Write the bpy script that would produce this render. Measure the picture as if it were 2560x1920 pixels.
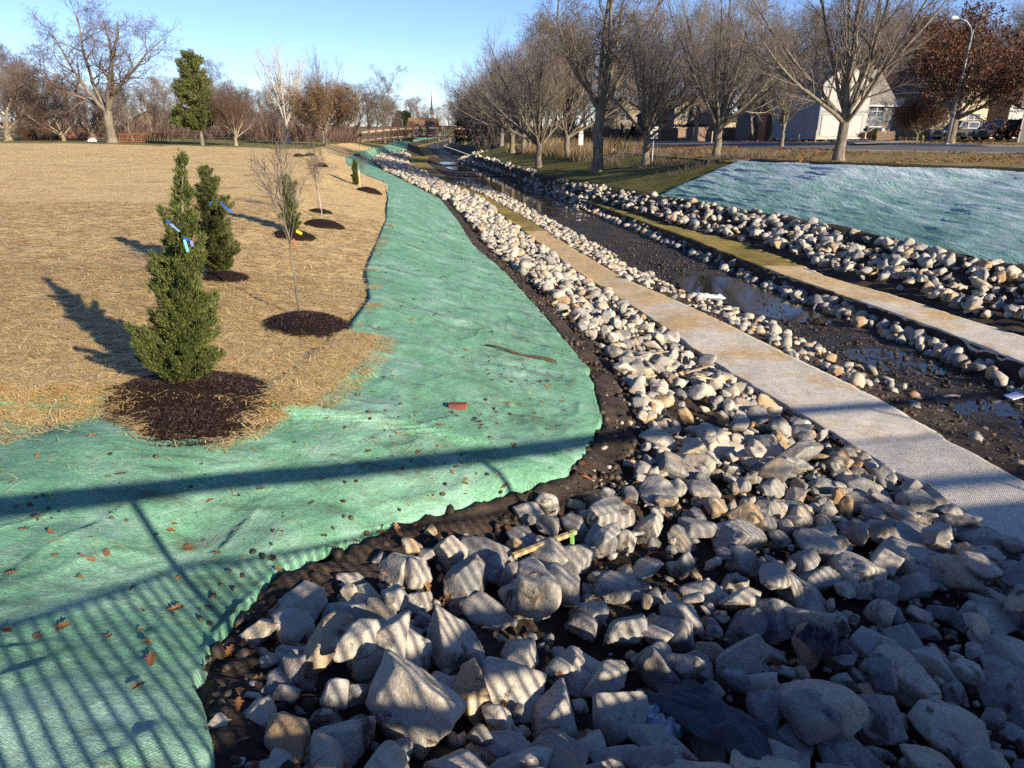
import bpy, bmesh, math, random
import numpy as np
from mathutils import Vector, Matrix, Euler, Quaternion

R = math.radians
scene = bpy.context.scene
for _o in list(bpy.data.objects):
    bpy.data.objects.remove(_o)
COL = scene.collection

# ------------------------------------------------------------------ camera, sky, sun, exposure
PITCH = 20.1                       # the camera looks down from the footbridge (degrees)
FPX = 1775.0                       # focal length in pixels of the 2560 px wide photograph
cam_data = bpy.data.cameras.new('camera')
cam_data.sensor_width = 36.0
cam_data.lens = FPX / 2560 * 36
cam_data.clip_start = 0.05
cam_data.clip_end = 4000
cam = bpy.data.objects.new('camera', cam_data)
COL.objects.link(cam)
cam.location = (0, 0, 0)           # eye level is z = 0
cam.rotation_euler = (R(90 - PITCH), 0, 0)
scene.camera = cam

SUN_EL, SUN_AZ = 18.0, 135.0       # azimuth clockwise from +Y: behind the camera, to the right
world = bpy.data.worlds.new('World')
scene.world = world
world.use_nodes = True
wnt = world.node_tree
wnt.nodes.clear()
wo = wnt.nodes.new('ShaderNodeOutputWorld')
wb = wnt.nodes.new('ShaderNodeBackground')
sk = wnt.nodes.new('ShaderNodeTexSky')
sk.sky_type = 'NISHITA'
sk.sun_disc = False
sk.sun_elevation = R(SUN_EL)
sk.sun_rotation = R(SUN_AZ)
sk.altitude = 2200
sk.air_density = 1.0
sk.dust_density = 0.0
sk.ozone_density = 3.7
wb.inputs['Strength'].default_value = 0.09
tint = wnt.nodes.new('ShaderNodeMix')          # the clear winter sky leans to blue over the whole dome
tint.data_type = 'RGBA'; tint.blend_type = 'MULTIPLY'
tint.inputs[0].default_value = 1.0
tint.inputs[7].default_value = (0.90, 0.86, 1.0, 1)
wnt.links.new(sk.outputs[0], tint.inputs[6])
wnt.links.new(tint.outputs[2], wb.inputs['Color'])
wnt.links.new(wb.outputs[0], wo.inputs['Surface'])

sun_data = bpy.data.lights.new('sun', 'SUN')
sun_data.energy = 5.0
sun_data.angle = R(0.53)
sun_data.color = (1.0, 0.86, 0.68)
sun = bpy.data.objects.new('sun', sun_data)
COL.objects.link(sun)
_sd = Vector((math.sin(R(SUN_AZ)) * math.cos(R(SUN_EL)), math.cos(R(SUN_AZ)) * math.cos(R(SUN_EL)), math.sin(R(SUN_EL))))
sun.rotation_euler = _sd.to_track_quat('Z', 'Y').to_euler()
sun.location = _sd * 50

scene.render.engine = 'CYCLES'
scene.cycles.use_denoising = False
scene.cycles.max_bounces = 5
scene.cycles.diffuse_bounces = 2
scene.cycles.transparent_max_bounces = 6
scene.view_settings.view_transform = 'Standard'
scene.view_settings.look = 'None'
scene.view_settings.gamma = 1.0
scene.view_settings.use_curve_mapping = False
scene.view_settings.exposure = 1.12

# ------------------------------------------------------------------ small helpers
_cp, _sp = math.cos(R(PITCH)), math.sin(R(PITCH))

def ray(px, py):
    """direction (x right, y forward, z up) seen at a pixel of the 2560 x 1920 photograph"""
    a = (px - 1280) / FPX
    b = (960 - py) / FPX
    return np.array((a, _cp + _sp * b, -_sp + _cp * b))

def at_z(px, py, z):
    d = ray(px, py)
    return d * (z / d[2])

def hash_rng(*k):
    return np.random.default_rng(abs(hash(k)) % (2**32) if not all(isinstance(i, int) for i in k) else list(k))

# vectorised gradient noise
_perm = np.random.default_rng(7).permutation(256)
_perm = np.concatenate([_perm, _perm, _perm])
_grad = np.random.default_rng(8).normal(size=(256, 3))
_grad /= np.linalg.norm(_grad, axis=1)[:, None]

def noise3(p):
    p = np.asarray(p, float)
    i = np.floor(p).astype(int)
    f = p - i
    u = f * f * f * (f * (f * 6 - 15) + 10)
    i &= 255
    out = 0
    for dx in (0, 1):
        wx = u[:, 0] if dx else 1 - u[:, 0]
        for dy in (0, 1):
            wy = u[:, 1] if dy else 1 - u[:, 1]
            for dz in (0, 1):
                wz = u[:, 2] if dz else 1 - u[:, 2]
                h = _perm[_perm[_perm[(i[:, 0] + dx) & 255] + ((i[:, 1] + dy) & 255)] + ((i[:, 2] + dz) & 255)]
                g = _grad[h]
                d = g[:, 0] * (f[:, 0] - dx) + g[:, 1] * (f[:, 1] - dy) + g[:, 2] * (f[:, 2] - dz)
                out = out + wx * wy * wz * d
    return out * 1.6

def fbm(p, octs=4, gain=0.5):
    p = np.asarray(p, float)
    a, s = 1.0, 0
    for k in range(octs):
        s = s + a * noise3(p * (2.03 ** k) + k * 17.3)
        a *= gain
    return s

def n2(x, y, sc, octs=3, seed=0.0, gain=0.5):
    p = np.stack([np.ravel(x) / sc, np.ravel(y) / sc, np.full(np.size(x), seed + 0.37)], 1)
    return fbm(p, octs, gain).reshape(np.shape(x))

# ---- mesh and object helpers
def mesh_from(name, verts, faces, mat=None, smooth=False, tris=None):
    """verts (n,3); faces: list of tuples or an (m,k) integer array"""
    me = bpy.data.meshes.new(name)
    verts = np.asarray(verts, np.float32)
    if isinstance(faces, np.ndarray):
        m, k = faces.shape
        me.vertices.add(len(verts))
        me.vertices.foreach_set('co', verts.ravel())
        me.loops.add(m * k)
        me.loops.foreach_set('vertex_index', faces.ravel().astype(np.int32))
        me.polygons.add(m)
        me.polygons.foreach_set('loop_start', np.arange(0, m * k, k, dtype=np.int32))
        me.polygons.foreach_set('loop_total', np.full(m, k, np.int32))
        me.update(calc_edges=True)
    else:
        me.from_pydata(verts.tolist(), [], [list(f) for f in faces])
        me.update()
    if smooth:
        me.polygons.foreach_set('use_smooth', np.ones(len(me.polygons), bool))
    if mat is not None:
        me.materials.append(mat)
    return me

def tag(o, label=None, cat=None, group=None, kind=None):
    if label: o['label'] = label
    if cat: o['category'] = cat
    if group: o['group'] = group
    if kind: o['kind'] = kind
    return o

def link(name, me, parent=None, loc=None, rot=None, scale=None):
    o = bpy.data.objects.new(name, me)
    COL.objects.link(o)
    if parent is not None: o.parent = parent
    if loc is not None: o.location = tuple(float(v) for v in loc)
    if rot is not None: o.rotation_euler = tuple(float(v) for v in rot)
    if scale is not None: o.scale = (scale,) * 3 if isinstance(scale, (int, float)) else scale
    return o

def empty(name, loc=(0, 0, 0), rz=0.0, label=None, cat=None, group=None):
    o = bpy.data.objects.new(name, None)
    COL.objects.link(o)
    o.empty_display_size = 0.2
    o.location = tuple(float(v) for v in loc)
    o.rotation_euler = (0, 0, rz)
    return tag(o, label, cat, group)

def copy_thing(root, loc, rz=0.0, scale=1.0, label=None, group=None):
    r = root.copy(); COL.objects.link(r)
    r.location = tuple(float(v) for v in loc); r.rotation_euler = (0, 0, rz)
    r.scale = (scale,) * 3 if isinstance(scale, (int, float)) else scale
    if label: r['label'] = label
    if group: r['group'] = group
    for ch in list(root.children):
        c = ch.copy(); COL.objects.link(c); c.parent = r
        for g in ch.children:
            d = g.copy(); COL.objects.link(d); d.parent = c
    return r

class MB:
    """collects boxes, prisms, tubes and discs into one mesh"""
    def __init__(s): s.v = []; s.f = []
    def add(s, verts, faces):
        b = len(s.v); s.v += [tuple(map(float, p)) for p in verts]
        s.f += [tuple(i + b for i in f) for f in faces]; return s
    def box(s, x0, x1, y0, y1, z0, z1, M=None):
        p = [(x, y, z) for z in (z0, z1) for y in (y0, y1) for x in (x0, x1)]
        if M is not None: p = [tuple(M @ Vector(q)) for q in p]
        return s.add(p, [(0, 2, 3, 1), (4, 5, 7, 6), (0, 1, 5, 4), (2, 6, 7, 3), (0, 4, 6, 2), (1, 3, 7, 5)])
    def beam(s, a, b, w, h=None, up=(0, 0, 1)):
        h = h or w
        a, b = Vector(a), Vector(b)
        d = (b - a).normalized(); u = Vector(up)
        if abs(d.dot(u)) > 0.98: u = Vector((0, 1, 0))
        sx = d.cross(u).normalized(); sz = sx.cross(d)
        p = []
        for e in (a, b):
            for i, j in ((-1, -1), (1, -1), (1, 1), (-1, 1)):
                p.append(e + sx * (i * w / 2) + sz * (j * h / 2))
        return s.add(p, [(0, 3, 2, 1), (4, 5, 6, 7), (0, 1, 5, 4), (1, 2, 6, 5), (2, 3, 7, 6), (3, 0, 4, 7)])
    def tube(s, pts, rad, n=8, cap=True):
        pts = [Vector(p) for p in pts]
        rad = rad if hasattr(rad, '__len__') else [rad] * len(pts)
        b = len(s.v); ref = Vector((0.31, 0.87, 0.13))
        for k, p in enumerate(pts):
            d = (pts[min(k + 1, len(pts) - 1)] - pts[max(k - 1, 0)]).normalized()
            if abs(d.dot(ref)) > 0.95: ref = Vector((0.9, 0.1, 0.3))
            u = (ref - d * ref.dot(d)).normalized(); w = d.cross(u)
            for i in range(n):
                a = 2 * math.pi * i / n
                s.v.append(tuple(p + (u * math.cos(a) + w * math.sin(a)) * rad[k]))
        for k in range(len(pts) - 1):
            for i in range(n):
                j = (i + 1) % n
                s.f.append((b + k * n + i, b + k * n + j, b + (k + 1) * n + j, b + (k + 1) * n + i))
        if cap:
            s.f.append(tuple(b + i for i in reversed(range(n))))
            s.f.append(tuple(b + (len(pts) - 1) * n + i for i in range(n)))
        return s
    def prism(s, poly, y0, y1, axis='y'):
        """poly of (a, b) extruded between y0 and y1 along an axis"""
        n = len(poly)
        mk = {'y': lambda a, b, t: (a, t, b), 'x': lambda a, b, t: (t, a, b), 'z': lambda a, b, t: (a, b, t)}[axis]
        p = [mk(a, b, y0) for a, b in poly] + [mk(a, b, y1) for a, b in poly]
        f = [tuple(reversed(range(n))), tuple(range(n, 2 * n))]
        f += [(i, (i + 1) % n, n + (i + 1) % n, n + i) for i in range(n)]
        return s.add(p, f)
    def quad(s, a, b, c, d): return s.add([a, b, c, d], [(0, 1, 2, 3)])
    def mesh(s, name, mat, smooth=False, bevel=0, fix=True):
        me = bpy.data.meshes.new(name)
        me.from_pydata(s.v, [], s.f); me.update()
        bm = bmesh.new(); bm.from_mesh(me)
        if fix: bmesh.ops.recalc_face_normals(bm, faces=bm.faces)
        if bevel: bmesh.ops.bevel(bm, geom=list(bm.edges), offset=bevel, segments=1, affect='EDGES', profile=0.7)
        bm.to_mesh(me); bm.free()
        if smooth: me.polygons.foreach_set('use_smooth', np.ones(len(me.polygons), bool))
        if mat is not None: me.materials.append(mat)
        return me
    def build(s, name, mat, parent=None, smooth=False, bevel=0, **k):
        return link(name, s.mesh(name, mat, smooth, bevel), parent, **k)

# ------------------------------------------------------------------ materials (all procedural)
class G:
    """short-hand for a node tree"""
    def __init__(s, name):
        s.m = bpy.data.materials.new(name); s.m.use_nodes = True
        s.nt = s.m.node_tree; s.nt.nodes.clear()
        s.out = s.nt.nodes.new('ShaderNodeOutputMaterial')
    def n(s, t, **kw):
        nd = s.nt.nodes.new('ShaderNode' + t)
        for k, v in kw.items():
            if k.startswith('i_'): s.set(nd.inputs[k[2:].replace('_', ' ')], v)
            else: setattr(nd, k, v)
        return nd
    def set(s, sock, v):
        if isinstance(v, bpy.types.NodeSocket): s.nt.links.new(v, sock)
        elif isinstance(v, (tuple, list)) and len(v) == 3 and sock.type == 'RGBA': sock.default_value = (*v, 1)
        else: sock.default_value = v
    def pos(s, scale=(1, 1, 1), rot=(0, 0, 0), obj=False):
        tc = s.n('TexCoord')
        mp = s.n('Mapping')
        s.set(mp.inputs['Vector'], tc.outputs['Object'])
        mp.inputs['Scale'].default_value = scale; mp.inputs['Rotation'].default_value = rot
        return mp.outputs[0]
    def noise(s, vec, sc, det=4, rough=0.55, dist=0.0):
        nd = s.n('TexNoise', i_Scale=sc, i_Detail=det, i_Roughness=rough, i_Distortion=dist)
        s.set(nd.inputs['Vector'], vec); return nd.outputs['Fac']
    def vor(s, vec, sc, feature='F1', out='Distance'):
        nd = s.n('TexVoronoi', feature=feature, i_Scale=sc); s.set(nd.inputs['Vector'], vec); return nd.outputs[out]
    def wave(s, vec, sc, dist=0.0, det=2.0, dsc=1.0, dirn='X'):
        nd = s.n('TexWave', bands_direction=dirn, i_Scale=sc, i_Distortion=dist, i_Detail=det)
        nd.inputs['Detail Scale'].default_value = dsc
        s.set(nd.inputs['Vector'], vec); return nd.outputs['Fac']
    def ramp(s, fac, stops, interp='LINEAR'):
        nd = s.n('ValToRGB'); nd.color_ramp.interpolation = interp
        e = nd.color_ramp.elements
        while len(e) < len(stops): e.new(0.5)
        for k, (p, c) in enumerate(stops):
            e[k].position = p
            e[k].color = (*c, 1) if isinstance(c, tuple) else (c, c, c, 1)
        s.set(nd.inputs[0], fac); return nd.outputs[0]
    def mix(s, fac, a, b, mode='MIX'):
        nd = s.n('Mix', data_type='RGBA', blend_type=mode)
        s.set(nd.inputs[0], fac); s.set(nd.inputs[6], a); s.set(nd.inputs[7], b); return nd.outputs[2]
    def math(s, op, a, b=0.0, c=None):
        nd = s.n('Math', operation=op); s.set(nd.inputs[0], a); s.set(nd.inputs[1], b)
        if c is not None: s.set(nd.inputs[2], c)
        return nd.outputs[0]
    def bump(s, h, strength=0.3, dist=0.02, normal=None):
        nd = s.n('Bump', i_Strength=strength, i_Distance=dist); s.set(nd.inputs['Height'], h)
        if normal is not None: s.set(nd.inputs['Normal'], normal)
        return nd.outputs[0]
    def done(s, color, rough=0.8, normal=None, spec=0.3, metal=0.0, alpha=None, trans=None, coat=None):
        b = s.n('BsdfPrincipled')
        s.set(b.inputs['Base Color'], color); s.set(b.inputs['Roughness'], rough)
        s.set(b.inputs['Specular IOR Level'], spec); s.set(b.inputs['Metallic'], metal)
        if normal is not None: s.set(b.inputs['Normal'], normal)
        if coat is not None: s.set(b.inputs['Coat Weight'], coat)
        if trans is not None:
            t = s.n('BsdfTranslucent'); s.set(t.inputs['Color'], color)
            mx = s.n('MixShader'); mx.inputs[0].default_value = trans
            s.nt.links.new(b.outputs[0], mx.inputs[1]); s.nt.links.new(t.outputs[0], mx.inputs[2])
            s.nt.links.new(mx.outputs[0], s.out.inputs[0])
        else:
            s.nt.links.new(b.outputs[0], s.out.inputs[0])
        return s.m

def plain(name, col, rough=0.6, metal=0.0, spec=0.4, var=0.25, sc=6.0, bump=0.0, coat=None):
    g = G(name); v = g.pos()
    n = g.noise(v, sc, 5, 0.6)
    lo = tuple(c * (1 - var) for c in col); hi = tuple(min(1, c * (1 + var)) for c in col)
    c = g.ramp(n, [(0.3, lo), (0.7, hi)])
    nm = g.bump(g.noise(v, sc * 6, 4), bump, 0.02) if bump else None
    return g.done(c, rough, nm, spec, metal, coat=coat)

def island_tone(g, stuff):
    if stuff:
        return g.n('NewGeometry').outputs['Random Per Island']
    return g.n('Attribute', attribute_type='OBJECT', attribute_name='tone').outputs['Fac']

def rock_material(name, stuff):
    g = G(name); v = g.pos()
    t = island_tone(g, stuff)
    if not stuff:
        # every rock keeps its own patch of the pattern
        off = g.n('VectorMath', operation='ADD'); g.set(off.inputs[0], v)
        cmb = g.n('CombineXYZ'); g.set(cmb.inputs[0], g.math('MULTIPLY', t, 37.0)); g.set(cmb.inputs[1], g.math('MULTIPLY', t, 91.0))
        g.nt.links.new(cmb.outputs[0], off.inputs[1]); v = off.outputs[0]
    base = g.ramp(t, [(0.0, (0.11, 0.112, 0.115)), (0.2, (0.20, 0.20, 0.195)), (0.45, (0.315, 0.30, 0.262)),
                      (0.70, (0.40, 0.37, 0.305)), (0.86, (0.39, 0.33, 0.235)), (0.95, (0.36, 0.23, 0.10)), (1.0, (0.27, 0.16, 0.09))])
    big = g.noise(v, 3.2, 5, 0.6, 0.4)
    c = g.mix(g.ramp(big, [(0.40, 0.0), (0.75, 0.45)]), base, (0.42, 0.36, 0.265))
    fine = g.noise(v, 34, 6, 0.7)
    c = g.mix(0.75, c, g.ramp(fine, [(0.25, 0.42), (0.75, 0.66)]), 'OVERLAY')
    grain = g.noise(v, 190, 2, 0.6)
    c = g.mix(0.5, c, g.ramp(grain, [(0.3, 0.33), (0.7, 0.72)]), 'OVERLAY')
    # fine bedding lines and pale veins
    vein = g.ramp(g.math('ABSOLUTE', g.math('SUBTRACT', g.noise(v, 5.0, 4, 0.5, 1.2), 0.5)), [(0.0, 1.0), (0.018, 0.0)])
    c = g.mix(g.math('MULTIPLY', vein, 0.28), c, (0.56, 0.52, 0.45))
    # iron staining, pale dust on broken faces
    iron = g.ramp(g.noise(v, 2.1, 6, 0.62, 0.9), [(0.55, 0.0), (0.68, 0.6)])
    c = g.mix(iron, c, (0.36, 0.25, 0.125))
    pale = g.ramp(g.noise(v, 6.5, 6, 0.7, 0.3), [(0.54, 0.0), (0.64, 0.55)])
    c = g.mix(pale, c, (0.50, 0.475, 0.42))
    dark = g.ramp(g.noise(v, 9.0, 5, 0.72), [(0.30, 0.55), (0.42, 0.0)])
    c = g.mix(dark, c, (0.10, 0.095, 0.09))
    # clinging mud
    mud = g.ramp(g.noise(v, 4.6, 7, 0.66, 0.5), [(0.57, 0.0), (0.65, 0.85)])
    c = g.mix(mud, c, (0.045, 0.036, 0.028))
    h = g.math('ADD', g.math('MULTIPLY', g.noise(v, 13, 7, 0.68), 1.0), g.math('MULTIPLY', grain, 0.16))
    return g.done(c, 0.88, g.bump(h, 0.75, 0.03), 0.25)

M = {}
M['rock'] = rock_material('limestone', False)
M['rocks'] = rock_material('limestone_mass', True)

def soil_material(name, dark, light, sc=1.0):
    g = G(name); v = g.pos()
    n = g.noise(v, 2.2 * sc, 6, 0.6); f = g.noise(v, 38 * sc, 5, 0.7)
    c = g.ramp(n, [(0.3, dark), (0.72, light)])
    c = g.mix(0.8, c, g.ramp(f, [(0.25, 0.25), (0.75, 0.75)]), 'OVERLAY')
    peb = g.ramp(g.vor(v, 26 * sc), [(0.10, 1.0), (0.16, 0.0)])
    c = g.mix(g.math('MULTIPLY', peb, g.ramp(g.noise(v, 9, 2), [(0.5, 0.0), (0.6, 0.5)])), c, (0.22, 0.19, 0.15))
    h = g.math('ADD', g.noise(v, 12 * sc, 6, 0.7), g.math('MULTIPLY', f, 0.35))
    return g.done(c, 0.92, g.bump(h, 0.9, 0.05), 0.2)
M['soil'] = soil_material('dark_soil', (0.026, 0.020, 0.0155), (0.085, 0.063, 0.045))
M['mud'] = None

def straw_blanket(name):
    """erosion blanket of shredded straw under a fine net"""
    g = G(name); v = g.pos()
    def fibre(rot, sx, sy, seed):
        p = g.pos((sx, sy, 1), (0, 0, rot))
        return g.noise(p, 1.0, 3, 0.6, 0.3)
    a = fibre(0.3, 9, 90, 0); b = fibre(-0.5, 11, 110, 1); d = fibre(1.15, 10, 80, 2)
    f = g.math('MAXIMUM', g.math('MAXIMUM', a, b), d)
    far = g.noise(v, 0.55, 5, 0.6); mid = g.noise(v, 3.2, 5, 0.65)
    c = g.ramp(f, [(0.44, (0.31, 0.205, 0.075)), (0.56, (0.60, 0.43, 0.19)), (0.72, (0.76, 0.60, 0.33))])
    c = g.mix(0.6, c, g.ramp(far, [(0.3, 0.36), (0.7, 0.62)]), 'OVERLAY')
    c = g.mix(0.75, c, g.ramp(mid, [(0.28, 0.30), (0.72, 0.68)]), 'OVERLAY')
    bare = g.ramp(g.noise(v, 0.7, 7, 0.72, 0.8), [(0.55, 0.0), (0.68, 0.6)])
    c = g.mix(bare, c, (0.11, 0.085, 0.05))
    return g.done(c, 0.85, g.bump(g.math('ADD', f, g.math('MULTIPLY', mid, 0.5)), 1.0, 0.045), 0.25)
M['straw'] = straw_blanket('straw_blanket')

def green_blanket(name, frost, base=((0.07, 0.215, 0.115), (0.155, 0.365, 0.225), (0.29, 0.51, 0.36))):
    """green dyed fibre blanket stitched under plastic netting"""
    g = G(name); v = g.pos()
    p = g.pos((1, 1, 1), (0, 0, R(28)))
    fib = g.noise(g.pos((30, 140, 1), (0, 0, R(28))), 1.0, 4, 0.65, 0.4)
    fine = g.noise(v, 120, 3, 0.7)
    c = g.ramp(g.math('ADD', g.math('MULTIPLY', fib, 0.7), g.math('MULTIPLY', fine, 0.3)), [(0.36, base[0]), (0.52, base[1]), (0.68, base[2])])
    # stitched rows of the netting, one knot every couple of centimetres
    warp = g.wave(p, 25.0, 2.2, 3, 1.2); weft = g.wave(p, 21.0, 3.5, 3, 1.2, 'Y')
    nb = g.ramp(g.noise(v, 2.2, 4, 0.65), [(0.38, 0.25), (0.62, 1.0)])
    net = g.math('MAXIMUM', g.ramp(warp, [(0.80, 0.0), (0.98, 1.0)]), g.math('MULTIPLY', g.ramp(weft, [(0.86, 0.0), (1.0, 1.0)]), 0.6))
    # long white threads
    thr = g.wave(p, 4.1, 1.6, 3, 0.6)
    brk = g.ramp(g.noise(g.pos((1.5, 0.5, 1), (0, 0, R(28))), 2.0, 2), [(0.48, 0.0), (0.56, 1.0)])
    thr = g.math('MULTIPLY', g.ramp(thr, [(0.992, 0.0), (0.999, 1.0)]), brk)
    # wood fibre lying in pale drifts over the green
    drift = g.ramp(g.noise(v, 0.9, 6, 0.66, 0.8), [(0.50 - frost, 0.0), (0.76 - frost, 0.62)])
    drift = g.math('MULTIPLY', drift, g.ramp(fine, [(0.30, 0.15), (0.62, 1.0)]))
    c = g.mix(drift, c, (0.52, 0.66, 0.62))
    net = g.math('MULTIPLY', net, nb)
    c = g.mix(g.math('MULTIPLY', net, 0.55), c, (0.03, 0.14, 0.075))
    c = g.mix(0.55, c, g.ramp(g.noise(v, 1.8, 6, 0.7), [(0.3, 0.36), (0.7, 0.64)]), 'OVERLAY')
    c = g.mix(0.6, c, g.ramp(g.noise(v, 45, 4, 0.75), [(0.3, 0.30), (0.7, 0.70)]), 'OVERLAY')
    c = g.mix(g.math('MULTIPLY', thr, 0.45), c, (0.62, 0.72, 0.66))
    # mud stains dragged in from the bank
    st = g.noise(g.pos((1, 2.2, 1), (0, 0, R(-12))), 1.5, 8, 0.72, 0.7)
    stm = g.math('MULTIPLY', g.ramp(st, [(0.52, 0.0), (0.68, 0.85)]), g.ramp(fine, [(0.25, 0.35), (0.6, 1.0)]))
    c = g.mix(stm, c, (0.06, 0.055, 0.035))
    spk = g.ramp(g.noise(g.pos((1, 2.5, 1)), 17, 4, 0.75), [(0.63, 0.0), (0.70, 0.9)])
    c = g.mix(spk, c, (0.04, 0.05, 0.03))
    h = g.math('ADD', g.math('ADD', g.math('MULTIPLY', net, 0.5), g.math('MULTIPLY', fib, 0.8)), g.math('MULTIPLY', g.noise(v, 6, 4, 0.6), 2.2))
    return g.done(c, 0.72, g.bump(h, 0.55, 0.022), 0.3)
M['green'] = green_blanket('green_blanket', 0.03)

def slope_blanket(name):
    """netted green blanket with wood fibre and hoar frost lying in long drifts along the bank"""
    g = G(name); v = g.pos()
    rot = R(16)
    st = g.noise(g.pos((1.6, 0.16, 1.6), (0, 0, -rot)), 1.0, 7, 0.68, 0.6)
    s2 = g.noise(g.pos((5.0, 0.8, 5.0), (0, 0, -rot)), 1.0, 5, 0.7, 0.5)
    fine = g.noise(v, 26, 4, 0.75)
    sepz = g.n('SeparateXYZ'); g.set(sepz.inputs[0], v)
    hgt = g.math('MULTIPLY', g.math('ADD', sepz.outputs[2], 2.9), 0.075)  # frost and bluish shading put into the colour, paler up the bank
    f = g.math('ADD', g.math('ADD', g.math('ADD', g.math('MULTIPLY', st, 0.62), g.math('MULTIPLY', s2, 0.38)), hgt), 0.035)
    c = g.ramp(f, [(0.34, (0.09, 0.26, 0.215)), (0.46, (0.21, 0.42, 0.375)), (0.55, (0.40, 0.59, 0.58)), (0.66, (0.62, 0.74, 0.78))])
    c = g.mix(0.65, c, g.ramp(fine, [(0.28, 0.3), (0.72, 0.7)]), 'OVERLAY')
    d = g.ramp(g.noise(g.pos((1, 0.5, 1)), 5.5, 7, 0.75), [(0.60, 0.0), (0.67, 0.75)])
    c = g.mix(d, c, (0.05, 0.07, 0.05))
    return g.done(c, 0.75, g.bump(g.math('ADD', f, g.math('MULTIPLY', fine, 0.12)), 1.0, 0.55), 0.3)

def jute(name):
    """pale coir and straw matting with a visible weave"""
    g = G(name); v = g.pos()
    p = g.pos((1, 1, 1), (0, 0, R(-17)))
    w1 = g.wave(p, 9.0, 0.8, 2, 2.0); w2 = g.wave(p, 13.0, 1.5, 2, 2.0, 'Y')
    big = g.noise(v, 0.65, 5, 0.62, 0.5); mid = g.noise(v, 7, 5, 0.7); fine = g.noise(g.pos((40, 160, 1), (0, 0, R(-17))), 1.0, 4, 0.7)
    c = g.ramp(fine, [(0.34, (0.36, 0.31, 0.225)), (0.5, (0.68, 0.63, 0.52)), (0.68, (0.85, 0.82, 0.73))])
    sepy = g.n('SeparateXYZ'); g.set(sepy.inputs[0], v)
    dry = g.math('ADD', big, g.math('MULTIPLY', g.math('SUBTRACT', sepy.outputs[1], 14.5), 0.020))
    c = g.mix(g.ramp(dry, [(0.47, 0.0), (0.64, 0.85)]), c, g.mix(0.85, (0.60, 0.42, 0.18), g.ramp(fine, [(0.3, 0.2), (0.7, 0.8)]), 'OVERLAY'))
    c = g.mix(0.6, c, g.ramp(mid, [(0.28, 0.28), (0.72, 0.68)]), 'OVERLAY')
    dirt = g.ramp(g.noise(v, 15, 6, 0.75), [(0.58, 0.0), (0.66, 0.8)])
    c = g.mix(dirt, c, (0.10, 0.08, 0.06))
    w = g.math('MAXIMUM', w1, g.math('MULTIPLY', w2, 0.7))
    wb = g.ramp(g.noise(v, 1.6, 5, 0.7), [(0.40, 0.03), (0.65, 0.34)])
    c = g.mix(g.math('MULTIPLY', g.math('SUBTRACT', 1.0, w), wb), c, (0.13, 0.11, 0.08))
    return g.done(c, 0.9, g.bump(g.math('ADD', w, mid), 0.6, 0.02), 0.2)
M['jute'] = jute('coir_matting')
M['green_frost'] = slope_blanket('frosted_green_blanket')

def turf(name, a, b, dry, sc=1.0, leaf=0.0):
    g = G(name); v = g.pos()
    n = g.noise(v, 0.5 * sc, 6, 0.65, 0.4); f = g.noise(g.pos((1, 1.6, 1)), 22 * sc, 5, 0.75); m = g.noise(v, 3.0 * sc, 5, 0.7)
    c = g.ramp(n, [(0.32, a), (0.55, b), (0.74, dry)])
    c = g.mix(0.85, c, g.ramp(f, [(0.28, 0.25), (0.72, 0.75)]), 'OVERLAY')
    c = g.mix(0.6, c, g.ramp(m, [(0.3, 0.32), (0.7, 0.66)]), 'OVERLAY')
    if leaf:
        l = g.ramp(g.vor(v, 4.5), [(0.13, 1.0), (0.19, 0.0)])
        l = g.math('MULTIPLY', l, g.ramp(g.noise(v, 0.45, 4), [(0.6 - leaf, 0.0), (0.72 - leaf, 1.0)]))
        c = g.mix(l, c, (0.34, 0.22, 0.095))
    return g.done(c, 0.9, g.bump(g.math('ADD', f, m), 0.9, 0.06), 0.2)
M['bench_grass'] = turf('young_bench_grass', (0.15, 0.125, 0.028), (0.29, 0.225, 0.062), (0.42, 0.32, 0.145))
M['park_grass'] = turf('park_grass', (0.085, 0.10, 0.022), (0.20, 0.175, 0.06), (0.36, 0.275, 0.12), 0.5)
M['lawn'] = turf('dormant_lawn', (0.135, 0.115, 0.035), (0.235, 0.185, 0.075), (0.20, 0.135, 0.06), 0.8, 0.16)
M['slope_grass'] = turf('slope_grass', (0.06, 0.07, 0.016), (0.125, 0.115, 0.03), (0.20, 0.17, 0.065), 0.8, 0.05)
M['leaf_litter'] = turf('leaf_litter', (0.045, 0.032, 0.018), (0.10, 0.067, 0.032), (0.17, 0.115, 0.05), 1.4, 0.2)

def asphalt(name):
    g = G(name); v = g.pos()
    c = g.ramp(g.noise(v, 0.4, 6, 0.65), [(0.3, (0.085, 0.085, 0.09)), (0.7, (0.145, 0.143, 0.14))])
    c = g.mix(0.5, c, g.ramp(g.noise(v, 60, 3, 0.7), [(0.3, 0.35), (0.7, 0.65)]), 'OVERLAY')
    return g.done(c, 0.85, g.bump(g.noise(v, 80, 3), 0.3, 0.01), 0.3)
M['asphalt'] = asphalt('asphalt')
M['concrete'] = plain('concrete', (0.38, 0.35, 0.30), 0.9, var=0.18, sc=1.5, bump=0.2)

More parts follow.
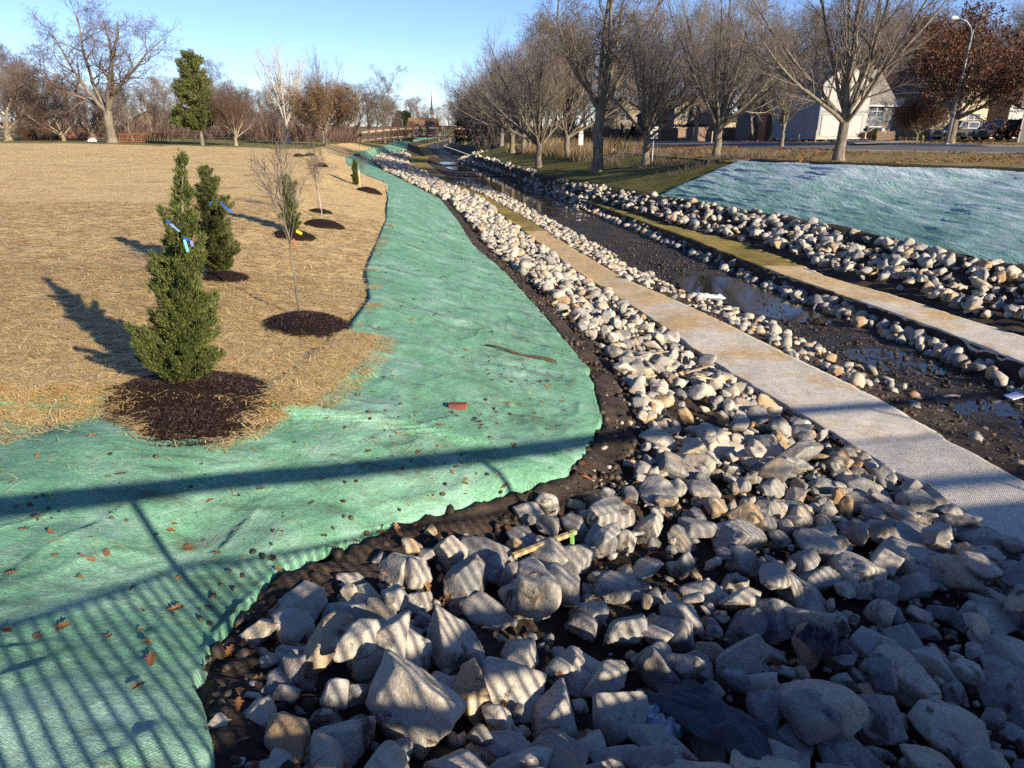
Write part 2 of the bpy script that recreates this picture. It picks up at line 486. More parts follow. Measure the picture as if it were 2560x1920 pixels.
def creek_bed(name):
    g = G(name); v = g.pos()
    n = g.noise(v, 1.2, 6, 0.65); f = g.noise(v, 30, 5, 0.7)
    c = g.ramp(n, [(0.3, (0.009, 0.008, 0.007)), (0.7, (0.030, 0.025, 0.020))])
    st = g.vor(v, 13, 'F1', 'Color'); sep = g.n('SeparateColor'); g.set(sep.inputs[0], st)
    peb = g.math('MULTIPLY', g.ramp(g.vor(v, 13), [(0.30, 1.0), (0.5, 0.0)]), g.ramp(sep.outputs[0], [(0.55, 0.0), (0.9, 0.9)]))
    c = g.mix(peb, c, (0.15, 0.12, 0.085))
    wet = g.ramp(g.noise(v, 0.8, 4, 0.6), [(0.45, 0.85), (0.62, 0.32)])
    h = g.math('ADD', g.math('MULTIPLY', peb, 0.7), g.math('ADD', g.noise(v, 8, 6, 0.7), g.math('MULTIPLY', f, 0.3)))
    return g.done(c, wet, g.bump(h, 0.9, 0.05), 0.45)
M['bed'] = creek_bed('wet_creek_bed')

def water(name):
    g = G(name); v = g.pos((1, 0.5, 1))
    c = g.ramp(g.noise(v, 0.6, 4), [(0.35, (0.012, 0.012, 0.010)), (0.7, (0.028, 0.026, 0.020))])
    return g.done(c, 0.06, g.bump(g.noise(v, 3.0, 3), 0.05, 0.02), 0.6)
M['water'] = water('still_water')

def bark(name, a, b, sc=1.0):
    g = G(name); v = g.pos((1, 1, 0.22))
    n = g.noise(v, 9 * sc, 6, 0.7, 0.6); lo = g.noise(g.pos(), 1.1, 4)
    c = g.mix(0.6, g.ramp(n, [(0.32, a), (0.68, b)]), g.ramp(lo, [(0.3, 0.36), (0.7, 0.64)]), 'OVERLAY')
    return g.done(c, 0.92, g.bump(n, 0.8, 0.03), 0.15)
M['bark'] = bark('grey_bark', (0.075, 0.062, 0.045), (0.235, 0.205, 0.155))
M['bark_tan'] = bark('tan_bark', (0.12, 0.095, 0.06), (0.33, 0.275, 0.19))
M['bark_pale'] = bark('pale_bark', (0.22, 0.20, 0.165), (0.50, 0.46, 0.39))
M['twig'] = plain('brown_twigs', (0.135, 0.112, 0.090), 0.85, spec=0.15, var=0.3, sc=1.2)
M['twig_red'] = plain('reddish_twigs', (0.125, 0.085, 0.064), 0.85, spec=0.15, var=0.3, sc=1.2)
M['twig_pale'] = plain('pale_twigs', (0.42, 0.375, 0.31), 0.85, spec=0.15, var=0.2, sc=1.2)
M['twig_grey'] = plain('grey_twigs', (0.19, 0.165, 0.135), 0.85, spec=0.15, var=0.3, sc=1.2)

def foliage(name, a, b, c3, trans=0.2):
    g = G(name)
    r = g.n('NewGeometry').outputs['Random Per Island']
    n = g.noise(g.pos(), 2.5, 4)
    f = g.math('ADD', g.math('MULTIPLY', r, 0.6), g.math('MULTIPLY', n, 0.5))
    return g.done(g.ramp(f, [(0.2, a), (0.55, b), (0.9, c3)]), 0.65, None, 0.25, trans=trans)
M['cedar'] = foliage('cedar_sprays', (0.026, 0.042, 0.012), (0.075, 0.100, 0.024), (0.185, 0.185, 0.05))
M['cedar_brown'] = foliage('bronzed_cedar_sprays', (0.034, 0.046, 0.014), (0.085, 0.100, 0.028), (0.17, 0.155, 0.05))
M['pine'] = foliage('pine_needles', (0.045, 0.062, 0.018), (0.11, 0.13, 0.038), (0.20, 0.205, 0.07))
M['spruce'] = foliage('dark_spruce_needles', (0.014, 0.024, 0.012), (0.03, 0.045, 0.02), (0.05, 0.065, 0.03))
M['leaf_tan'] = foliage('tan_oak_leaves', (0.085, 0.048, 0.020), (0.15, 0.088, 0.038), (0.24, 0.15, 0.07))
M['leaf_red'] = foliage('russet_leaves', (0.030, 0.012, 0.007), (0.075, 0.029, 0.014), (0.19, 0.08, 0.034), 0.12)
M['leaf_brown'] = foliage('fallen_oak_leaves', (0.12, 0.050, 0.022), (0.24, 0.105, 0.040), (0.36, 0.19, 0.085), 0.1)
M['straw_strand'] = foliage('loose_straw', (0.34, 0.225, 0.08), (0.60, 0.44, 0.19), (0.80, 0.66, 0.37), 0.1)
M['weed'] = foliage('dead_weed_stalks', (0.10, 0.070, 0.036), (0.20, 0.145, 0.075), (0.36, 0.275, 0.155), 0.1)
M['grass_blade'] = foliage('short_grass_blades', (0.10, 0.10, 0.022), (0.20, 0.175, 0.05), (0.34, 0.27, 0.11), 0.2)
M['mulch'] = foliage('shredded_mulch', (0.012, 0.0075, 0.0055), (0.034, 0.020, 0.014), (0.075, 0.046, 0.032), 0.0)
M['mulch_bed'] = plain('mulch', (0.020, 0.012, 0.009), 0.95, var=0.5, sc=60, bump=1.0, spec=0.15)
M['clod'] = foliage('soil_clods', (0.022, 0.017, 0.013), (0.055, 0.042, 0.030), (0.11, 0.083, 0.058), 0.0)

# ------------------------------------------------------------------ the lie of the land
# break lines of the ground running away from the camera: (x, y) in the 2212 px wide view and the height there
D2F = 2560 / 2212

def brk(pts, near=(), far=()):
    w = [tuple(at_z(a * D2F, b * D2F, z)) for a, b, z in pts]
    w = sorted(list(near) + w + list(far), key=lambda p: p[1])
    return np.array(w)

LB = brk([(620, 870, -2.55), (760, 752, -2.62), (830, 650, -2.70), (815, 590, -2.76), (850, 480, -2.86), (850, 430, -2.95), (838, 396, -3.0),
          (772, 371, -3.1), (748, 347, -3.2), (775, 331, -3.3)],
         near=[(-16, -6, -1.7), (-16, 3.5, -2.1), (-15.9, 5.6, -2.36), (-9, 6.1, -2.42), (-4.9, 6.25, -2.48), (-4.0, 6.35, -2.5)], far=[(-21, 128, -3.3), (-40, 260, -5)])
LC = brk([(455, 1659, -2.62), (430, 1500, -2.78), (470, 1390, -2.92), (600, 1250, -3.05), (850, 1150, -3.2), (1100, 1085, -3.3), (1230, 1040, -3.38),
          (1300, 920, -3.5), (1270, 800, -3.62), (1180, 690, -3.75), (1090, 590, -3.88), (1020, 530, -3.92), (990, 480, -3.95), (950, 430, -4.0),
          (880, 395, -4.05), (822, 366, -4.1), (800, 348, -4.1), (812, 333, -4.1)],
         near=[(-1.15, 1.0, -2.5), (-1.0, -6, -2.4)], far=[(-18, 128, -4.1), (-36, 260, -6)])
LE = brk([(2212, 1190, -4.7), (1990, 1060, -4.7), (1780, 930, -4.7), (1560, 800, -4.72), (1420, 700, -4.75), (1250, 590, -4.8), (1130, 500, -4.85),
          (1050, 440, -4.9), (985, 408, -4.95), (925, 378, -5.0), (880, 356, -5.05), (890, 338, -5.1)], near=[(12.5, -6, -4.6)], far=[(-15, 128, -5.3), (-33, 260, -7)])
LF = brk([(2212, 1045, -4.7), (2060, 961, -4.7), (1923, 879, -4.7), (1842, 836, -4.7), (1698, 767, -4.7), (1547, 691, -4.72), (1453, 648, -4.73), (1347, 603, -4.75), (1241, 540, -4.8), (1144, 478, -4.85),
          (1040, 420, -4.92), (983, 395, -4.98), (950, 373, -5.02), (922, 353, -5.08), (925, 338, -5.12)], near=[(14.6, -6, -4.6)], far=[(-12.5, 128, -5.35), (-30.5, 260, -7)])
LG = brk([(2212, 965, -5.1), (2080, 908, -5.1), (1945, 842, -5.1), (1750, 748, -5.1), (1570, 665, -5.12), (1432, 613, -5.15), (1352, 575, -5.17), (1282, 526, -5.2), (1185, 476, -5.22), (1088, 421, -5.26),
          (1020, 392, -5.3), (975, 370, -5.32), (940, 351, -5.35), (950, 338, -5.4)], near=[(16.0, -6, -5.05)], far=[(-11, 128, -5.6), (-29, 260, -7.3)])
LH = brk([(2212, 838, -5.1), (2000, 745, -5.1), (1860, 690, -5.1), (1680, 622, -5.12), (1500, 545, -5.15), (1350, 483, -5.2), (1230, 436, -5.22), (1140, 402, -5.26),
          (1062, 374, -5.3), (1010, 356, -5.32), (990, 346, -5.35), (985, 336, -5.4)], near=[(19.5, -6, -5.05)], far=[(-8.5, 128, -5.6), (-26, 260, -7.3)])
LI = brk([(2163, 775, -4.7), (2020, 726, -4.7), (1881, 666, -4.7), (1720, 621, -4.7), (1626, 578, -4.72), (1495, 531, -4.75), (1382, 498, -4.78), (1235, 440, -4.85),
          (1150, 404, -4.9), (1080, 374, -4.95), (1022, 353, -5.0), (1000, 340, -5.0)], near=[(21.5, -6, -4.65)], far=[(-6.5, 128, -5.3), (-24, 260, -7)])
LJ = brk([(2212, 730, -4.7), (2076, 689, -4.7), (1944, 644, -4.7), (1791, 602, -4.7), (1709, 565, -4.72), (1593, 524, -4.75), (1439, 486, -4.78), (1266, 432, -4.85),
          (1158, 402, -4.9), (1090, 373, -4.95), (1032, 353, -5.0), (1010, 340, -5.0)], near=[(23.5, -6, -4.65)], far=[(-6.1, 128, -5.3), (-23.5, 260, -7)])
LK = brk([(2212, 578, -3.9), (2117, 561, -3.9), (1907, 512, -3.92), (1720, 475, -3.95), (1570, 449, -3.97), (1416, 424, -4.0), (1281, 400, -4.05), (1140, 375, -4.1),
          (1047, 350, -4.2), (1016, 334, -4.2)], near=[(25.5, -6, -3.85)], far=[(-3.5, 128, -4.4), (-21, 260, -6)])
LM = brk([(2212, 370, -1.85), (1850, 358, -1.9), (1590, 346, -2.05), (1426, 334, -2.25), (1300, 325, -2.45), (1150, 317, -2.8), (1075, 309, -3.0)],
         near=[(29, -6, -1.75), (25.5, 14, -1.78)], far=[(2.5, 128, -3.1), (-12, 260, -5)])
LN = brk([(2212, 333, -1.72), (1805, 324, -1.75), (1560, 316.5, -1.85), (1300, 309.5, -2.4)], near=[(44, -6, -1.6), (38, 25, -1.65)], far=[(6, 132, -3.0), (3.5, 175, -4.2), (-4, 300, -6)])

def ext(arr, Y):
    """a break line sampled at forward distances Y"""
    return np.interp(Y, arr[:, 1], arr[:, 0]), np.interp(Y, arr[:, 1], arr[:, 2])

def profile(Y):
    """x and z of every break line, left to right, at distances Y"""
    Y = np.asarray(Y, float)
    bx, bz = ext(LB, Y)
    ax = np.minimum(bx - 1.2 - 0.03 * np.clip(Y, 0, 80), np.interp(Y, [0, 60, 128, 260], [-4.0, -12, -27, -48]))
    bank = np.interp(Y, [0, 60, 130, 260, 420], [-1.9, -1.9, -2.75, -4.5, -6])
    az = np.interp(Y, [-6, 3, 5.5, 9, 20, 50, 90, 130, 260], [-1.7, -2.0, -2.34, -2.42, -2.32, -2.2, -2.3, -2.75, -4.5])
    a1x = ax - np.interp(Y, [0, 8, 60, 130], [10, 12, 22, 30])
    a1z = np.interp(Y, [0, 15, 60, 90, 130, 260], [-2.4, -2.1, -1.75, -1.75, -2.1, -3.5])
    a2x = a1x - 260 - Y * 0.4
    a2z = a1z + 0.6
    xs, zs = [a2x, a1x, ax, bx], [a2z, a1z, az, bz]
    cx, cz = ext(LC, Y)
    # the ground swells up towards the bridge end beside the camera
    tx = cx - np.minimum(1.7, 0.5 * (cx - bx))
    w = np.clip((9.5 - Y) / 4.5, 0, 1); w = w * w * (3 - 2 * w)
    tz = (1 - w) * (bz + cz) / 2 + w * np.interp(Y, [-6, 2.0, 4.0, 5.5, 7.0, 9.5], [-1.7, -2.05, -2.40, -2.58, -2.76, -2.98])
    xs.append(tx); zs.append(tz)
    for L in (LC, LE, LF, LG, LH, LI, LJ, LK, LM, LN):
        x, z = ext(L, Y); xs.append(x); zs.append(z)
    nx, nz = xs[-1], zs[-1]
    ox = nx + np.interp(Y, [0, 40, 70, 130, 180], [11, 11, 9.5, 8, 8])
    oz = nz + np.interp(Y, [0, 40, 70, 130], [0.28, 0.30, 0.28, 0.1])
    xs += [ox, ox + 40, ox + 320]; zs += [oz, oz + np.interp(Y, [0, 60, 130, 200], [0.5, 0.45, 0.3, 0.3]), oz + 1.2]
    xs = np.array(xs)
    for k in range(1, len(xs)):
        xs[k] = np.maximum(xs[k], xs[k - 1] + 0.12)
    return xs, np.array(zs)

IDX = {n: k for k, n in enumerate(['A2', 'A1', 'A', 'B', 'T', 'C', 'E', 'F', 'G', 'H', 'I', 'J', 'K', 'M', 'N', 'O', 'P', 'Q'])}

def zbase(X, Y):
    """height of the ground at world points; the blanket near the camera runs in one smooth sweep"""
    X = np.atleast_1d(np.asarray(X, float)); Y = np.atleast_1d(np.asarray(Y, float))
    z = zraw(X, Y)
    cx, _ = ext(LC, Y)
    m = (Y < 11) & (X < cx + 0.25)
    if m.any():
        w = np.clip((11 - Y[m]) / 2.5, 0, 1) * np.clip((cx[m] + 0.25 - X[m]) / 0.5, 0, 1)
        k = np.array((-1.5, -1.0, -0.5, 0.5, 1.0, 1.5)); g = np.array((0.5, 0.8, 1.0, 1.0, 0.8, 0.5)); acc = z[m] * 1.0
        for d, q in zip(k, g):
            xx = np.minimum(X[m] + d, cx[m] + 0.1)
            acc = acc + q * zraw(xx, Y[m])
        z[m] = z[m] * (1 - w) + acc / (1 + g.sum()) * w
    return z

def zraw(X, Y):
    X = np.atleast_1d(np.asarray(X, float)); Y = np.atleast_1d(np.asarray(Y, float))
    xs, zs = profile(Y)
    out = zs[0].copy()
    for k in range(len(xs) - 1):
        t = (X - xs[k]) / (xs[k + 1] - xs[k])
        m = (t >= 0) & (t <= 1)
        out[m] = (zs[k] + (zs[k + 1] - zs[k]) * t)[m]
    out[X > xs[-1]] = zs[-1][X > xs[-1]]
    return out

def zat(x, y):
    return float(zbase([x], [y])[0])

def line_x(name, Y):
    xs, _ = profile(np.atleast_1d(Y)); return xs[IDX[name]]

def ground_pixel(px, py, lo=1.5, hi=400.0):
    """world point of the ground under a pixel of the 2560 px photograph"""
    d = ray(px, py)
    t = np.geomspace(lo, hi, 1400)
    P = t[:, None] * d
    g = zbase(P[:, 0], P[:, 1])
    below = np.where(P[:, 2] <= g)[0]
    if len(below) == 0: return P[-1]
    k = max(below[0], 1)
    a, b = t[k - 1], t[k]
    for _ in range(18):
        m = (a + b) / 2; q = d * m
        if q[2] <= zat(q[0], q[1]): b = m
        else: a = m
    q = d * b
    return np.array((q[0], q[1], zat(q[0], q[1])))

def gd(dx, dy): return ground_pixel(dx * D2F, dy * D2F)

def on_ground(px, F):
    """ground point at forward distance F in the column of photograph pixel px (near the horizon)"""
    x = (px - 1280) / FPX * F / 1.052
    return np.array((x, F, zat(x, F)))

# rows of the ground sheets: finer near the camera
_rows = list(np.arange(-6, 2.0, 0.16))
while _rows[-1] < 420: _rows.append(_rows[-1] + max(0.034, 0.0078 * _rows[-1]))
ROWS = np.array(_rows)

def sheet(name, lines, ncols, mat, y0=-6.0, y1=420.0, disp=None, off=0.0, skirt=0.0, power=0.0, smooth=True, edge=0.0, inset=(0, 0), rows=None, ragged=(0, 0), tuck=0):
    """a strip of ground between break lines, draped over the land; a skirt gives it an edge with thickness"""
    Y = (ROWS if rows is None else rows); Y = Y[(Y >= y0) & (Y <= y1)]
    xs, zs = profile(Y)
    if isinstance(ncols, int): ncols = [ncols]
    pw = power if isinstance(power, (list, tuple)) else [power] * len(ncols)
    cols = []
    for k, nc in enumerate(ncols):
        t = np.linspace(0, 1, nc)
        if pw[k] > 0: t = 1 - (1 - t) ** pw[k]
        if pw[k] < 0: t = t ** (-pw[k])
        xl, xr = xs[IDX[lines[k]]], xs[IDX[lines[k + 1]]]
        if k == 0: xl = xl + inset[0] + (ragged[0] * n2(Y, Y * 0, 0.55, 4, 3.1) if ragged[0] else 0)
        if k == len(ncols) - 1: xr = xr - inset[1] + (ragged[1] * n2(Y, Y * 0, 0.45, 4, 9.7) if ragged[1] else 0)
        c = xl[:, None] + (xr - xl)[:, None] * t[None, :]
        cols.append(c if k == 0 else c[:, 1:])
    X = np.concatenate(cols, 1); ncol = X.shape[1]
    YY = np.repeat(Y[:, None], ncol, 1)
    Z = zbase(X.ravel(), YY.ravel()).reshape(X.shape)
    # distance to the sides, to let the relief die out where sheets meet
    e = np.minimum(X - X[:, :1], X[:, -1:] - X)
    if tuck:
        sl = np.gradient(X[:, -1], Y)
        Z = Z - 0.035 * np.clip(1 - (X[:, -1:] - X) / np.sqrt(1 + sl ** 2)[:, None] / tuck, 0, 1)
    if disp is not None:
        Z = Z + disp(X, YY) * (np.clip(e / max(edge, 1e-3), 0, 1) if edge is not None else 1)
    Z = Z + off
    V = np.stack([X, YY, Z], 2)
    if skirt:
        lo = V[:, :1].copy(); lo[:, :, 2] -= skirt; lo[:, :, 0] += 0.004
        hi = V[:, -1:].copy(); hi[:, :, 2] -= skirt; hi[:, :, 0] += 0.010
        V = np.concatenate([lo, V, hi], 1)
    nr, nc = V.shape[:2]
    i = np.arange(nr * nc).reshape(nr, nc)
    F = np.stack([i[:-1, :-1], i[:-1, 1:], i[1:, 1:], i[1:, :-1]], 2).reshape(-1, 4)
    return mesh_from(name, V.reshape(-1, 3), F, mat, smooth)

near_fade = lambda Y, d: np.clip(1.15 - Y / d, 0.15, 1)

def d_straw(X, Y): return 0.022 * n2(X, Y, 0.9, 4, 1.0) + 0.06 * n2(X, Y, 6.0, 2, 2.0) + 0.012 * n2(X, Y, 0.16, 3, 5.0) * near_fade(Y, 25)
def d_green(X, Y):
    h = 0.04 * n2(X, Y, 1.3, 3, 4.0) + 0.016 * n2(X, Y, 0.33, 3, 6.0)
    # folds pulled towards the edge of the bank
    c = 0.85 * X + 0.5 * Y
    xe = line_x('C', Y[:, 0])[:, None]
    w = np.exp(-np.clip(xe - X, 0, 9) / 0.5)
    h = h + 0.014 * np.abs(n2(c * 0.35, X - Y * 1.4, 0.3, 2, 7.0)) * w
    r = np.abs(n2(X + 0.25 * n2(X, Y, 0.8, 2, 12.0), Y * 0.45, 0.55, 2, 8.0))
    h = h + 0.018 * np.clip(0.16 - r, 0, 1) / 0.16
    # the trough where the blanket sinks towards the stones
    for (cx, cy, rx, ry, dep) in ((-2.3, 4.5, 0.3, 0.8, 0.12), (-1.95, 3.9, 0.22, 0.4, 0.10)):
        h = h - dep * np.exp(-((X - cx) / rx) ** 2 - ((Y - cy) / ry) ** 2)
    return h
def d_soil(X, Y): return 0.06 * n2(X, Y, 0.45, 4, 11.0, 0.66) + 0.045 * np.abs(n2(X, Y, 0.13, 3, 13.0, 0.6)) * near_fade(Y, 22)
def d_jute(X, Y): return 0.03 * n2(X, Y, 1.6, 3, 14.0) + 0.008 * n2(X, Y, 0.25, 2, 15.0)
def d_bed(X, Y): return 0.045 * n2(X, Y, 1.1, 4, 16.0) + 0.035 * n2(X, Y, 0.22, 4, 17.0, 0.65) * near_fade(Y, 45)
def d_turf(X, Y): return 0.05 * n2(X, Y, 2.2, 4, 18.0)
def d_slope(X, Y):
    h = 0.03 * n2(X, Y, 2.0, 4, 19.0)
    # wrinkles of the blanket across the bank
    A = 0.96 * X + 0.28 * Y; B = -0.28 * X + 0.96 * Y
    r = np.abs(n2(A, B * 0.10, 0.75, 3, 20.0)); q = np.abs(n2(A + 0.15 * B, B * 0.14, 0.4, 3, 21.0))
    return h + 0.07 * np.clip(0.2 - r, 0, 1) / 0.2 * np.clip(0.6 + n2(X, Y, 2.5, 2, 23.0), 0.1, 1) + 0.025 * np.clip(0.2 - q, 0, 1) / 0.2

Y_FIELD = 73.0        # the straw blanket of the field ends here
st = lambda o: tag(o, kind='structure')

# bare soil lies under everything on both banks
st(link('soil', sheet('soil', ['C', 'E'], 84, M['soil'], disp=lambda X, Y: d_soil(X, Y) - 0.10 * (X > line_x('C', Y[:, 0])[:, None] + 0.45) - 0.30 * np.clip((line_x('C', Y[:, 0])[:, None] + 0.02 - X) / 0.1, 0, 1), edge=None, inset=(-0.12, -0.1))))
st(link('soil', sheet('soil', ['F', 'G'], 14, M['soil'], disp=d_soil, edge=0.2, inset=(-0.1, -0.05))))
st(link('soil', sheet('soil', ['H', 'I'], 16, M['soil'], disp=d_soil, edge=0.2, inset=(-0.05, -0.1))))
st(link('soil', sheet('soil', ['J', 'K'], 36, M['soil'], disp=lambda X, Y: d_soil(X, Y) - 0.05, edge=0.3, inset=(-0.1, -0.25))))
st(link('creek_bed', sheet('creek_bed', ['G', 'H'], 44, M['bed'], disp=d_bed, edge=0.15)))
# left side
field = empty('erosion_blanket', (0, 0, 0), 0, 'wide tan straw blanket spread over the field around the planted cedars', 'erosion blanket')
link('blanket_sheet', sheet('blanket_sheet', ['A2', 'A1', 'A', 'B'], [22, 60, 70], M['straw'], 5.6, Y_FIELD, disp=d_straw, edge=0.15, off=0.02, skirt=0.03, ragged=(0, 0.09), tuck=0.22, power=[3.0, 1.3, 0]), field)
link('blanket_sheet', sheet('blanket_sheet', ['A', 'B'], [30], M['straw'], Y_FIELD - 1, 110, disp=d_straw, edge=0.15, off=0.012, skirt=0.05, ragged=(0, 0.09)), field)
gb = empty('erosion_blanket', (-3, 5, -2.6), 0, 'bright green netted blanket between the tan straw and the left rock bank', 'erosion blanket')
o = link('blanket_sheet', sheet('blanket_sheet', ['B', 'T', 'C'], [44, 62], M['green'], disp=d_green, edge=0.06, off=0.03, skirt=0.09, power=[1.6, 0], inset=(-0.25, 0), ragged=(0, 0.05)), gb); o.location = (3, -5, 2.6)
st(link('park_grass', sheet('park_grass', ['A2', 'A1', 'A'], [16, 24], M['park_grass'], Y_FIELD - 1.5, 420, disp=d_turf, edge=0.3, off=-0.02, power=[3.0, 0])))
st(link('park_grass', sheet('park_grass', ['A', 'B'], 12, M['park_grass'], 108, 420, disp=d_turf, edge=0.3, off=-0.02)))
st(link('field_soil', sheet('field_soil', ['A2', 'B'], 30, M['soil'], -6, 6.6, off=-0.06, power=2.0)))
# benches and banks of the channel
Y_J1 = float(gd(1640, 582)[1])      # the right bench turns from matting to grass here
Y_J2 = float(gd(1266, 434)[1])      # and runs out here
Y_J0 = float(gd(1150, 500)[1])      # and the left one
mt = empty('coir_matting', (6, 10, -4.7), 0, 'pale coir matting strip on the bench between near rocks and creek bed', 'matting')
o = link('mat_sheet', sheet('mat_sheet', ['E', 'F'], 26, M['jute'], -6, Y_J0, disp=d_jute, edge=0.2, off=0.035, skirt=0.10, ragged=(0.05, 0.05)), mt); o.location = (-6, -10, 4.7)
mt = empty('coir_matting', (12, 15, -4.7), 0, 'pale coir matting strip beyond the creek bed under the far rock bank', 'matting')
o = link('mat_sheet', sheet('mat_sheet', ['I', 'J'], 22, M['jute'], -6, Y_J1, disp=d_jute, edge=0.2, off=0.035, skirt=0.10, ragged=(0.05, 0.05)), mt); o.location = (-12, -15, 4.7)
st(link('grass_bench', sheet('grass_bench', ['E', 'F'], 16, M['bench_grass'], Y_J0 - 0.2, 420, disp=d_turf, edge=0.2, off=0.03, skirt=0.07, ragged=(0.08, 0.08))))
st(link('grass_bench', sheet('grass_bench', ['I', 'J'], 14, M['bench_grass'], Y_J1 - 0.2, Y_J2, disp=d_turf, edge=0.2, off=0.03, skirt=0.07, ragged=(0.08, 0.08))))
# the right slope: netted blanket near, grass beyond its slanting edge
SLX = [(1590, 346), (1416, 424)]
p_top, p_bot = gd(1590, 347), gd(1418, 423)
def slope_mesh(name, mat, blanket):
    Y = ROWS[(ROWS >= -6) & (ROWS <= (62 if blanket else 420))]
    xs, zs = profile(Y); ncol = 90
    T = np.linspace(0, 1, ncol)
    xk, xm = xs[IDX['K']], xs[IDX['M']]
    xk = xk + 0.10 * n2(Y, Y * 0, 0.9, 3, 30.0)
    xm = xm + 0.16 * n2(Y, Y * 0, 2.2, 3, 31.0)
    if not blanket:
        xk = xk - 0.25
    X = xk[:, None] + (xm - xk)[:, None] * T
    YY = np.repeat(Y[:, None], ncol, 1)
    Z = zbase(X.ravel(), YY.ravel()).reshape(X.shape)
    e = np.clip(np.minimum(T, 1 - T)[None, :] * 14, 0, 1)
    Z = Z + (d_slope if blanket else d_turf)(X, YY) * e + (0.035 if blanket else -0.05)
    # which side of the slanting edge
    a = p_bot[:2]; b = p_top[:2]; n = np.array((-(b - a)[1], (b - a)[0])); n /= np.linalg.norm(n)
    sd = (X - a[0]) * n[0] + (YY - a[1]) * n[1] + 0.25 * n2(X, YY, 1.2, 3, 33.0)
    if n[1] < 0: sd = -sd
    nr, nc = X.shape
    if blanket:
        # squeeze the rows onto the slanting edge so that it stays clean
        over = np.clip(sd, 0, None)
        nn = n if n[1] > 0 else -n
        X = X - over * nn[0]; YY = YY - over * nn[1]
        Z = zbase(X.ravel(), YY.ravel()).reshape(X.shape) + d_slope(X, YY) * e * np.clip(-sd, 0, 1) + np.where(sd > 0, -0.02, 0.04)
    V = np.stack([X, YY, Z], 2)
    i = np.arange(nr * nc).reshape(nr, nc)
    keep = (sd[:-1, :-1] < 0.02) | (sd[1:, 1:] < 0.02) if blanket else np.ones((nr - 1, nc - 1), bool)
    F = np.stack([i[:-1, :-1], i[:-1, 1:], i[1:, 1:], i[1:, :-1]], 2)[keep]
    return mesh_from(name, V.reshape(-1, 3), F.reshape(-1, 4), mat, True)
st(link('grass_slope', slope_mesh('grass_slope', M['slope_grass'], False)))
rb = empty('erosion_blanket', (18, 30, -3), 0, 'frosty blue green netted blanket on the shaded slope below the street lawn', 'erosion blanket')
o = link('blanket_sheet', slope_mesh('blanket_sheet', M['green_frost'], True), rb); o.location = (-18, -30, 3)
st(link('street_lawn', sheet('street_lawn', ['M', 'N'], 30, M['lawn'], disp=d_turf, edge=0.4, inset=(-0.3, 0))))
def lip(name, shift0, shift1, off, y0, y1, base):
    Y = ROWS[(ROWS > y0) & (ROWS < y1)]; xs, zs = profile(Y); nc = 9
    x0 = xs[IDX[base]] + shift0 + 0.3 * n2(Y, Y * 0, 2.0, 3, 35.0); x1 = xs[IDX[base]] + shift1 + 0.4 * n2(Y, Y * 0, 2.6, 3, 36.0)
    T = np.linspace(0, 1, nc); X = x0[:, None] + (x1 - x0)[:, None] * T; YY = np.repeat(Y[:, None], nc, 1)
    Z = zbase(X.ravel(), YY.ravel()).reshape(X.shape) + off * np.sin(math.pi * T)[None] + 0.03 * n2(X, YY, 0.4, 4, 37.0) - 0.06 * (np.abs(T - 0.5) > 0.49)[None]
    i = np.arange(X.size).reshape(X.shape); F = np.stack([i[:-1, :-1], i[:-1, 1:], i[1:, 1:], i[1:, :-1]], 2).reshape(-1, 4)
    return st(link(name, mesh_from(name, np.stack([X, YY, Z], 2).reshape(-1, 3), F, M['soil'], True)))
lip('soil', -0.15, 0.75, 0.13, 12, 44, 'M')
lip('soil', -0.75, 0.05, 0.16, 10, 46, 'K')
st(link('street', sheet('street', ['N', 'O'], 10, M['asphalt'], off=-0.06)))
st(link('yard', sheet('yard', ['O', 'P', 'Q'], [40, 16], M['lawn'], disp=d_turf, edge=0.4, power=[0, -2.0])))
# kerbs: two low concrete steps along the street
def kerb(nm, side, w0, w1):
    Y = ROWS[(ROWS > -6) & (ROWS < 118)]; xs, zs = profile(Y)
    x, z = xs[IDX[side]], zs[IDX[side]]
    V, F = [], []
    pr = [(w0, -0.10), (w0, 0.07), (w1, 0.07), (w1, -0.10)]
    V = np.stack([np.stack([x + a, Y, z + b], 1) for a, b in pr], 1)
    n = len(Y); i = np.arange(n * 4).reshape(n, 4)
    F = np.concatenate([np.stack([i[:-1, k], i[:-1, k + 1], i[1:, k + 1], i[1:, k]], 1) for k in range(3)])
    return st(link(nm, mesh_from(nm, V.reshape(-1, 3), F, M['concrete'])))
kerb('kerb', 'N', -0.18, 0.02); kerb('kerb', 'O', -0.02, 0.18)
# distant ground out to the horizon
far = MB()
far.add([(-2600, 415, -7.2), (2600, 415, -7.2), (2600, 3200, -9), (-2600, 3200, -9)], [(0, 1, 2, 3)])
st(far.build('far_ground', M['park_grass']))
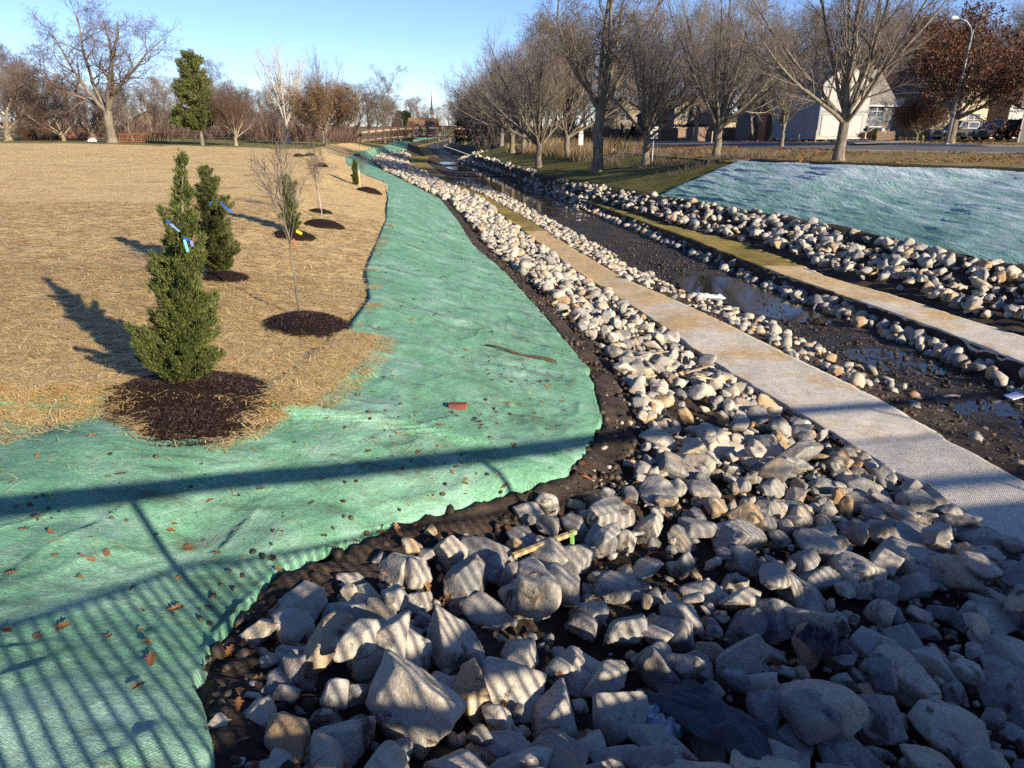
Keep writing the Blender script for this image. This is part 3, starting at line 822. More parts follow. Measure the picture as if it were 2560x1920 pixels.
# pools of the creek, each lying level
def pool(y0, y1, z, inset=0.0, wob=0.25):
    Y = np.linspace(y0, y1, 40); xs, zs = profile(Y)
    l, r = xs[IDX['G']] + inset, xs[IDX['H']] - inset
    u = np.sqrt(np.clip(1 - np.linspace(-1, 1, 40) ** 4, 0, 1)); c = (l + r) / 2; h = (r - l) / 2 * u
    h = h * (1 + wob * n2(Y, Y * 0, 1.1, 3, y0)); 
    V = np.concatenate([np.stack([c - h, Y, np.full(40, z)], 1), np.stack([c + h, Y, np.full(40, z)], 1)])
    F = np.array([(k, 40 + k, 41 + k, k + 1) for k in range(39)])
    return tag(link('creek_pool', mesh_from('creek_pool', V, F, M['water'])), kind='structure')
def zbed(y): return float(profile([y])[1][IDX['G'], 0])
for (dy0, dy1, dx0, dx1, dz, ins) in ((478, 384, 1210, 1040, 0.05, -0.15), (381, 374, 1030, 1010, 0.09, 0.0), (368, 360, 1000, 990, 0.10, 0.0), (355, 350, 985, 980, 0.11, 0.0), (708, 606, 1720, 1540, 0.045, 0.12), (820, 765, 1950, 1790, 0.0, 0.4), (965, 880, 2230, 2040, 0.0, 0.3)):
    ya = at_z(dx0 * D2F, dy0 * D2F, -5.2)[1]; yb = at_z(dx1 * D2F, dy1 * D2F, -5.25)[1]
    pool(ya, yb, zbed((ya + yb) / 2) + dz, ins)

# ------------------------------------------------------------------ the footbridge the picture is taken from
M['bridge_steel'] = plain('weathered_steel', (0.11, 0.055, 0.035), 0.8, spec=0.3, var=0.35, sc=4, bump=0.2)
M['deck_wood'] = plain('deck_wood', (0.30, 0.24, 0.17), 0.85, var=0.3, sc=3, bump=0.3)
fb = empty('footbridge', (0, -0.06, -0.24), R(10), 'rusty steel footbridge crossing the channel at the very front', 'footbridge')
def fpart(nm, mb, m): return mb.build(nm, m, fb)
b = MB().box(-16, 24, -2.75, 0.12, -1.90, -1.68); fpart('deck', b, M['deck_wood'])
for yy in (0.06, -2.7):
    b = MB().box(-16, 24, yy - 0.05, yy + 0.05, -2.15, -1.915); fpart('bottom_chord', b, M['bridge_steel'])
    b = MB().box(-16, 24, yy - 0.04, yy + 0.04, -0.38, -0.26); fpart('top_chord', b, M['bridge_steel'])
    b = MB().box(-16, 24, yy - 0.025, yy + 0.025, -0.86, -0.84); fpart('handrail', b, M['bridge_steel'])
    for k in range(12):
        x = -15.6 + k * 3.44
        b = MB().box(x - 0.022, x + 0.022, yy - 0.022, yy + 0.022, -1.67, -0.385); fpart('post', b, M['bridge_steel'])
    b = MB()
    for k in range(390):
        x = -15.5 + k * 0.10
        b.box(x - 0.009, x + 0.009, yy - 0.009, yy + 0.009, -1.66, -0.865)
    o = fpart('baluster', b, M['bridge_steel']); o['kind'] = 'stuff'

# ------------------------------------------------------------------ rocks
_ico = {}
def ico(level):
    if level not in _ico:
        bm = bmesh.new(); bmesh.ops.create_icosphere(bm, subdivisions=level, radius=1.0)
        v = np.array([p.co[:] for p in bm.verts]); f = np.array([[q.index for q in p.verts] for p in bm.faces]); bm.free()
        _ico[level] = (v / np.linalg.norm(v, axis=1)[:, None], f)
    return _ico[level]

def rock_shape(rng, level, flat=None):
    """an angular quarried stone of unit half-length: planes cut from a ball, edges knocked off"""
    d, f = ico(level)
    # three skewed pairs of bedding and joint planes, then a few broken corners
    q = np.array(Quaternion(rng.normal(size=4)).normalized().to_matrix())
    n = np.concatenate([q + rng.normal(size=(3, 3)) * 0.22, -q + rng.normal(size=(3, 3)) * 0.22, rng.normal(size=(rng.integers(3, 8), 3))])
    n /= np.linalg.norm(n, axis=1)[:, None]
    h = np.concatenate([rng.uniform(0.55, 1.0, 6), rng.uniform(0.72, 1.05, len(n) - 6)])
    c = np.clip(d @ n.T / h, 0, None)
    p = rng.uniform(35, 90) if level >= 4 else 60
    r = (np.sum(c ** p, 1) + 1e-9) ** (-1 / p)
    r = np.clip(r, 0.3, 1.35)
    s = rng.uniform(0, 90)
    v = d * r[:, None]
    if level >= 3:
        k = 1 + 0.05 * noise3(v * 1.3 + s) + (0.022 if level > 3 else 0.008) * noise3(v * 4 + s)
        if level >= 4:
            rid = np.abs(noise3(v * 2.6 + s + 40))
            k = k - 0.035 * np.clip(0.08 - rid, 0, 1) / 0.08 + 0.010 * fbm(v * 9 + s, 3, 0.6)
        v = v * k[:, None]
    ax = np.array((1.0, rng.uniform(0.55, 0.95), flat if flat else rng.uniform(0.36, 0.82)))
    v = v * ax
    v -= (v.max(0) + v.min(0)) / 2
    v /= (v.max(0) - v.min(0)).max() / 2
    return v, f

def rand_rot(rng, tilt=1.0):
    q = np.array(Euler((rng.normal() * 0.45 * tilt, rng.normal() * 0.45 * tilt, rng.uniform(0, 6.283))).to_matrix())
    return q

def project(P):
    """photograph pixel (2560 wide) of world points"""
    P = np.asarray(P)
    zc = P[:, 1] * _cp - P[:, 2] * _sp
    yc = P[:, 1] * _sp + P[:, 2] * _cp
    return np.stack([1280 + FPX * P[:, 0] / zc, 960 - FPX * yc / zc], 1)

class Pile:
    """a height map on which stones are let down one after another until they touch"""
    def __init__(s, x0, x1, y0, y1, cell=0.025, sink=0.06):
        s.x0, s.y0, s.c = x0, y0, cell
        s.nx, s.ny = int((x1 - x0) / cell), int((y1 - y0) / cell)
        gx = x0 + (np.arange(s.nx) + 0.5) * cell; gy = y0 + (np.arange(s.ny) + 0.5) * cell
        X, Y = np.meshgrid(gx, gy)
        s.H = zbase(X.ravel(), Y.ravel()).reshape(X.shape) - sink
        s.base = s.H.copy()
    def cells(s, v):
        ix = np.floor((v[:, 0] - s.x0) / s.c).astype(int); iy = np.floor((v[:, 1] - s.y0) / s.c).astype(int)
        ok = (ix >= 0) & (ix < s.nx) & (iy >= 0) & (iy < s.ny)
        return ix, iy, ok
    def rest(s, v, pct=86):
        ix, iy, ok = s.cells(v)
        if ok.sum() < 6: return None
        lower = ok & (v[:, 2] < np.median(v[:, 2]))
        d = s.H[iy[lower], ix[lower]] - v[lower, 2]
        if len(d) < 3: return None
        return float(np.percentile(d, pct))
    def add(s, v):
        ix, iy, ok = s.cells(v)
        np.maximum.at(s.H, (iy[ok], ix[ok]), v[ok, 2])

rng = np.random.default_rng(2024)
pile = Pile(-3.0, 11.5, 0.2, 12.5)

# stones one can pick out in the photograph: x, y, width, height in the 2212 px view, tone, label
KEY = [
 (897, 1528, 225, 265, 0.62, 'largest tan boulder, standing on edge at the bottom centre of the rock bank'),
 (720, 1612, 225, 115, 0.47, 'broad grey boulder lying at the bottom edge, left of the largest tan boulder'),
 (1082, 1632, 180, 110, 0.42, 'pale grey boulder with black mud spots at the bottom edge, right of the largest boulder'),
 (985, 1385, 135, 165, 0.56, 'smooth pale boulder striped by railing shadow just behind the largest tan boulder'),
 (1102, 1490, 160, 150, 0.60, 'cream boulder with a dark mud hole, right of the ochre slab'),
 (1020, 1500, 75, 190, 0.90, 'ochre yellow slab wedged against the right side of the largest tan boulder'),
 (642, 1312, 145, 115, 0.57, 'cream boulder at the green blanket corner with shadow stripes'),
 (563, 1368, 115, 65, 0.70, 'low cream stone half sunk in soil beside the green blanket corner'),
 (800, 1418, 115, 105, 0.85, 'yellowish pointed stone left of the largest tan boulder'),
 (868, 1238, 115, 95, 0.44, 'grey wedge stone below the dark soil heap'),
 (968, 1200, 95, 90, 0.74, 'sunlit cream yellow block at the top of the near pile'),
 (1062, 1212, 140, 115, 0.06, 'dark slate grey boulder left of the wooden stake'),
 (1003, 1265, 90, 150, 0.12, 'tall dark grey stone under the sunlit cream yellow block'),
 (1132, 1295, 120, 115, 0.66, 'cream boulder with rippled side in the middle of the near pile'),
 (1232, 1212, 125, 75, 0.30, 'flat topped grey boulder under the wooden stake'),
 (1318, 1122, 110, 105, 0.40, 'pointed pale grey boulder at the soil edge above the wooden stake'),
 (1397, 1142, 75, 68, 0.72, 'sunlit cream block right of the pointed pale grey boulder'),
 (1200, 1542, 115, 160, 0.47, 'upright grey boulder crossed by the deck shadow edge'),
 (1250, 1455, 150, 125, 0.67, 'tan rounded boulder above the upright grey boulder'),
 (1340, 1560, 125, 140, 0.33, 'grey boulder left of the crumpled silver sheet'),
 (1272, 1335, 90, 78, 0.42, 'pale round stone right of the rippled cream boulder'),
 (1350, 1365, 100, 80, 0.26, 'grey block in shade right of the pale round stone'),
 (1472, 1342, 100, 88, 0.36, 'pale grey block in the middle of the shade edge'),
 (1350, 1272, 120, 85, 0.40, 'frosted grey boulder with a sunlit corner in mid pile'),
 (1606, 1432, 120, 130, 0.28, 'round blue grey boulder standing alone in shade'),
 (1663, 1345, 118, 115, 0.22, 'squarish dark grey boulder in shade up right of the round one'),
 (1415, 1455, 105, 130, 0.08, 'dark triangular boulder behind the crumpled silver sheet'),
 (1500, 1450, 90, 95, 0.10, 'dark block between the triangular boulder and the round blue grey one'),
 (1852, 1240, 140, 120, 0.64, 'long brownish boulder in the upper shaded pile'),
 (1590, 1162, 140, 85, 0.30, 'long grey boulder on the sun and shade border'),
 (1760, 1352, 160, 90, 0.58, 'long tan grey boulder in shade behind the dark navy bag'),
 (2062, 1588, 190, 165, 0.76, 'big brownish slab leaning at the bottom right'),
 (1885, 1560, 190, 110, 0.32, 'flat grey slab with black mud patch at the lower right'),
 (2182, 1512, 150, 150, 0.18, 'large blue grey slab cut by the right edge of the picture'),
 (1700, 1608, 165, 120, 0.24, 'long blue grey boulder at the bottom edge, lower right'),
 (1812, 1415, 100, 95, 0.33, 'grey stone right of the dark navy bag'),
 (1962, 1390, 120, 90, 0.34, 'pale grey boulder in the middle of the shaded right pile'),
 (2135, 1345, 160, 95, 0.30, 'long grey slab near the right edge in shade'),
 (2000, 1440, 160, 85, 0.44, 'low grey slab with a ridge in the shaded right pile'),
 (745, 1548, 100, 65, 0.38, 'small pale stone pointing right at the foot of the largest boulder'),
 (722, 1502, 62, 70, 0.38, 'small pale blue grey stone left of the largest boulder'),
 (582, 1505, 100, 75, 0.52, 'cream grey stone in the dark soil of the bank corner'),
 (478, 1572, 85, 70, 0.55, 'pale stone tucked against the green blanket edge at lower left'),
 (775, 1300, 115, 85, 0.60, 'stone with a yellow top above the pointed yellowish stone'),
 (897, 1312, 80, 75, 0.46, 'speckled grey stone left of the tall dark grey stone'),
 (880, 1368, 90, 70, 0.45, 'pale blocky stone behind the largest tan boulder'),
 (1430, 1622, 190, 110, 0.55, 'brown grey boulder at the bottom edge under the silver sheet'),
 (1540, 1610, 130, 120, 0.30, 'blue grey boulder right of the silver sheet at the bottom edge'),
 (1540, 938, 85, 55, 0.70, 'big cream stone in the sunlit left bank'),
 (1278, 722, 52, 40, 0.92, 'square orange stained stone at the upper left of the sunlit bank'),
 (1655, 965, 110, 60, 0.40, 'long grey stone in the sunlit left bank'),
 (1165, 1270, 95, 130, 0.45, 'tall pale stone beside the rippled cream boulder'),
]

rock_id = 0
placed = []
def put_rock(v, f, level, tone, label, group, tri_smooth=True, name='riprap_rock'):
    c = (v.max(0) + v.min(0)) / 2
    me = mesh_from(name, v - c, f, M['rock'], tri_smooth)
    o = link(name, me, None, c)
    o['tone'] = float(tone)
    tag(o, label, 'rock', group)
    placed.append((c[0], c[1], np.abs(v - c)[:, :2].max()))
    return o

for (dx, dy, w, h, tone, lab) in KEY:
    px, py = dx * D2F, dy * D2F
    g = ground_pixel(px, py + 0.22 * h * D2F)
    t = np.linalg.norm(g) * 0.98
    wm, hm = w * D2F * t / FPX, h * D2F * t / FPX
    best = None
    for k in range(14):
        v, f = rock_shape(rng, 5)
        q = rand_rot(rng, 1.6 if h > w else 0.8)
        v = v @ q.T
        pp = project(v * 0.25 + g + np.array((0, 0, 0.1)))
        ext_ = pp.max(0) - pp.min(0)
        sc = 0.25 * math.sqrt((w * D2F * h * D2F) / (ext_[0] * ext_[1]))
        ar = abs(math.log((ext_[0] / ext_[1]) / (w / h)))
        if best is None or ar < best[0]: best = (ar, v * sc, f)
    v, f = best[1], best[2]
    v = v + np.array((g[0], g[1], 0))
    z = pile.rest(v, 80)
    if z is None: continue
    v[:, 2] += z - 0.02
    # move along the view so that the stone covers its place in the picture
    for it in range(3):
        pp = project(v); cpx = (pp.max(0) + pp.min(0)) / 2
        tt = np.linalg.norm(v.mean(0))
        v[:, 0] += (px - cpx[0]) / FPX * tt
        v[:, 1] -= (py - cpx[1]) / FPX * tt * 1.35
        zz = pile.rest(v, 80)
        if zz is not None: v[:, 2] += zz - 0.02
    pile.add(v)
    put_rock(v, f, 5, tone, lab, None)

# the rest of the near stones: big ones first, then smaller ones into the gaps
def bank_ok(x, y, margin=0.0):
    xc = line_x('C', y)[0]; xe = line_x('E', y)[0]
    gap = np.interp(y, [2, 3.2, 5.5, 6.6, 8.3, 10, 14], [0.25, 0.35, 0.30, 0.75, 0.62, 0.5, 0.4])
    return xc + gap + margin < x < xe - np.interp(y, [2, 8, 14], [0.55, 0.42, 0.35])
SHORT = ['largest tan boulder', 'broad grey boulder', 'mud spotted boulder', 'smooth pale boulder striped by shadow', 'cream boulder with the mud hole', 'ochre slab', 'cream corner boulder', 'low cream stone in the soil',
 'yellowish pointed stone', 'grey wedge below the soil heap', 'sunlit cream yellow block', 'dark slate boulder by the stake', 'tall dark grey stone', 'rippled cream boulder', 'flat topped boulder', 'pointed pale boulder above the stake', 'sunlit cream block', 'upright grey boulder',
 'tan rounded boulder', 'grey boulder by the silver sheet', 'pale round stone', 'grey shaded block', 'pale block at the shade edge', 'frosted boulder in mid pile', 'round blue grey boulder', 'squarish dark boulder', 'dark triangular boulder', 'dark shaded block',
 'long brownish boulder', 'long shade border boulder', 'long tan grey boulder', 'big brownish slab', 'flat slab with the mud patch', 'large right edge slab', 'long blue grey boulder', 'grey stone by the navy bag', 'pale boulder in the shaded pile', 'long slab near the right edge',
 'low ridged slab', 'small pale stone pointing right', 'small pale blue grey stone', 'cream grey stone in the bank corner', 'pale blanket edge stone', 'yellow topped stone', 'speckled grey stone', 'pale blocky stone', 'brown grey boulder', 'blue grey boulder by the sheet',
 'big cream stone of the sunlit bank', 'orange stained stone', 'long grey stone of the sunlit bank', 'tall pale stone']
KEYPX = np.array([(k[0], k[1]) for k in KEY], float)
used_labels = {}
def zone_label(v, tone, size):
    c = v.mean(0); p = project(c[None])[0] / D2F
    sz = 'large' if size > 0.235 else ('middling' if size > 0.165 else 'small')
    col = 'dark grey' if tone < 0.2 else ('grey' if tone < 0.42 else ('pale grey' if tone < 0.62 else ('cream' if tone < 0.82 else 'ochre')))
    e = np.sort(v.max(0) - v.min(0)); shp = 'flat ' if e[0] < 0.42 * e[2] else ('long ' if e[1] < 0.62 * e[2] else ('blocky ' if e[0] > 0.75 * e[2] else ''))
    order = np.argsort(np.hypot(*(KEYPX - p).T))
    for k in order[:3]:
        dx, dy = p - KEYPX[k]
        rel = ('right of' if dx > 0 else 'left of') if abs(dx) > 1.3 * abs(dy) else ('below' if dy > 0 else 'above')
        if np.hypot(dx, dy) > 130: rel = 'further ' + rel
        lab = f'{sz} {shp}{col} stone {rel} the {SHORT[k]}'
        if lab not in used_labels: break
    used_labels[lab] = used_labels.get(lab, 0) + 1
    return lab, f'{shp}{col} stones {rel} the {SHORT[k]}'
def pile_hit(dx, dy):
    """point on top of the piled stones under a pixel of the 2212 view"""
    d = ray(dx * D2F, dy * D2F)
    for t in np.arange(2.5, 14, 0.02):
        q = d * t; ix, iy = int((q[0] - pile.x0) / pile.c), int((q[1] - pile.y0) / pile.c)
        if 0 <= ix < pile.nx and 0 <= iy < pile.ny and q[2] <= pile.H[iy, ix]: return np.array((q[0], q[1], pile.H[iy, ix]))
    return gd(dx, dy)
n_ind = 0
MAXI = 300 - len(KEY)
tries = 0
for size0, size1, count in ((0.23, 0.33, 64), (0.17, 0.24, 104), (0.12, 0.18, MAXI - 168)):
    made = 0; tries = 0
    while made < count and tries < count * 60:
        tries += 1
        y = 1.9 + (8.3 - 1.9) * rng.random() ** 1.15
        xc = line_x('C', y)[0]; xe = min(line_x('E', y)[0], 0.80 * y + 2.2)
        x = rng.uniform(xc, xe)
        if not bank_ok(x, y): continue
        s = rng.uniform(size0, size1) * (0.8 if x < xc + 0.9 else 1.0)
        # no stone on top of a stone picked out by hand
        if any((x - a) ** 2 + (y - b_) ** 2 < (0.66 * c + 0.45 * s) ** 2 for a, b_, c in placed[:len(KEY)]): continue
        if size0 > 0.15 and any((x - a) ** 2 + (y - b_) ** 2 < (0.40 * c + 0.42 * s) ** 2 for a, b_, c in placed[len(KEY):]): continue
        best = None
        for k in range(4):
            v, f = rock_shape(rng, 4)
            v = (v * s) @ rand_rot(rng).T
            jx, jy = rng.normal(size=2) * 0.06
            v = v + np.array((x + jx, y + jy, 0))
            z = pile.rest(v, 82)
            if z is None: continue
            gz = zat(x + jx, y + jy)
            top = z + v[:, 2].max() - gz
            if best is None or top < best[0]: best = (top, v + np.array((0, 0, z - 0.02)), f)
        if best is None or best[0] > 2.2 * s + 0.16: continue
        v, f = best[1], best[2]
        pile.add(v)
        tone = float(np.clip(rng.beta(1.5, 2.0), 0, 0.99))
        if rng.random() < 0.07: tone = rng.uniform(0.82, 0.97)
        lab, grp = zone_label(v, tone, s)
        put_rock(v, f, 4, tone, lab, grp)
        made += 1; n_ind += 1
print('STONES', n_ind + len(KEY), len(placed))

# stones past the three hundred nearest: one mass per bank
def mass(name, label, specs, level, seed):
    """specs: arrays x, y, z, size"""
    r = np.random.default_rng(seed)
    shapes = [rock_shape(r, level) for _ in range(12)]
    V, F, off = [], [], 0
    x, y, z, s = specs
    kind = r.integers(0, 24, len(x))
    for k in range(12):
        idx = np.where(kind == k)[0]
        if len(idx) == 0: continue
        v, f = shapes[k]
        n = len(idx)
        a = r.uniform(0, 6.283, n); ti = r.normal(size=n) * 0.42; tj = r.normal(size=n) * 0.42
        ca, sa, ci, si, cj, sj = np.cos(a), np.sin(a), np.cos(ti), np.sin(ti), np.cos(tj), np.sin(tj)
        Rz = np.zeros((n, 3, 3)); Rz[:, 0, 0] = ca; Rz[:, 0, 1] = -sa; Rz[:, 1, 0] = sa; Rz[:, 1, 1] = ca; Rz[:, 2, 2] = 1
        Rx = np.zeros((n, 3, 3)); Rx[:, 0, 0] = 1; Rx[:, 1, 1] = ci; Rx[:, 1, 2] = -si; Rx[:, 2, 1] = si; Rx[:, 2, 2] = ci
        Ry = np.zeros((n, 3, 3)); Ry[:, 1, 1] = 1; Ry[:, 0, 0] = cj; Ry[:, 0, 2] = sj; Ry[:, 2, 0] = -sj; Ry[:, 2, 2] = cj
        Q = np.einsum('nij,njk,nkl->nil', Rx, Ry, Rz)
        W = np.einsum('nij,vj->nvi', Q, v) * s[idx][:, None, None] + np.stack([x[idx], y[idx], z[idx]], 1)[:, None, :]
        V.append(W.reshape(-1, 3)); F.append((f[None] + (np.arange(n) * len(v))[:, None, None] + off).reshape(-1, 3)); off += n * len(v)
    if not V: return
    o = link(name, mesh_from(name, np.concatenate(V), np.concatenate(F), M['rocks'], level >= 4))
    return tag(o, label, 'rocks', kind='stuff')

def scatter(L, Rr, y0, y1, per_m2, s0, s1, lift, seed, ml=0.1, mr=0.1, pw=1.5):
    """random stone places between two break lines, evenly over the ground"""
    r = np.random.default_rng(seed)
    yy = np.linspace(y0, y1, 200); xs, _ = profile(yy)
    w = np.clip(xs[IDX[Rr]] - mr - xs[IDX[L]] - ml, 0.02, None)
    area = float(np.trapezoid(w, yy)) if hasattr(np, 'trapezoid') else float(np.trapz(w, yy))
    n = int(per_m2 * area)
    cdf = np.cumsum(w); cdf = cdf / cdf[-1]
    y = np.interp(r.random(n), cdf, yy)
    xs, _ = profile(y); a, b = xs[IDX[L]] + ml, xs[IDX[Rr]] - mr
    x = a + np.clip(b - a, 0.02, None) * r.random(n)
    s = r.uniform(0, 1, n) ** pw * (s1 - s0) + s0
    z = zbase(x, y) + s * 0.25 - 0.05 + r.uniform(0, lift, n)
    return x, y, z, s

cat = lambda *a: tuple(np.concatenate(q) for q in zip(*a))
def clear_of_near(sp, margin=0.4):
    x, y, z, s = sp
    near = (y < 8.4)
    return sp if not near.any() else tuple(q[~near] for q in sp)
G1 = lambda y: 0
mass('riprap', 'sunlit mass of broken limestone on the left bank beyond the nearest stones', clear_of_near(scatter('C', 'E', 8.2, 17, 30, 0.08, 0.23, 0.12, 1, 0.62, 0.36)), 3, 11)
mass('riprap', 'band of broken limestone on the left bank running on towards the bridge', scatter('C', 'E', 17, 42, 34, 0.07, 0.22, 0.15, 2, 0.62, 0.3), 2, 12)
mass('riprap', 'far bend of the left rock band below the distant footbridge', scatter('C', 'E', 42, 124, 11, 0.12, 0.32, 0.18, 3, 0.3, 0.1), 2, 13)
mass('riprap', 'near part of the shaded rock bank under the frosty blanket', scatter('J', 'K', 8, 30, 17, 0.10, 0.29, 0.14, 4, 0.5, 0.35), 3, 14)
mass('riprap', 'middle part of the right rock bank below the grass slope', cat(scatter('J', 'K', 30, Y_J2, 14, 0.11, 0.29, 0.18, 5, 0.25, 0.15), scatter('I', 'K', Y_J2, 66, 14, 0.11, 0.30, 0.18, 25, -0.1, 0.1)), 2, 15)
mass('riprap', 'far end of the right rock bank near the distant footbridge', scatter('H', 'K', 66, 128, 9, 0.14, 0.36, 0.2, 6, 0.0, -0.3), 2, 16)
mass('riprap', 'low row of broken stones between the coir matting and the creek bed', cat(scatter('F', 'G', 13, 70, 24, 0.06, 0.19, 0.10, 7, 0.12, -0.1), scatter('F', 'G', 3, 13, 9, 0.05, 0.17, 0.02, 8, 0.28, -0.1)), 2, 17)
mass('riprap', 'row of broken stones along the far side of the creek bed', cat(scatter('H', 'I', 8, 22, 26, 0.08, 0.24, 0.26, 26, -0.6, 0.1), scatter('H', 'I', 5, Y_J2, 34, 0.07, 0.23, 0.14, 9, -0.55, 0.05), scatter('H', 'I', Y_J2, 66, 20, 0.1, 0.26, 0.12, 10, -0.3, -0.2)), 2, 18)
# smaller stones fill the near pile between the big ones
r = np.random.default_rng(40)
nx, ny, nz, ns, nshape = [], [], [], [], []
for k in range(3600):
    y = 1.7 + 7.0 * r.random() ** 1.1
    xc = line_x('C', y)[0]; xe = min(line_x('E', y)[0], 0.80 * y + 2.0); x = r.uniform(xc, xe)
    if not bank_ok(x, y, -0.08): continue
    s_ = 0.055 + 0.085 * r.random() ** 1.3
    ix, iy = int((x - pile.x0) / pile.c), int((y - pile.y0) / pile.c); w = int(s_ * 0.7 / pile.c) + 1
    H = pile.H[max(iy - w, 0):iy + w + 1, max(ix - w, 0):ix + w + 1]
    if H.size == 0: continue
    z = float(np.percentile(H, 62)); gz = zat(x, y)
    if z - gz > 0.05: continue
    nx.append(x); ny.append(y); nz.append(z + s_ * 0.35); ns.append(s_)
    pile.H[max(iy - w, 0):iy + w + 1, max(ix - w, 0):ix + w + 1] = np.maximum(H, z + s_ * 0.7)
mass('riprap', 'smaller stones filling the near rock bank between the large ones', (np.array(nx), np.array(ny), np.array(nz), np.array(ns)), 3, 19)
# pebbles and broken bits filling the gaps of the near pile, and gravel of the creek bed
x, y, z, s = scatter('C', 'E', 1.4, 9.5, 70, 0.015, 0.06, 0.0, 21, 0.12, 0.1)
mass('rubble', 'small broken stone lying in the gaps of the near rock bank', (x, y, z + 0.02, s), 1, 22)
x, y, z, s = scatter('G', 'H', 5, 34, 55, 0.012, 0.075, 0.02, 23, 0.0, 0.0, 2.5)
mb_ = mass('gravel', 'dark wet gravel strewn over the creek bed', (x, y, z + 0.04, s), 1, 24)
M['wet_stone'] = soil_material('wet_gravel', (0.022, 0.019, 0.016), (0.11, 0.092, 0.072), 2.0)
mb_.data.materials[0] = M['wet_stone']
# clods of the bare soil
def clods(name, label, L, Rr, y0, y1, d, s0, s1, seed, ml, mr, lift=0.0):
    x, y, z, s = scatter(L, Rr, y0, y1, d, s0, s1, lift, seed, ml, mr)
    o = mass(name, label, (x, y, z + 0.05, s), 1, seed + 50)
    o.data.materials[0] = M['clod']; o['category'] = 'soil clods'
    return o
x, y, z, s = scatter('C', 'E', 1.6, 26, 110, 0.008, 0.055, 0.02, 31, -0.03, 0.0)
xc = line_x('C', y); k = (x - xc) < np.interp(y, [1.6, 4, 6.5, 10, 26], [0.6, 0.6, 1.0, 0.75, 0.6])
o = mass('soil_clods', 'crumbly dark soil clods along the edge of the green blanket', (x[k], y[k], z[k] + 0.04, s[k]), 1, 81); o.data.materials[0] = M['clod']; o['category'] = 'soil clods'
x, y, z, s = scatter('C', 'E', 1.6, 26, 60, 0.008, 0.05, 0.02, 32, 0.0, -0.02)
xe = line_x('E', y); k = (xe - x) < 0.55
o = mass('soil_clods', 'dark soil clods between the near rocks and the coir matting', (x[k], y[k], z[k] + 0.04, s[k]), 1, 82); o.data.materials[0] = M['clod']; o['category'] = 'soil clods'
clods('soil_clods', 'dark soil clods between the coir matting and the creek bed', 'F', 'G', 5, 30, 90, 0.01, 0.06, 33, 0.0, 0.0)
clods('soil_clods', 'dark soil clods under the far coir matting', 'H', 'I', 8, 30, 50, 0.012, 0.06, 34, 0.0, 0.0)
clods('soil_clods', 'dark soil ridge under the frosty blanket', 'J', 'K', 10, 40, 60, 0.015, 0.08, 35, 2.2, -0.1)

# ------------------------------------------------------------------ trees
def tubes(levels):
    """levels: list of (points (n, k, 3), radii (n, k), sides) -> verts, faces"""
    V, F, off = [], [], 0
    for P, Rr, sd in levels:
        n, k, _ = P.shape
        D = np.empty_like(P); D[:, 1:-1] = P[:, 2:] - P[:, :-2]; D[:, 0] = P[:, 1] - P[:, 0]; D[:, -1] = P[:, -1] - P[:, -2]
        D /= np.linalg.norm(D, axis=2, keepdims=True) + 1e-9
        ref = np.array((0.62, 0.33, 0.71)) + np.random.default_rng(n).normal(size=(n, 3)) * 0.3
        U = ref[:, None] - D * np.einsum('ni,nki->nk', ref, D)[:, :, None]
        U /= np.linalg.norm(U, axis=2, keepdims=True) + 1e-9
        W = np.cross(D, U)
        a = np.arange(sd) * 2 * math.pi / sd
        ring = P[:, :, None] + Rr[:, :, None, None] * (U[:, :, None] * np.cos(a)[:, None] + W[:, :, None] * np.sin(a)[:, None])
        V.append(ring.reshape(-1, 3))
        i = np.arange(n * k * sd).reshape(n, k, sd) + off
        j = np.roll(i, -1, 2)
        F.append(np.stack([i[:, :-1], j[:, :-1], j[:, 1:], i[:, 1:]], 3).reshape(-1, 4))
        off += n * k * sd
    return np.concatenate(V), np.concatenate(F)

def sprout(r, par, count, t0, t1, ang, length, rratio, segs, sides, up=0.1, wander=0.12, taper=0.25, lt=0.35, rmin=0.003, upper=1.0, rmax=9):
    """children growing out of every branch of par = (points, radii, sides)"""
    P, Rr, _ = par
    n, k, _ = P.shape
    idx = np.repeat(np.arange(n), count)
    u = (np.tile(np.arange(count), n) + r.uniform(0, 1, n * count)) / count
    t = t0 + (t1 - t0) * u ** upper
    f = t * (k - 1); a = np.minimum(f.astype(int), k - 2); w = (f - a)[:, None]
    pos = P[idx, a] * (1 - w) + P[idx, a + 1] * w
    rad = Rr[idx, a] * (1 - w[:, 0]) + Rr[idx, a + 1] * w[:, 0]
    d = P[idx, a + 1] - P[idx, a]; d /= np.linalg.norm(d, axis=1, keepdims=True) + 1e-9
    ga = np.tile(np.arange(count), n) * 2.4 + r.uniform(0, 6.283, n)[idx] + r.normal(size=n * count) * 0.5
    ref = np.array((0.35, 0.9, 0.2)); U = ref - d * (d @ ref)[:, None]; U /= np.linalg.norm(U, axis=1, keepdims=True) + 1e-9
    W = np.cross(d, U)
    an = R(1) * r.uniform(ang[0], ang[1], n * count)
    dr = d * np.cos(an)[:, None] + (U * np.cos(ga)[:, None] + W * np.sin(ga)[:, None]) * np.sin(an)[:, None]
    ln = r.uniform(length[0], length[1], n * count) * (1 - lt * t)
    r0 = np.clip(rad * rratio, rmin, rmax)
    pts = [pos]; step = (ln / segs)[:, None]
    for s in range(segs):
        dr = dr + r.normal(size=dr.shape) * wander + np.array((0, 0, up))
        dr /= np.linalg.norm(dr, axis=1, keepdims=True)
        pts.append(pts[-1] + dr * step)
    Pn = np.stack(pts, 1)
    Rn = r0[:, None] * np.linspace(1, taper, segs + 1)[None]
    return (Pn, np.maximum(Rn, rmin * 0.6), sides)

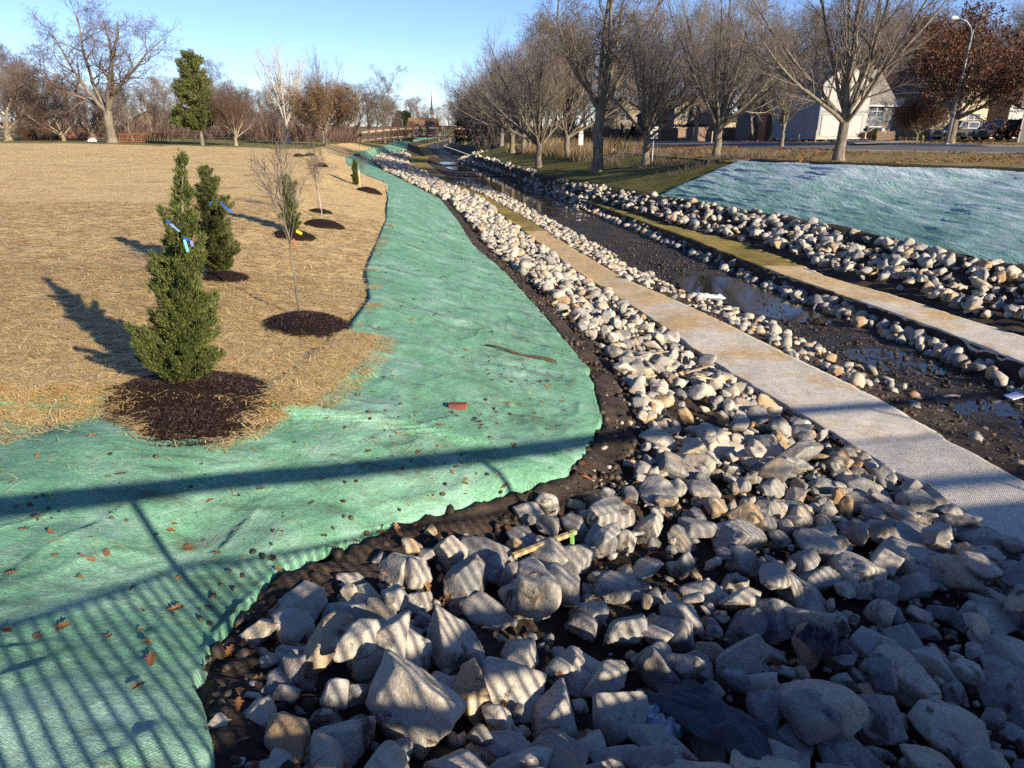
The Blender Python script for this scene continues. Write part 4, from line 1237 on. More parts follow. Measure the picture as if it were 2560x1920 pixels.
def trunk_of(r, h, r0, r1, segs=6, lean=(0, 0), wob=0.06, sides=10):
    z = np.linspace(0, 1, segs + 1)
    p = np.stack([lean[0] * z + wob * r.normal(size=segs + 1) * (z > 0), lean[1] * z + wob * r.normal(size=segs + 1) * (z > 0), z * h - 0.15 * (z == 0)], 1)
    rr = r0 + (r1 - r0) * z; rr[0] *= 1.35
    return (p[None], rr[None], sides)

def leaf_cards(r, ends, n_per, size, spread, droop=0.3):
    """small bent leaves round the given points"""
    c = np.repeat(ends, n_per, 0); n = len(c)
    c = c + r.normal(size=(n, 3)) * spread
    a = r.normal(size=(n, 3)); a[:, 2] -= droop; a /= np.linalg.norm(a, axis=1, keepdims=True)
    b = np.cross(a, r.normal(size=(n, 3))); b /= np.linalg.norm(b, axis=1, keepdims=True)
    nn = np.cross(a, b)
    s = size * r.uniform(0.6, 1.3, n)[:, None]
    V = np.stack([c, c + a * s * 0.5 + b * s * 0.32 + nn * s * 0.1, c + a * s, c + a * s * 0.5 - b * s * 0.32 + nn * s * 0.1], 1)
    F = np.arange(n * 4).reshape(n, 4)
    return V.reshape(-1, 3), F

class TreeKind:
    def __init__(s, trunk_lv, crown_lv, bark_m, twig_m, leaves=None, leaf_m=None):
        s.tv, s.tf = tubes(trunk_lv); s.cv, s.cf = tubes(crown_lv)
        s.trunk = mesh_from('trunk', s.tv, s.tf, bark_m, True)
        s.crown = mesh_from('crown', s.cv, s.cf, twig_m, True)
        s.leaf = mesh_from('foliage', leaves[0], leaves[1], leaf_m) if leaves is not None else None
        s.h = max(s.cv[:, 2].max(), s.tv[:, 2].max())
    def plant(s, name, loc, h=None, rz=0.0, label=None, group=None, cat='tree', wide=1.0):
        e = empty(name, loc, rz, label, cat, group)
        k = (h / s.h) if h else 1.0
        e.scale = (k * wide, k * wide, k)
        link('trunk', s.trunk, e); link('crown', s.crown, e)
        if s.leaf: link('foliage', s.leaf, e)
        return e

def vase_tree(seed, h_trunk=2.0, limbs=9, bark_m=None, twig_m=None, r0=0.27, spread=(12, 42), L=(6.0, 8.0), tw=7, leaves=None, leaf_m=None, up=0.05):
    r = np.random.default_rng(seed)
    t = trunk_of(r, h_trunk, r0, r0 * 0.85, 5, wob=0.02)
    lead = (np.concatenate([t[0][:, -1:], t[0][:, -1:] + np.cumsum(np.array([[[0.1 * r.normal(), 0.1 * r.normal(), L[0] / 5]] for _ in range(6)]).reshape(1, 6, 3), 1)], 1), np.linspace(r0 * 0.7, 0.03, 7)[None], 8)
    l1 = sprout(r, t, limbs, 0.72, 1.0, spread, L, 0.48, 8, 7, up=up, wander=0.06, taper=0.25, lt=0.0)
    stem = (np.concatenate([l1[0]]), l1[1], 7)
    l2 = sprout(r, stem, 10, 0.15, 0.97, (18, 50), (1.8, 3.6), 0.5, 5, 5, up=0.10, wander=0.08, lt=0.45)
    l2b = sprout(r, lead, 18, 0.1, 0.97, (22, 50), (1.8, 3.6), 0.42, 5, 5, up=0.10, wander=0.08, lt=0.5)
    l3 = sprout(r, l2, 7, 0.15, 1.0, (18, 48), (0.7, 1.5), 0.55, 3, 4, up=0.07, wander=0.12, rmin=0.006)
    l3b = sprout(r, l2b, 7, 0.15, 1.0, (18, 48), (0.7, 1.5), 0.55, 3, 4, up=0.07, wander=0.12, rmin=0.006)
    l4 = sprout(r, l3, tw, 0.2, 1.0, (18, 50), (0.35, 0.8), 0.6, 2, 3, up=0.05, wander=0.15, rmin=0.0055, taper=0.5)
    l4b = sprout(r, l3b, tw, 0.2, 1.0, (18, 50), (0.35, 0.8), 0.6, 2, 3, up=0.05, wander=0.15, rmin=0.0055, taper=0.5)
    lv = None
    if leaves:
        ends = np.concatenate([l4[0][:, -1], l4[0][:, 1], l4b[0][:, -1]])
        ends = ends[ends[:, 2] < leaves[3]] if leaves[3] else ends
        lv = leaf_cards(r, ends, leaves[0], leaves[1], leaves[2])
    return TreeKind([t, lead, l1], [l2, l2b, l3, l3b, l4, l4b], bark_m or M['bark'], twig_m or M['twig'], lv, leaf_m)

def spreading_tree(seed, bark_m, twig_m, h_trunk=2.6, limbs=((-55, 0, 6.5), (25, 0.4, 8.0), (-20, 2.0, 8.0), (38, 3.5, 7.5), (12, 4.6, 8.5), (-40, 5.3, 6.5)), r0=0.42, up=0.03, tw=6, wander=0.11):
    r = np.random.default_rng(seed)
    t = trunk_of(r, h_trunk, r0, r0 * 0.9, 5, wob=0.025, sides=12)
    top = t[0][0, -1]
    P, Q = [], []
    for ang, az, ln in limbs:
        d = np.array((math.sin(R(ang)), 0.45 * math.sin(az) * abs(math.sin(R(ang))) + 0.2 * math.cos(az), math.cos(R(ang)))); d /= np.linalg.norm(d)
        pts = [top - np.array((0, 0, r.uniform(0, 0.5)))]
        for s in range(9):
            d = d + r.normal(size=3) * wander + np.array((0, 0, up)); d /= np.linalg.norm(d)
            pts.append(pts[-1] + d * ln / 9)
        P.append(pts); Q.append(np.linspace(r0 * 0.48, 0.04, 10))
    l1 = (np.array(P), np.array(Q), 8)
    l2 = sprout(r, l1, 9, 0.2, 1.0, (25, 65), (2.0, 4.2), 0.55, 6, 5, up=0.04, wander=0.16, lt=0.4)
    l3 = sprout(r, l2, 8, 0.15, 1.0, (25, 65), (0.9, 2.0), 0.5, 4, 4, up=0.03, wander=0.18, rmin=0.010)
    l4 = sprout(r, l3, tw, 0.15, 1.0, (25, 65), (0.45, 1.0), 0.55, 3, 3, up=0.02, wander=0.2, rmin=0.0085, taper=0.5)
    l5 = sprout(r, l4, 3, 0.2, 1.0, (25, 60), (0.25, 0.55), 0.7, 1, 3, up=0.02, wander=0.2, rmin=0.007, taper=0.6)
    return TreeKind([t, l1], [l2, l3, l4, l5], bark_m, twig_m)

def wood_tree(seed, bark_m, twig_m, ht=11.0, r0=0.2, tw=6, spread=(20, 55), fork=False):
    """slim tree of a wood: a stem all the way up with branches along it"""
    r = np.random.default_rng(seed)
    t = trunk_of(r, ht, r0, 0.03, 9, lean=(r.normal() * 0.5, r.normal() * 0.5), wob=0.12, sides=7)
    l1 = sprout(r, t, 26, 0.22, 0.99, spread, (2.6, 4.6), 0.45, 6, 5, up=0.09, wander=0.12, lt=0.55)
    l2 = sprout(r, l1, 8, 0.2, 1.0, (22, 55), (0.9, 1.9), 0.55, 4, 4, up=0.07, wander=0.14, rmin=0.011)
    l3 = sprout(r, l2, tw, 0.15, 1.0, (22, 55), (0.5, 1.0), 0.6, 2, 3, up=0.05, wander=0.18, rmin=0.0095, taper=0.5)
    l4 = sprout(r, l3, 3, 0.2, 1.0, (22, 55), (0.25, 0.5), 0.7, 1, 3, up=0.05, wander=0.18, rmin=0.008, taper=0.6)
    return TreeKind([t], [l1, l2, l3, l4], bark_m, twig_m)

def conifer(seed, h, rbase, rows, sprays, needle_m, bark_m, ang=(70, 95), clear=0.1, blade=0.16, bw=0.016, dens=1.0, fat=1.0):
    """conical evergreen: whorls of boughs carrying bundles of needles"""
    r = np.random.default_rng(seed)
    t = trunk_of(r, h, 0.02 * h, 0.015, 8, wob=0.02 * h / 8, sides=8)
    n = rows
    u = r.uniform(0, 1, n) ** 1.25
    z = clear * h + u * (0.985 - clear) * h
    lean = (0.25 + 0.75 * (1 - u) ** 0.75) * rbase * r.uniform(0.62, 1.12, n)
    lean *= np.where(u > 0.93, 0.6, 1)
    az = r.uniform(0, 6.283, n); an = R(1) * (r.uniform(ang[0], ang[1], n) - 30 * u)
    d = np.stack([np.cos(az) * np.sin(an), np.sin(az) * np.sin(an), np.cos(an)], 1)
    pts = [np.stack([0 * z, 0 * z, z], 1)]
    for s in range(4):
        d = d + r.normal(size=d.shape) * 0.07 + np.array((0, 0, 0.06)); d /= np.linalg.norm(d, axis=1, keepdims=True)
        pts.append(pts[-1] + d * (lean / 4)[:, None])
    bough = (np.stack(pts, 1), np.linspace(0.011 * h ** 0.5, 0.003, 5)[None].repeat(n, 0), 4)
    # bundles along the boughs
    m = int(sprays * dens)
    bi = r.choice(n, m, p=lean / lean.sum()); tt = 1 - r.uniform(0, 1, m) ** 1.5 * 0.85
    f = tt * 4; a = np.minimum(f.astype(int), 3); w = (f - a)[:, None]
    c = bough[0][bi, a] * (1 - w) + bough[0][bi, a + 1] * w
    dd = bough[0][bi, a + 1] - bough[0][bi, a]; dd /= np.linalg.norm(dd, axis=1, keepdims=True)
    c = c + r.normal(size=c.shape) * 0.028 * rbase * fat
    k = 5
    C = np.repeat(c, k, 0); Dm = np.repeat(dd, k, 0)
    e = Dm * 0.8 + r.normal(size=Dm.shape) * 0.55 + np.array((0, 0, 0.25)); e /= np.linalg.norm(e, axis=1, keepdims=True)
    side = np.cross(e, r.normal(size=e.shape)); side /= np.linalg.norm(side, axis=1, keepdims=True)
    L_ = blade * r.uniform(0.6, 1.3, len(C))[:, None]
    V = np.stack([C - side * bw, C + side * bw, C + e * L_ * 0.6 + side * bw * 0.9, C + e * L_], 1).reshape(-1, 3)
    F = np.arange(len(C) * 4).reshape(-1, 4)
    return TreeKind([t, bough], [bough], bark_m, bark_m, (V, F), needle_m)

LAND = [(-60, 'left picture edge'), (28, 'old leaning tree'), (108, 'two pale stems'), (165, 'small forked tree'), (236, 'white rag'), (285, 'large spreading tree'), (345, 'rusty railing'), (430, 'wire fence'), (508, 'pine'),
        (592, 'round headed tree'), (655, 'cottonwood gap'), (722, 'cottonwood'), (770, 'oak and cottonwood'), (820, 'tan leaved oak'), (880, 'left bridge end'), (960, 'bridge middle'), (1035, 'brown roofed house'), (1083, 'steeple'), (1130, 'right bridge end'), (1180, 'far row end'),
        (1329, 'white pickup'), (1400, 'far fire hydrant'), (1451, 'pair of white signs'), (1495, 'tallest street tree'), (1556, 'beige house'), (1632, 'speed limit sign'), (1720, 'cream house'), (1793, 'fence tree'), (1880, 'grey shaded house'), (1952, 'slim yard tree'), (2036, 'garage doors'), (2100, 'nearest street tree'),
        (2170, 'porch'), (2230, 'white house roof'), (2290, 'small russet tree'), (2362, 'street lamp'), (2420, 'green pickup'), (2500, 'navy crossover'), (2620, 'right picture edge')]
KNAME = {0: 'grey', 1: 'reddish', 2: 'brown'}
used_tree = {}
def wood_label(px, h, k, where):
    hw = 'tall' if h > 15.5 else ('low' if h < 9.2 else '')
    near = sorted(LAND, key=lambda q: abs(q[0] - px))
    for q in near[:3]:
        for side in (('left' if px < q[0] else 'right'),):
            lab = f"{hw} bare {KNAME[k]} tree {where}, just {side} of the {q[1]}".strip()
            if lab not in used_tree:
                used_tree[lab] = 1; return lab
    used_tree[lab] += 1
    return lab

# --- the kinds
K = {}
K['street'] = [vase_tree(101, 2.1, 12, spread=(12, 56), tw=6, r0=0.25), vase_tree(102, 1.9, 12, spread=(10, 52), twig_m=M['twig_grey'], tw=6, r0=0.24), vase_tree(103, 2.2, 13, spread=(14, 60), twig_m=M['twig_grey'], tw=6, r0=0.25)]
K['big'] = spreading_tree(111, M['bark'], M['twig_red'], r0=0.35)
K['oldlean'] = spreading_tree(112, M['bark_tan'], M['twig_red'], 1.2, ((-30, 0, 6.0), (58, 0.5, 8.0), (40, 2.0, 6.5), (70, 3.3, 6.0), (10, 4.4, 6.0)), 0.34)
K['tall'] = spreading_tree(113, M['bark'], M['twig'], 4.0, ((-35, 0, 7.5), (30, 0.4, 8.5), (-12, 2.0, 10), (18, 3.5, 10.5), (4, 4.6, 11.5), (-48, 5.3, 6.0), (46, 1.3, 6.0)), 0.34, 0.06)
K['cotton'] = vase_tree(114, 3.0, 12, M['bark_pale'], M['twig_pale'], 0.32, (10, 48), (8.0, 10.5), 5)
K['round'] = vase_tree(121, 1.3, 22, M['bark_tan'], M['twig_red'], 0.2, (8, 62), (3.6, 5.0), 8)
K['oak'] = vase_tree(122, 2.2, 16, M['bark'], M['twig'], 0.24, (20, 88), (4.0, 5.6), 3, (2, 0.19, 0.16, 6.5), M['leaf_tan'], 0.02)
K['russet'] = vase_tree(123, 2.0, 14, M['bark'], M['twig'], 0.26, (18, 80), (5.0, 6.6), 3, (4, 0.17, 0.15, 0), M['leaf_red'], 0.03)
K['wood'] = [wood_tree(131, M['bark'], M['twig_grey']), wood_tree(132, M['bark_tan'], M['twig_red'], 10, 0.22, 6, (25, 65)), wood_tree(133, M['bark'], M['twig'], 12, 0.2, 6, (18, 48))]
K['pine'] = conifer(141, 8.6, 2.85, 170, 9000, M['pine'], M['bark'], (62, 92), 0.17, 0.34, 0.030, 1.0, 1.6)
K['spruce'] = conifer(142, 9.0, 2.6, 130, 3200, M['spruce'], M['bark'], (75, 100), 0.05, 0.42, 0.05, 1.0, 1.6)

def spot(px, F): return on_ground(px, F)
# street trees from the nearest to the far end of the row
ROWG = 'bare trees along the street'
row = [(2100, 42, 13.5, 0, 0.4, 'thick bare street tree nearest the camera, in front of the white house', 1.0),
       (1793, 50, 13.0, 1, 1.9, 'bare vase shaped street tree in front of the wooden fence', 1.0),
       (1615, 55, 13.0, 2, 2.7, 'bare street tree beside the white speed limit sign', 1.0),
       (1417, 72, 13.0, 0, 3.3, 'bare street tree left of the tall straight tree', 1.0),
       (1347, 70, 14.0, 1, 4.1, 'bare street tree just right of the white pickup', 1.05),
       (1310, 92, 14.5, 2, 5.2, 'bare street tree just left of the white pickup', 1.1),
       (1281, 96, 14.0, 0, 0.9, 'bare street tree at the left end of the clear trunks', 1.1)]
for px, F, h, k, rz, lab, wd in row:
    K['street'][k].plant('street_tree', spot(px, F), h * 0.97, rz, lab, ROWG, wide=wd)
K['tall'].plant('street_tree', spot(1495, 58), 19, 0.3, 'tallest bare street tree with a straight trunk and wide limbs', ROWG)
far_row = [(1254, 118, 14), (1232, 138, 15.5), (1212, 152, 14), (1196, 170, 15), (1182, 190, 15), (1168, 214, 15), (1285, 128, 16), (1262, 152, 17), (1240, 176, 17), (1216, 200, 17)]
for i, (px, F, h) in enumerate(far_row):
    K['street'][i % 3].plant('street_tree', spot(px, F), h, i * 1.7, wood_label(px, h, i % 3, 'in the far street row'), 'far trees of the street row', wide=1.15)
K['spruce'].plant('spruce_tree', spot(1163, 205), 11, 0, 'dark evergreen at the far end of the street row', None)
# wood behind the houses
r_ = np.random.default_rng(77)
for i in range(64):
    px = 1325 + i * 21 + r_.uniform(-16, 16); F = r_.uniform(96, 150)
    F *= 1.25 if px < 1600 else 1.0
    hh = r_.uniform(13, 20) * (F / 110) ** 0.8
    K['wood'][i % 3].plant('wood_tree', spot(px, F), hh, r_.uniform(0, 6), wood_label(px, hh, i % 3, 'behind the houses'), 'trees behind the houses', wide=1.25)
# leafy russet oaks at the right
K['russet'].plant('oak_tree', spot(2372, 60), 11.5, 0.5, 'large oak with dark russet leaves behind the street lamp', None, wide=1.0)
K['russet'].plant('oak_tree', spot(2286, 66), 4.3, 2.5, 'small russet leaved tree beside the tan house', None, wide=0.95)
K['russet'].plant('oak_tree', spot(2600, 78), 12.5, 4.0, 'russet oak at the right edge above the parked cars', None, wide=1.0)
K['street'][2].plant('wood_tree', spot(1952, 64), 9.5, 1.0, 'slim bare tree in front of the grey side wall', None, wide=0.8)
# left side of the field
K['big'].plant('shade_tree', spot(285, 78), 14.6, 0.1, 'large spreading bare tree standing alone at the field edge', None, wide=1.16)
K['oldlean'].plant('shade_tree', spot(28, 84), 9.5, 0.2, 'old bare tree with low leaning limbs at the left edge', None, wide=1.2)
K['pine'].plant('pine_tree', spot(508, 76), 8.6, 0.7, 'green pine standing at the far edge of the field', None)
K['round'].plant('shade_tree', spot(592, 77), 6.3, 0.3, 'round headed bare tree with fine purple brown twigs right of the pine', None, wide=1.22)
K['cotton'].plant('cottonwood_tree', spot(722, 97), 12.6, 0.2, 'pale cottonwood with whitish bare twigs', None, wide=0.9)
K['oak'].plant('oak_tree', spot(818, 86), 8.6, 0.8, 'oak holding tan dead leaves near the far footbridge', None, wide=0.86)
K['street'][1].plant('shade_tree', spot(812, 104), 12.5, 0.8, 'bare upright tree rising behind the tan leaved oak', None, wide=0.75)
K['wood'][0].plant('shade_tree', spot(336, 82), 6.5, 2.0, 'dark slim tree beside the rusty railing', None, wide=1.1)
K['oldlean'].plant('shade_tree', spot(165, 83), 5.2, 3.6, 'small forked tree left of the large spreading tree', None)
K['oldlean'].plant('shade_tree', spot(236, 88), 5.6, 1.2, 'leaning thin tree with a white rag at its foot', None)
K['street'][0].plant('shade_tree', spot(108, 90), 8.6, 1.2, 'thin bare tree with two pale stems near the left edge', None, wide=1.1)
for i, (px, F, h, k) in enumerate([(-60, 118, 15, 1), (20, 112, 14.5, 0), (66, 126, 14.5, 1), (118, 118, 10.5, 2), (165, 130, 10, 1), (215, 122, 9, 0), (262, 132, 9.5, 1), (318, 126, 9, 2), (372, 134, 9.5, 1), (425, 128, 10, 0),
                                   (462, 140, 11, 2), (545, 150, 15, 2), (560, 128, 9.5, 1), (618, 132, 9.5, 1), (655, 126, 8.2, 0), (690, 138, 9.5, 1), (745, 134, 9.5, 2), (782, 140, 11.5, 1), (845, 132, 10, 0),
                                   (872, 144, 11.5, 1), (902, 150, 11, 2), (925, 142, 9.6, 1), (950, 160, 10.5, 0), (975, 156, 9.5, 1), (1000, 168, 8.5, 2),
                                   (300, 116, 7.5, 0), (325, 112, 7, 1), (352, 118, 8, 2), (385, 114, 7.5, 1), (410, 118, 8.5, 0), (440, 112, 7, 2), (475, 120, 8, 1), (530, 118, 8.5, 0), (640, 120, 8, 2), (670, 118, 7, 1), (715, 122, 7.5, 0), (770, 124, 8, 1), (930, 134, 8, 2), (960, 138, 8, 0), (985, 144, 7.5, 1), (150, 112, 8, 2), (185, 110, 7.5, 0), (230, 114, 7.5, 1), (270, 112, 7, 2), (80, 108, 10, 1), (20, 106, 11, 0), (40, 150, 18, 2), (90, 160, 16, 0), (190, 160, 13, 2), (290, 165, 12, 1), (400, 168, 13, 0), (590, 170, 13, 1), (700, 170, 12, 0), (860, 176, 13, 2)]):
    K['wood'][k].plant('wood_tree', spot(px, F), h, i * 2.1, wood_label(px, h, k, 'beyond the field'), 'trees beyond the field', wide=1.3)
K['tall'].plant('shade_tree', spot(962, 150), 15, 2.0, 'bare tree with open forked crown above the left wood', None)
for i, (px, F, h, k) in enumerate([(1030, 300, 16, 1), (1052, 320, 17, 0), (1072, 310, 15, 1), (1100, 330, 15, 2), (1125, 300, 16, 0), (1148, 280, 16, 1), (1015, 280, 10, 1), (1000, 290, 9, 0)]):
    K['wood'][k].plant('wood_tree', spot(px, F), h, i * 2.3, wood_label(px, h, k, 'far beyond the bridge'), 'far trees beyond the footbridge', wide=1.6)
K['spruce'].plant('spruce_tree', spot(1003, 240), 9, 0, 'dark evergreen left of the brown roofed house', None, wide=1.3)
K['spruce'].plant('spruce_tree', spot(1020, 255), 10, 1, 'dark evergreen behind the brown roofed house', None, wide=1.3)
# thicket under the far woods: brush nobody could count
def brush(name, label, pts, h0, h1, n, mat, seed, lean=0.25, w=0.02, cat='brush'):
    r = np.random.default_rng(seed)
    i = r.integers(0, len(pts), n); c = pts[i]
    h = r.uniform(h0, h1, n)[:, None]
    d = r.normal(size=(n, 3)) * lean; d[:, 2] = 1; d /= np.linalg.norm(d, axis=1, keepdims=True)
    s = np.cross(d, r.normal(size=(n, 3))); s /= np.linalg.norm(s, axis=1, keepdims=True); s *= w
    b = d + r.normal(size=(n, 3)) * 0.18
    V = np.stack([c - s, c + s, c + d * h * 0.6 + s * 0.7, c + b * h, c + d * h * 0.6 - s * 0.7], 1).reshape(-1, 3)
    F = (np.arange(n) * 5)[:, None] + np.arange(5)[None]
    o = link(name, mesh_from(name, V, F, mat))
    return tag(o, label, cat, kind='stuff')
def field_pts(n, px0, px1, F0, F1, seed):
    r = np.random.default_rng(seed); px = r.uniform(px0, px1, n); F = r.uniform(F0, F1, n)
    x = (px - 1280) / FPX * F / 1.052
    return np.stack([x, F, zbase(x, F)], 1)
brush('thicket', 'brown undergrowth along the wood edge beyond the field', field_pts(4500, -80, 895, 106, 150, 1), 0.8, 4.4, 20000, M['twig_red'], 2, 0.4, 0.016)
brush('thicket', 'dark undergrowth behind the houses', field_pts(3500, 1200, 2640, 122, 175, 3), 1.5, 6.0, 18000, M['twig'], 4, 0.4, 0.022)
# tall dead weeds on the bank top by the street trees
def weed_pts(n, seed):
    r = np.random.default_rng(seed)
    Y = 46 + (100 - 46) * r.uniform(0, 1, n) ** 1.2
    xs, zs = profile(Y)
    a, b = xs[IDX['K']], xs[IDX['M']]; c = xs[IDX['N']]
    t = r.uniform(-0.1, 1, n)
    x = b - 0.42 * (b - a) + t * (0.42 * (b - a) + (c - b) * 0.30)
    k = n2(x, Y, 3.0, 2, 61.0) > -0.25
    x, Y = x[k], Y[k]
    return np.stack([x, Y, zbase(x, Y)], 1)
wp = weed_pts(5200, 5)
brush('dead_weeds', 'tall tan dead grass and weeds on the bank top under the street trees', wp[wp[:, 1] > 68], 0.4, 1.35, 7000, M['weed'], 6, 0.25, 0.010, 'weeds')
brush('dead_weeds', 'dark brown dead weeds on the bank top near the tall tree', wp[wp[:, 1] <= 68], 0.15, 0.6, 6000, M['twig'], 7, 0.5, 0.006, 'weeds')

# ------------------------------------------------------------------ planted cedars and saplings with their mulch rings
def cedar_kind(seed, h, prof, needle_m, n_br=260, sprays=15000, bl=0.075, bw=0.0065):
    """young red cedar: a leader with steep branches, every branch feathered with sprays; prof(u) = radius at height u"""
    r = np.random.default_rng(seed)
    t = trunk_of(r, h * 0.97, 0.028, 0.006, 9, wob=0.015, sides=7)
    u = np.concatenate([r.uniform(0.0, 1, int(n_br * 0.75)) ** 1.15, r.uniform(0.0, 0.35, n_br - int(n_br * 0.75))])
    n = len(u)
    z = 0.025 * h + u * 0.915 * h
    az = r.uniform(0, 6.283, n)
    lump = 0.78 + 0.52 * noise3(np.stack([np.cos(az) * 1.6, np.sin(az) * 1.6, u * 7.0 + seed], 1)) + 0.20 * r.normal(size=n)
    ln = np.clip(prof(u) * lump, 0.05, 9) * 1.25
    an = R(1) * (68 - 40 * u + r.normal(size=n) * 7)
    d = np.stack([np.cos(az) * np.sin(an), np.sin(az) * np.sin(an), np.cos(an)], 1)
    pts = [np.stack([0 * z, 0 * z, z], 1)]
    for s in range(4):
        d = d + r.normal(size=d.shape) * 0.08 + np.array((0, 0, 0.09)); d /= np.linalg.norm(d, axis=1, keepdims=True)
        pts.append(pts[-1] + d * (ln / 4)[:, None])
    br = (np.stack(pts, 1), np.linspace(0.008, 0.002, 5)[None].repeat(n, 0), 4)
    m = sprays
    bi = r.choice(n, m, p=(ln ** 1.2) / (ln ** 1.2).sum()); tt = 0.12 + 0.9 * r.uniform(0, 1, m) ** 0.75
    f = np.clip(tt, 0, 0.999) * 4; a = np.minimum(f.astype(int), 3); w = (f - a)[:, None]
    c = br[0][bi, a] * (1 - w) + br[0][bi, a + 1] * w
    dd = br[0][bi, a + 1] - br[0][bi, a]; dd /= np.linalg.norm(dd, axis=1, keepdims=True)
    c = c + r.normal(size=c.shape) * (0.016 + 0.05 * (1 - np.clip(tt, 0, 1)) * ln[bi])[:, None]
    k = 4
    C = np.repeat(c, k, 0); Dm = np.repeat(dd, k, 0)
    e = Dm * 0.9 + r.normal(size=Dm.shape) * 0.42 + np.array((0, 0, 0.35)); e /= np.linalg.norm(e, axis=1, keepdims=True)
    side = np.cross(e, r.normal(size=e.shape)); side /= np.linalg.norm(side, axis=1, keepdims=True)
    L_ = bl * r.uniform(0.5, 1.35, len(C))[:, None]
    V = np.stack([C - side * bw * 0.6, C + e * L_ * 0.45 - side * bw, C + e * L_, C + e * L_ * 0.45 + side * bw], 1).reshape(-1, 3)
    F = np.arange(len(C) * 4).reshape(-1, 4)
    return TreeKind([t], [br], M['bark'], M['bark'], (V, F), needle_m)

pr1 = lambda u: 0.80 * np.interp(u, [0, 0.08, 0.22, 0.40, 0.55, 0.68, 0.80, 0.92, 1.0], [0.46, 0.46, 0.42, 0.36, 0.31, 0.25, 0.16, 0.10, 0.05])
pr2 = lambda u: 0.86 * np.interp(u, [0, 0.10, 0.30, 0.60, 0.80, 0.92, 1.0], [0.30, 0.44, 0.46, 0.42, 0.33, 0.16, 0.06])
K['cedar1'] = cedar_kind(201, 2.45, pr1, M['cedar'], 280, 24000, 0.050, 0.0046)
K['cedar2'] = cedar_kind(202, 2.25, pr2, M['cedar_brown'], 220, 16000, 0.065, 0.006)
K['cedar3'] = cedar_kind(203, 2.2, lambda u: 0.85 * pr2(u), M['cedar'], 150, 5000, 0.12, 0.013)

def mulch_ring(px, py, wd, label, n=600, hump=0.14, seed=0):
    """a low heap of shredded bark; wd = half width in the 2212 px view"""
    c = gd(px, py); r = np.random.default_rng(300 + seed)
    rad = wd * D2F * np.linalg.norm(c) / FPX
    e = empty('mulch_ring', c, 0, label, 'mulch')
    nr, na = 14, 48
    V = [(0, 0, hump)]
    A = np.arange(na) * 2 * math.pi / na
    edge = rad * (1 + 0.10 * n2(np.cos(A) * 2, np.sin(A) * 2, 1.0, 3, 50.0 + seed))
    for k in range(1, nr + 1):
        q = k / nr
        x = edge * q * np.cos(A); y = edge * q * np.sin(A)
        zz = zbase(c[0] + x, c[1] + y) - c[2] + hump * (1 - q ** 2) ** 0.8 + 0.018 * n2(x, y, 0.12, 2, 51.0) - (0.04 if k == nr else 0) + 0.01
        V += list(zip(x, y, zz))
    F = [(0, 1 + i, 1 + (i + 1) % na) for i in range(na)]
    for k in range(nr - 1):
        b = 1 + k * na
        F += [(b + i, b + na + i, b + na + (i + 1) % na, b + (i + 1) % na) for i in range(na)]
    link('mound', mesh_from('mound', V, F, M['mulch_bed'], True), e)
    # chips
    a = r.uniform(0, 6.283, n); q = np.sqrt(r.uniform(0, 1, n)) * 1.06
    x = rad * q * np.cos(a); y = rad * q * np.sin(a)
    z = zbase(c[0] + x, c[1] + y) - c[2] + hump * np.clip(1 - q ** 2, 0, 1) ** 0.8 + 0.022
    C = np.stack([x, y, z], 1)
    d = r.normal(size=(n, 3)); d[:, 2] *= 0.35; d /= np.linalg.norm(d, axis=1, keepdims=True)
    s = np.cross(d, r.normal(size=(n, 3)) * 0.4 + np.array((0, 0, 1))); s /= np.linalg.norm(s, axis=1, keepdims=True)
    L_ = r.uniform(0.008, 0.026, n)[:, None]; W_ = r.uniform(0.002, 0.0055, n)[:, None]
    Vc = np.stack([C - d * L_ - s * W_, C - d * L_ + s * W_, C + d * L_ + s * W_, C + d * L_ - s * W_], 1).reshape(-1, 3)
    o = link('chips', mesh_from('chips', Vc, np.arange(n * 4).reshape(-1, 4), M['mulch']), e); o['kind'] = 'stuff'
    return c, rad

M['ribbon_blue'] = plain('blue_ribbon', (0.02, 0.09, 0.55), 0.4, var=0.1)
M['ribbon_cyan'] = plain('cyan_tag', (0.06, 0.42, 0.52), 0.4, var=0.1)
M['ribbon_yellow'] = plain('yellow_tag', (0.75, 0.50, 0.03), 0.4, var=0.1)
M['ribbon_red'] = plain('red_tag', (0.55, 0.04, 0.03), 0.4, var=0.1)
M['ribbon_green'] = plain('lime_ribbon', (0.30, 0.62, 0.16), 0.4, var=0.1)
def ribbon(pts, w, mat, label, name='ribbon', cat='ribbon'):
    """a flat strip of plastic tape with a little thickness, through world points"""
    mb = MB()
    for a, b in zip(pts[:-1], pts[1:]):
        mb.beam(a, b, 0.004, w, (0.2, 0.3, 1))
    o = mb.build(name, mat); return tag(o, label, cat)
def near_cam(p, d):
    p = np.asarray(p, float); return p * (1 - d / np.linalg.norm(p))

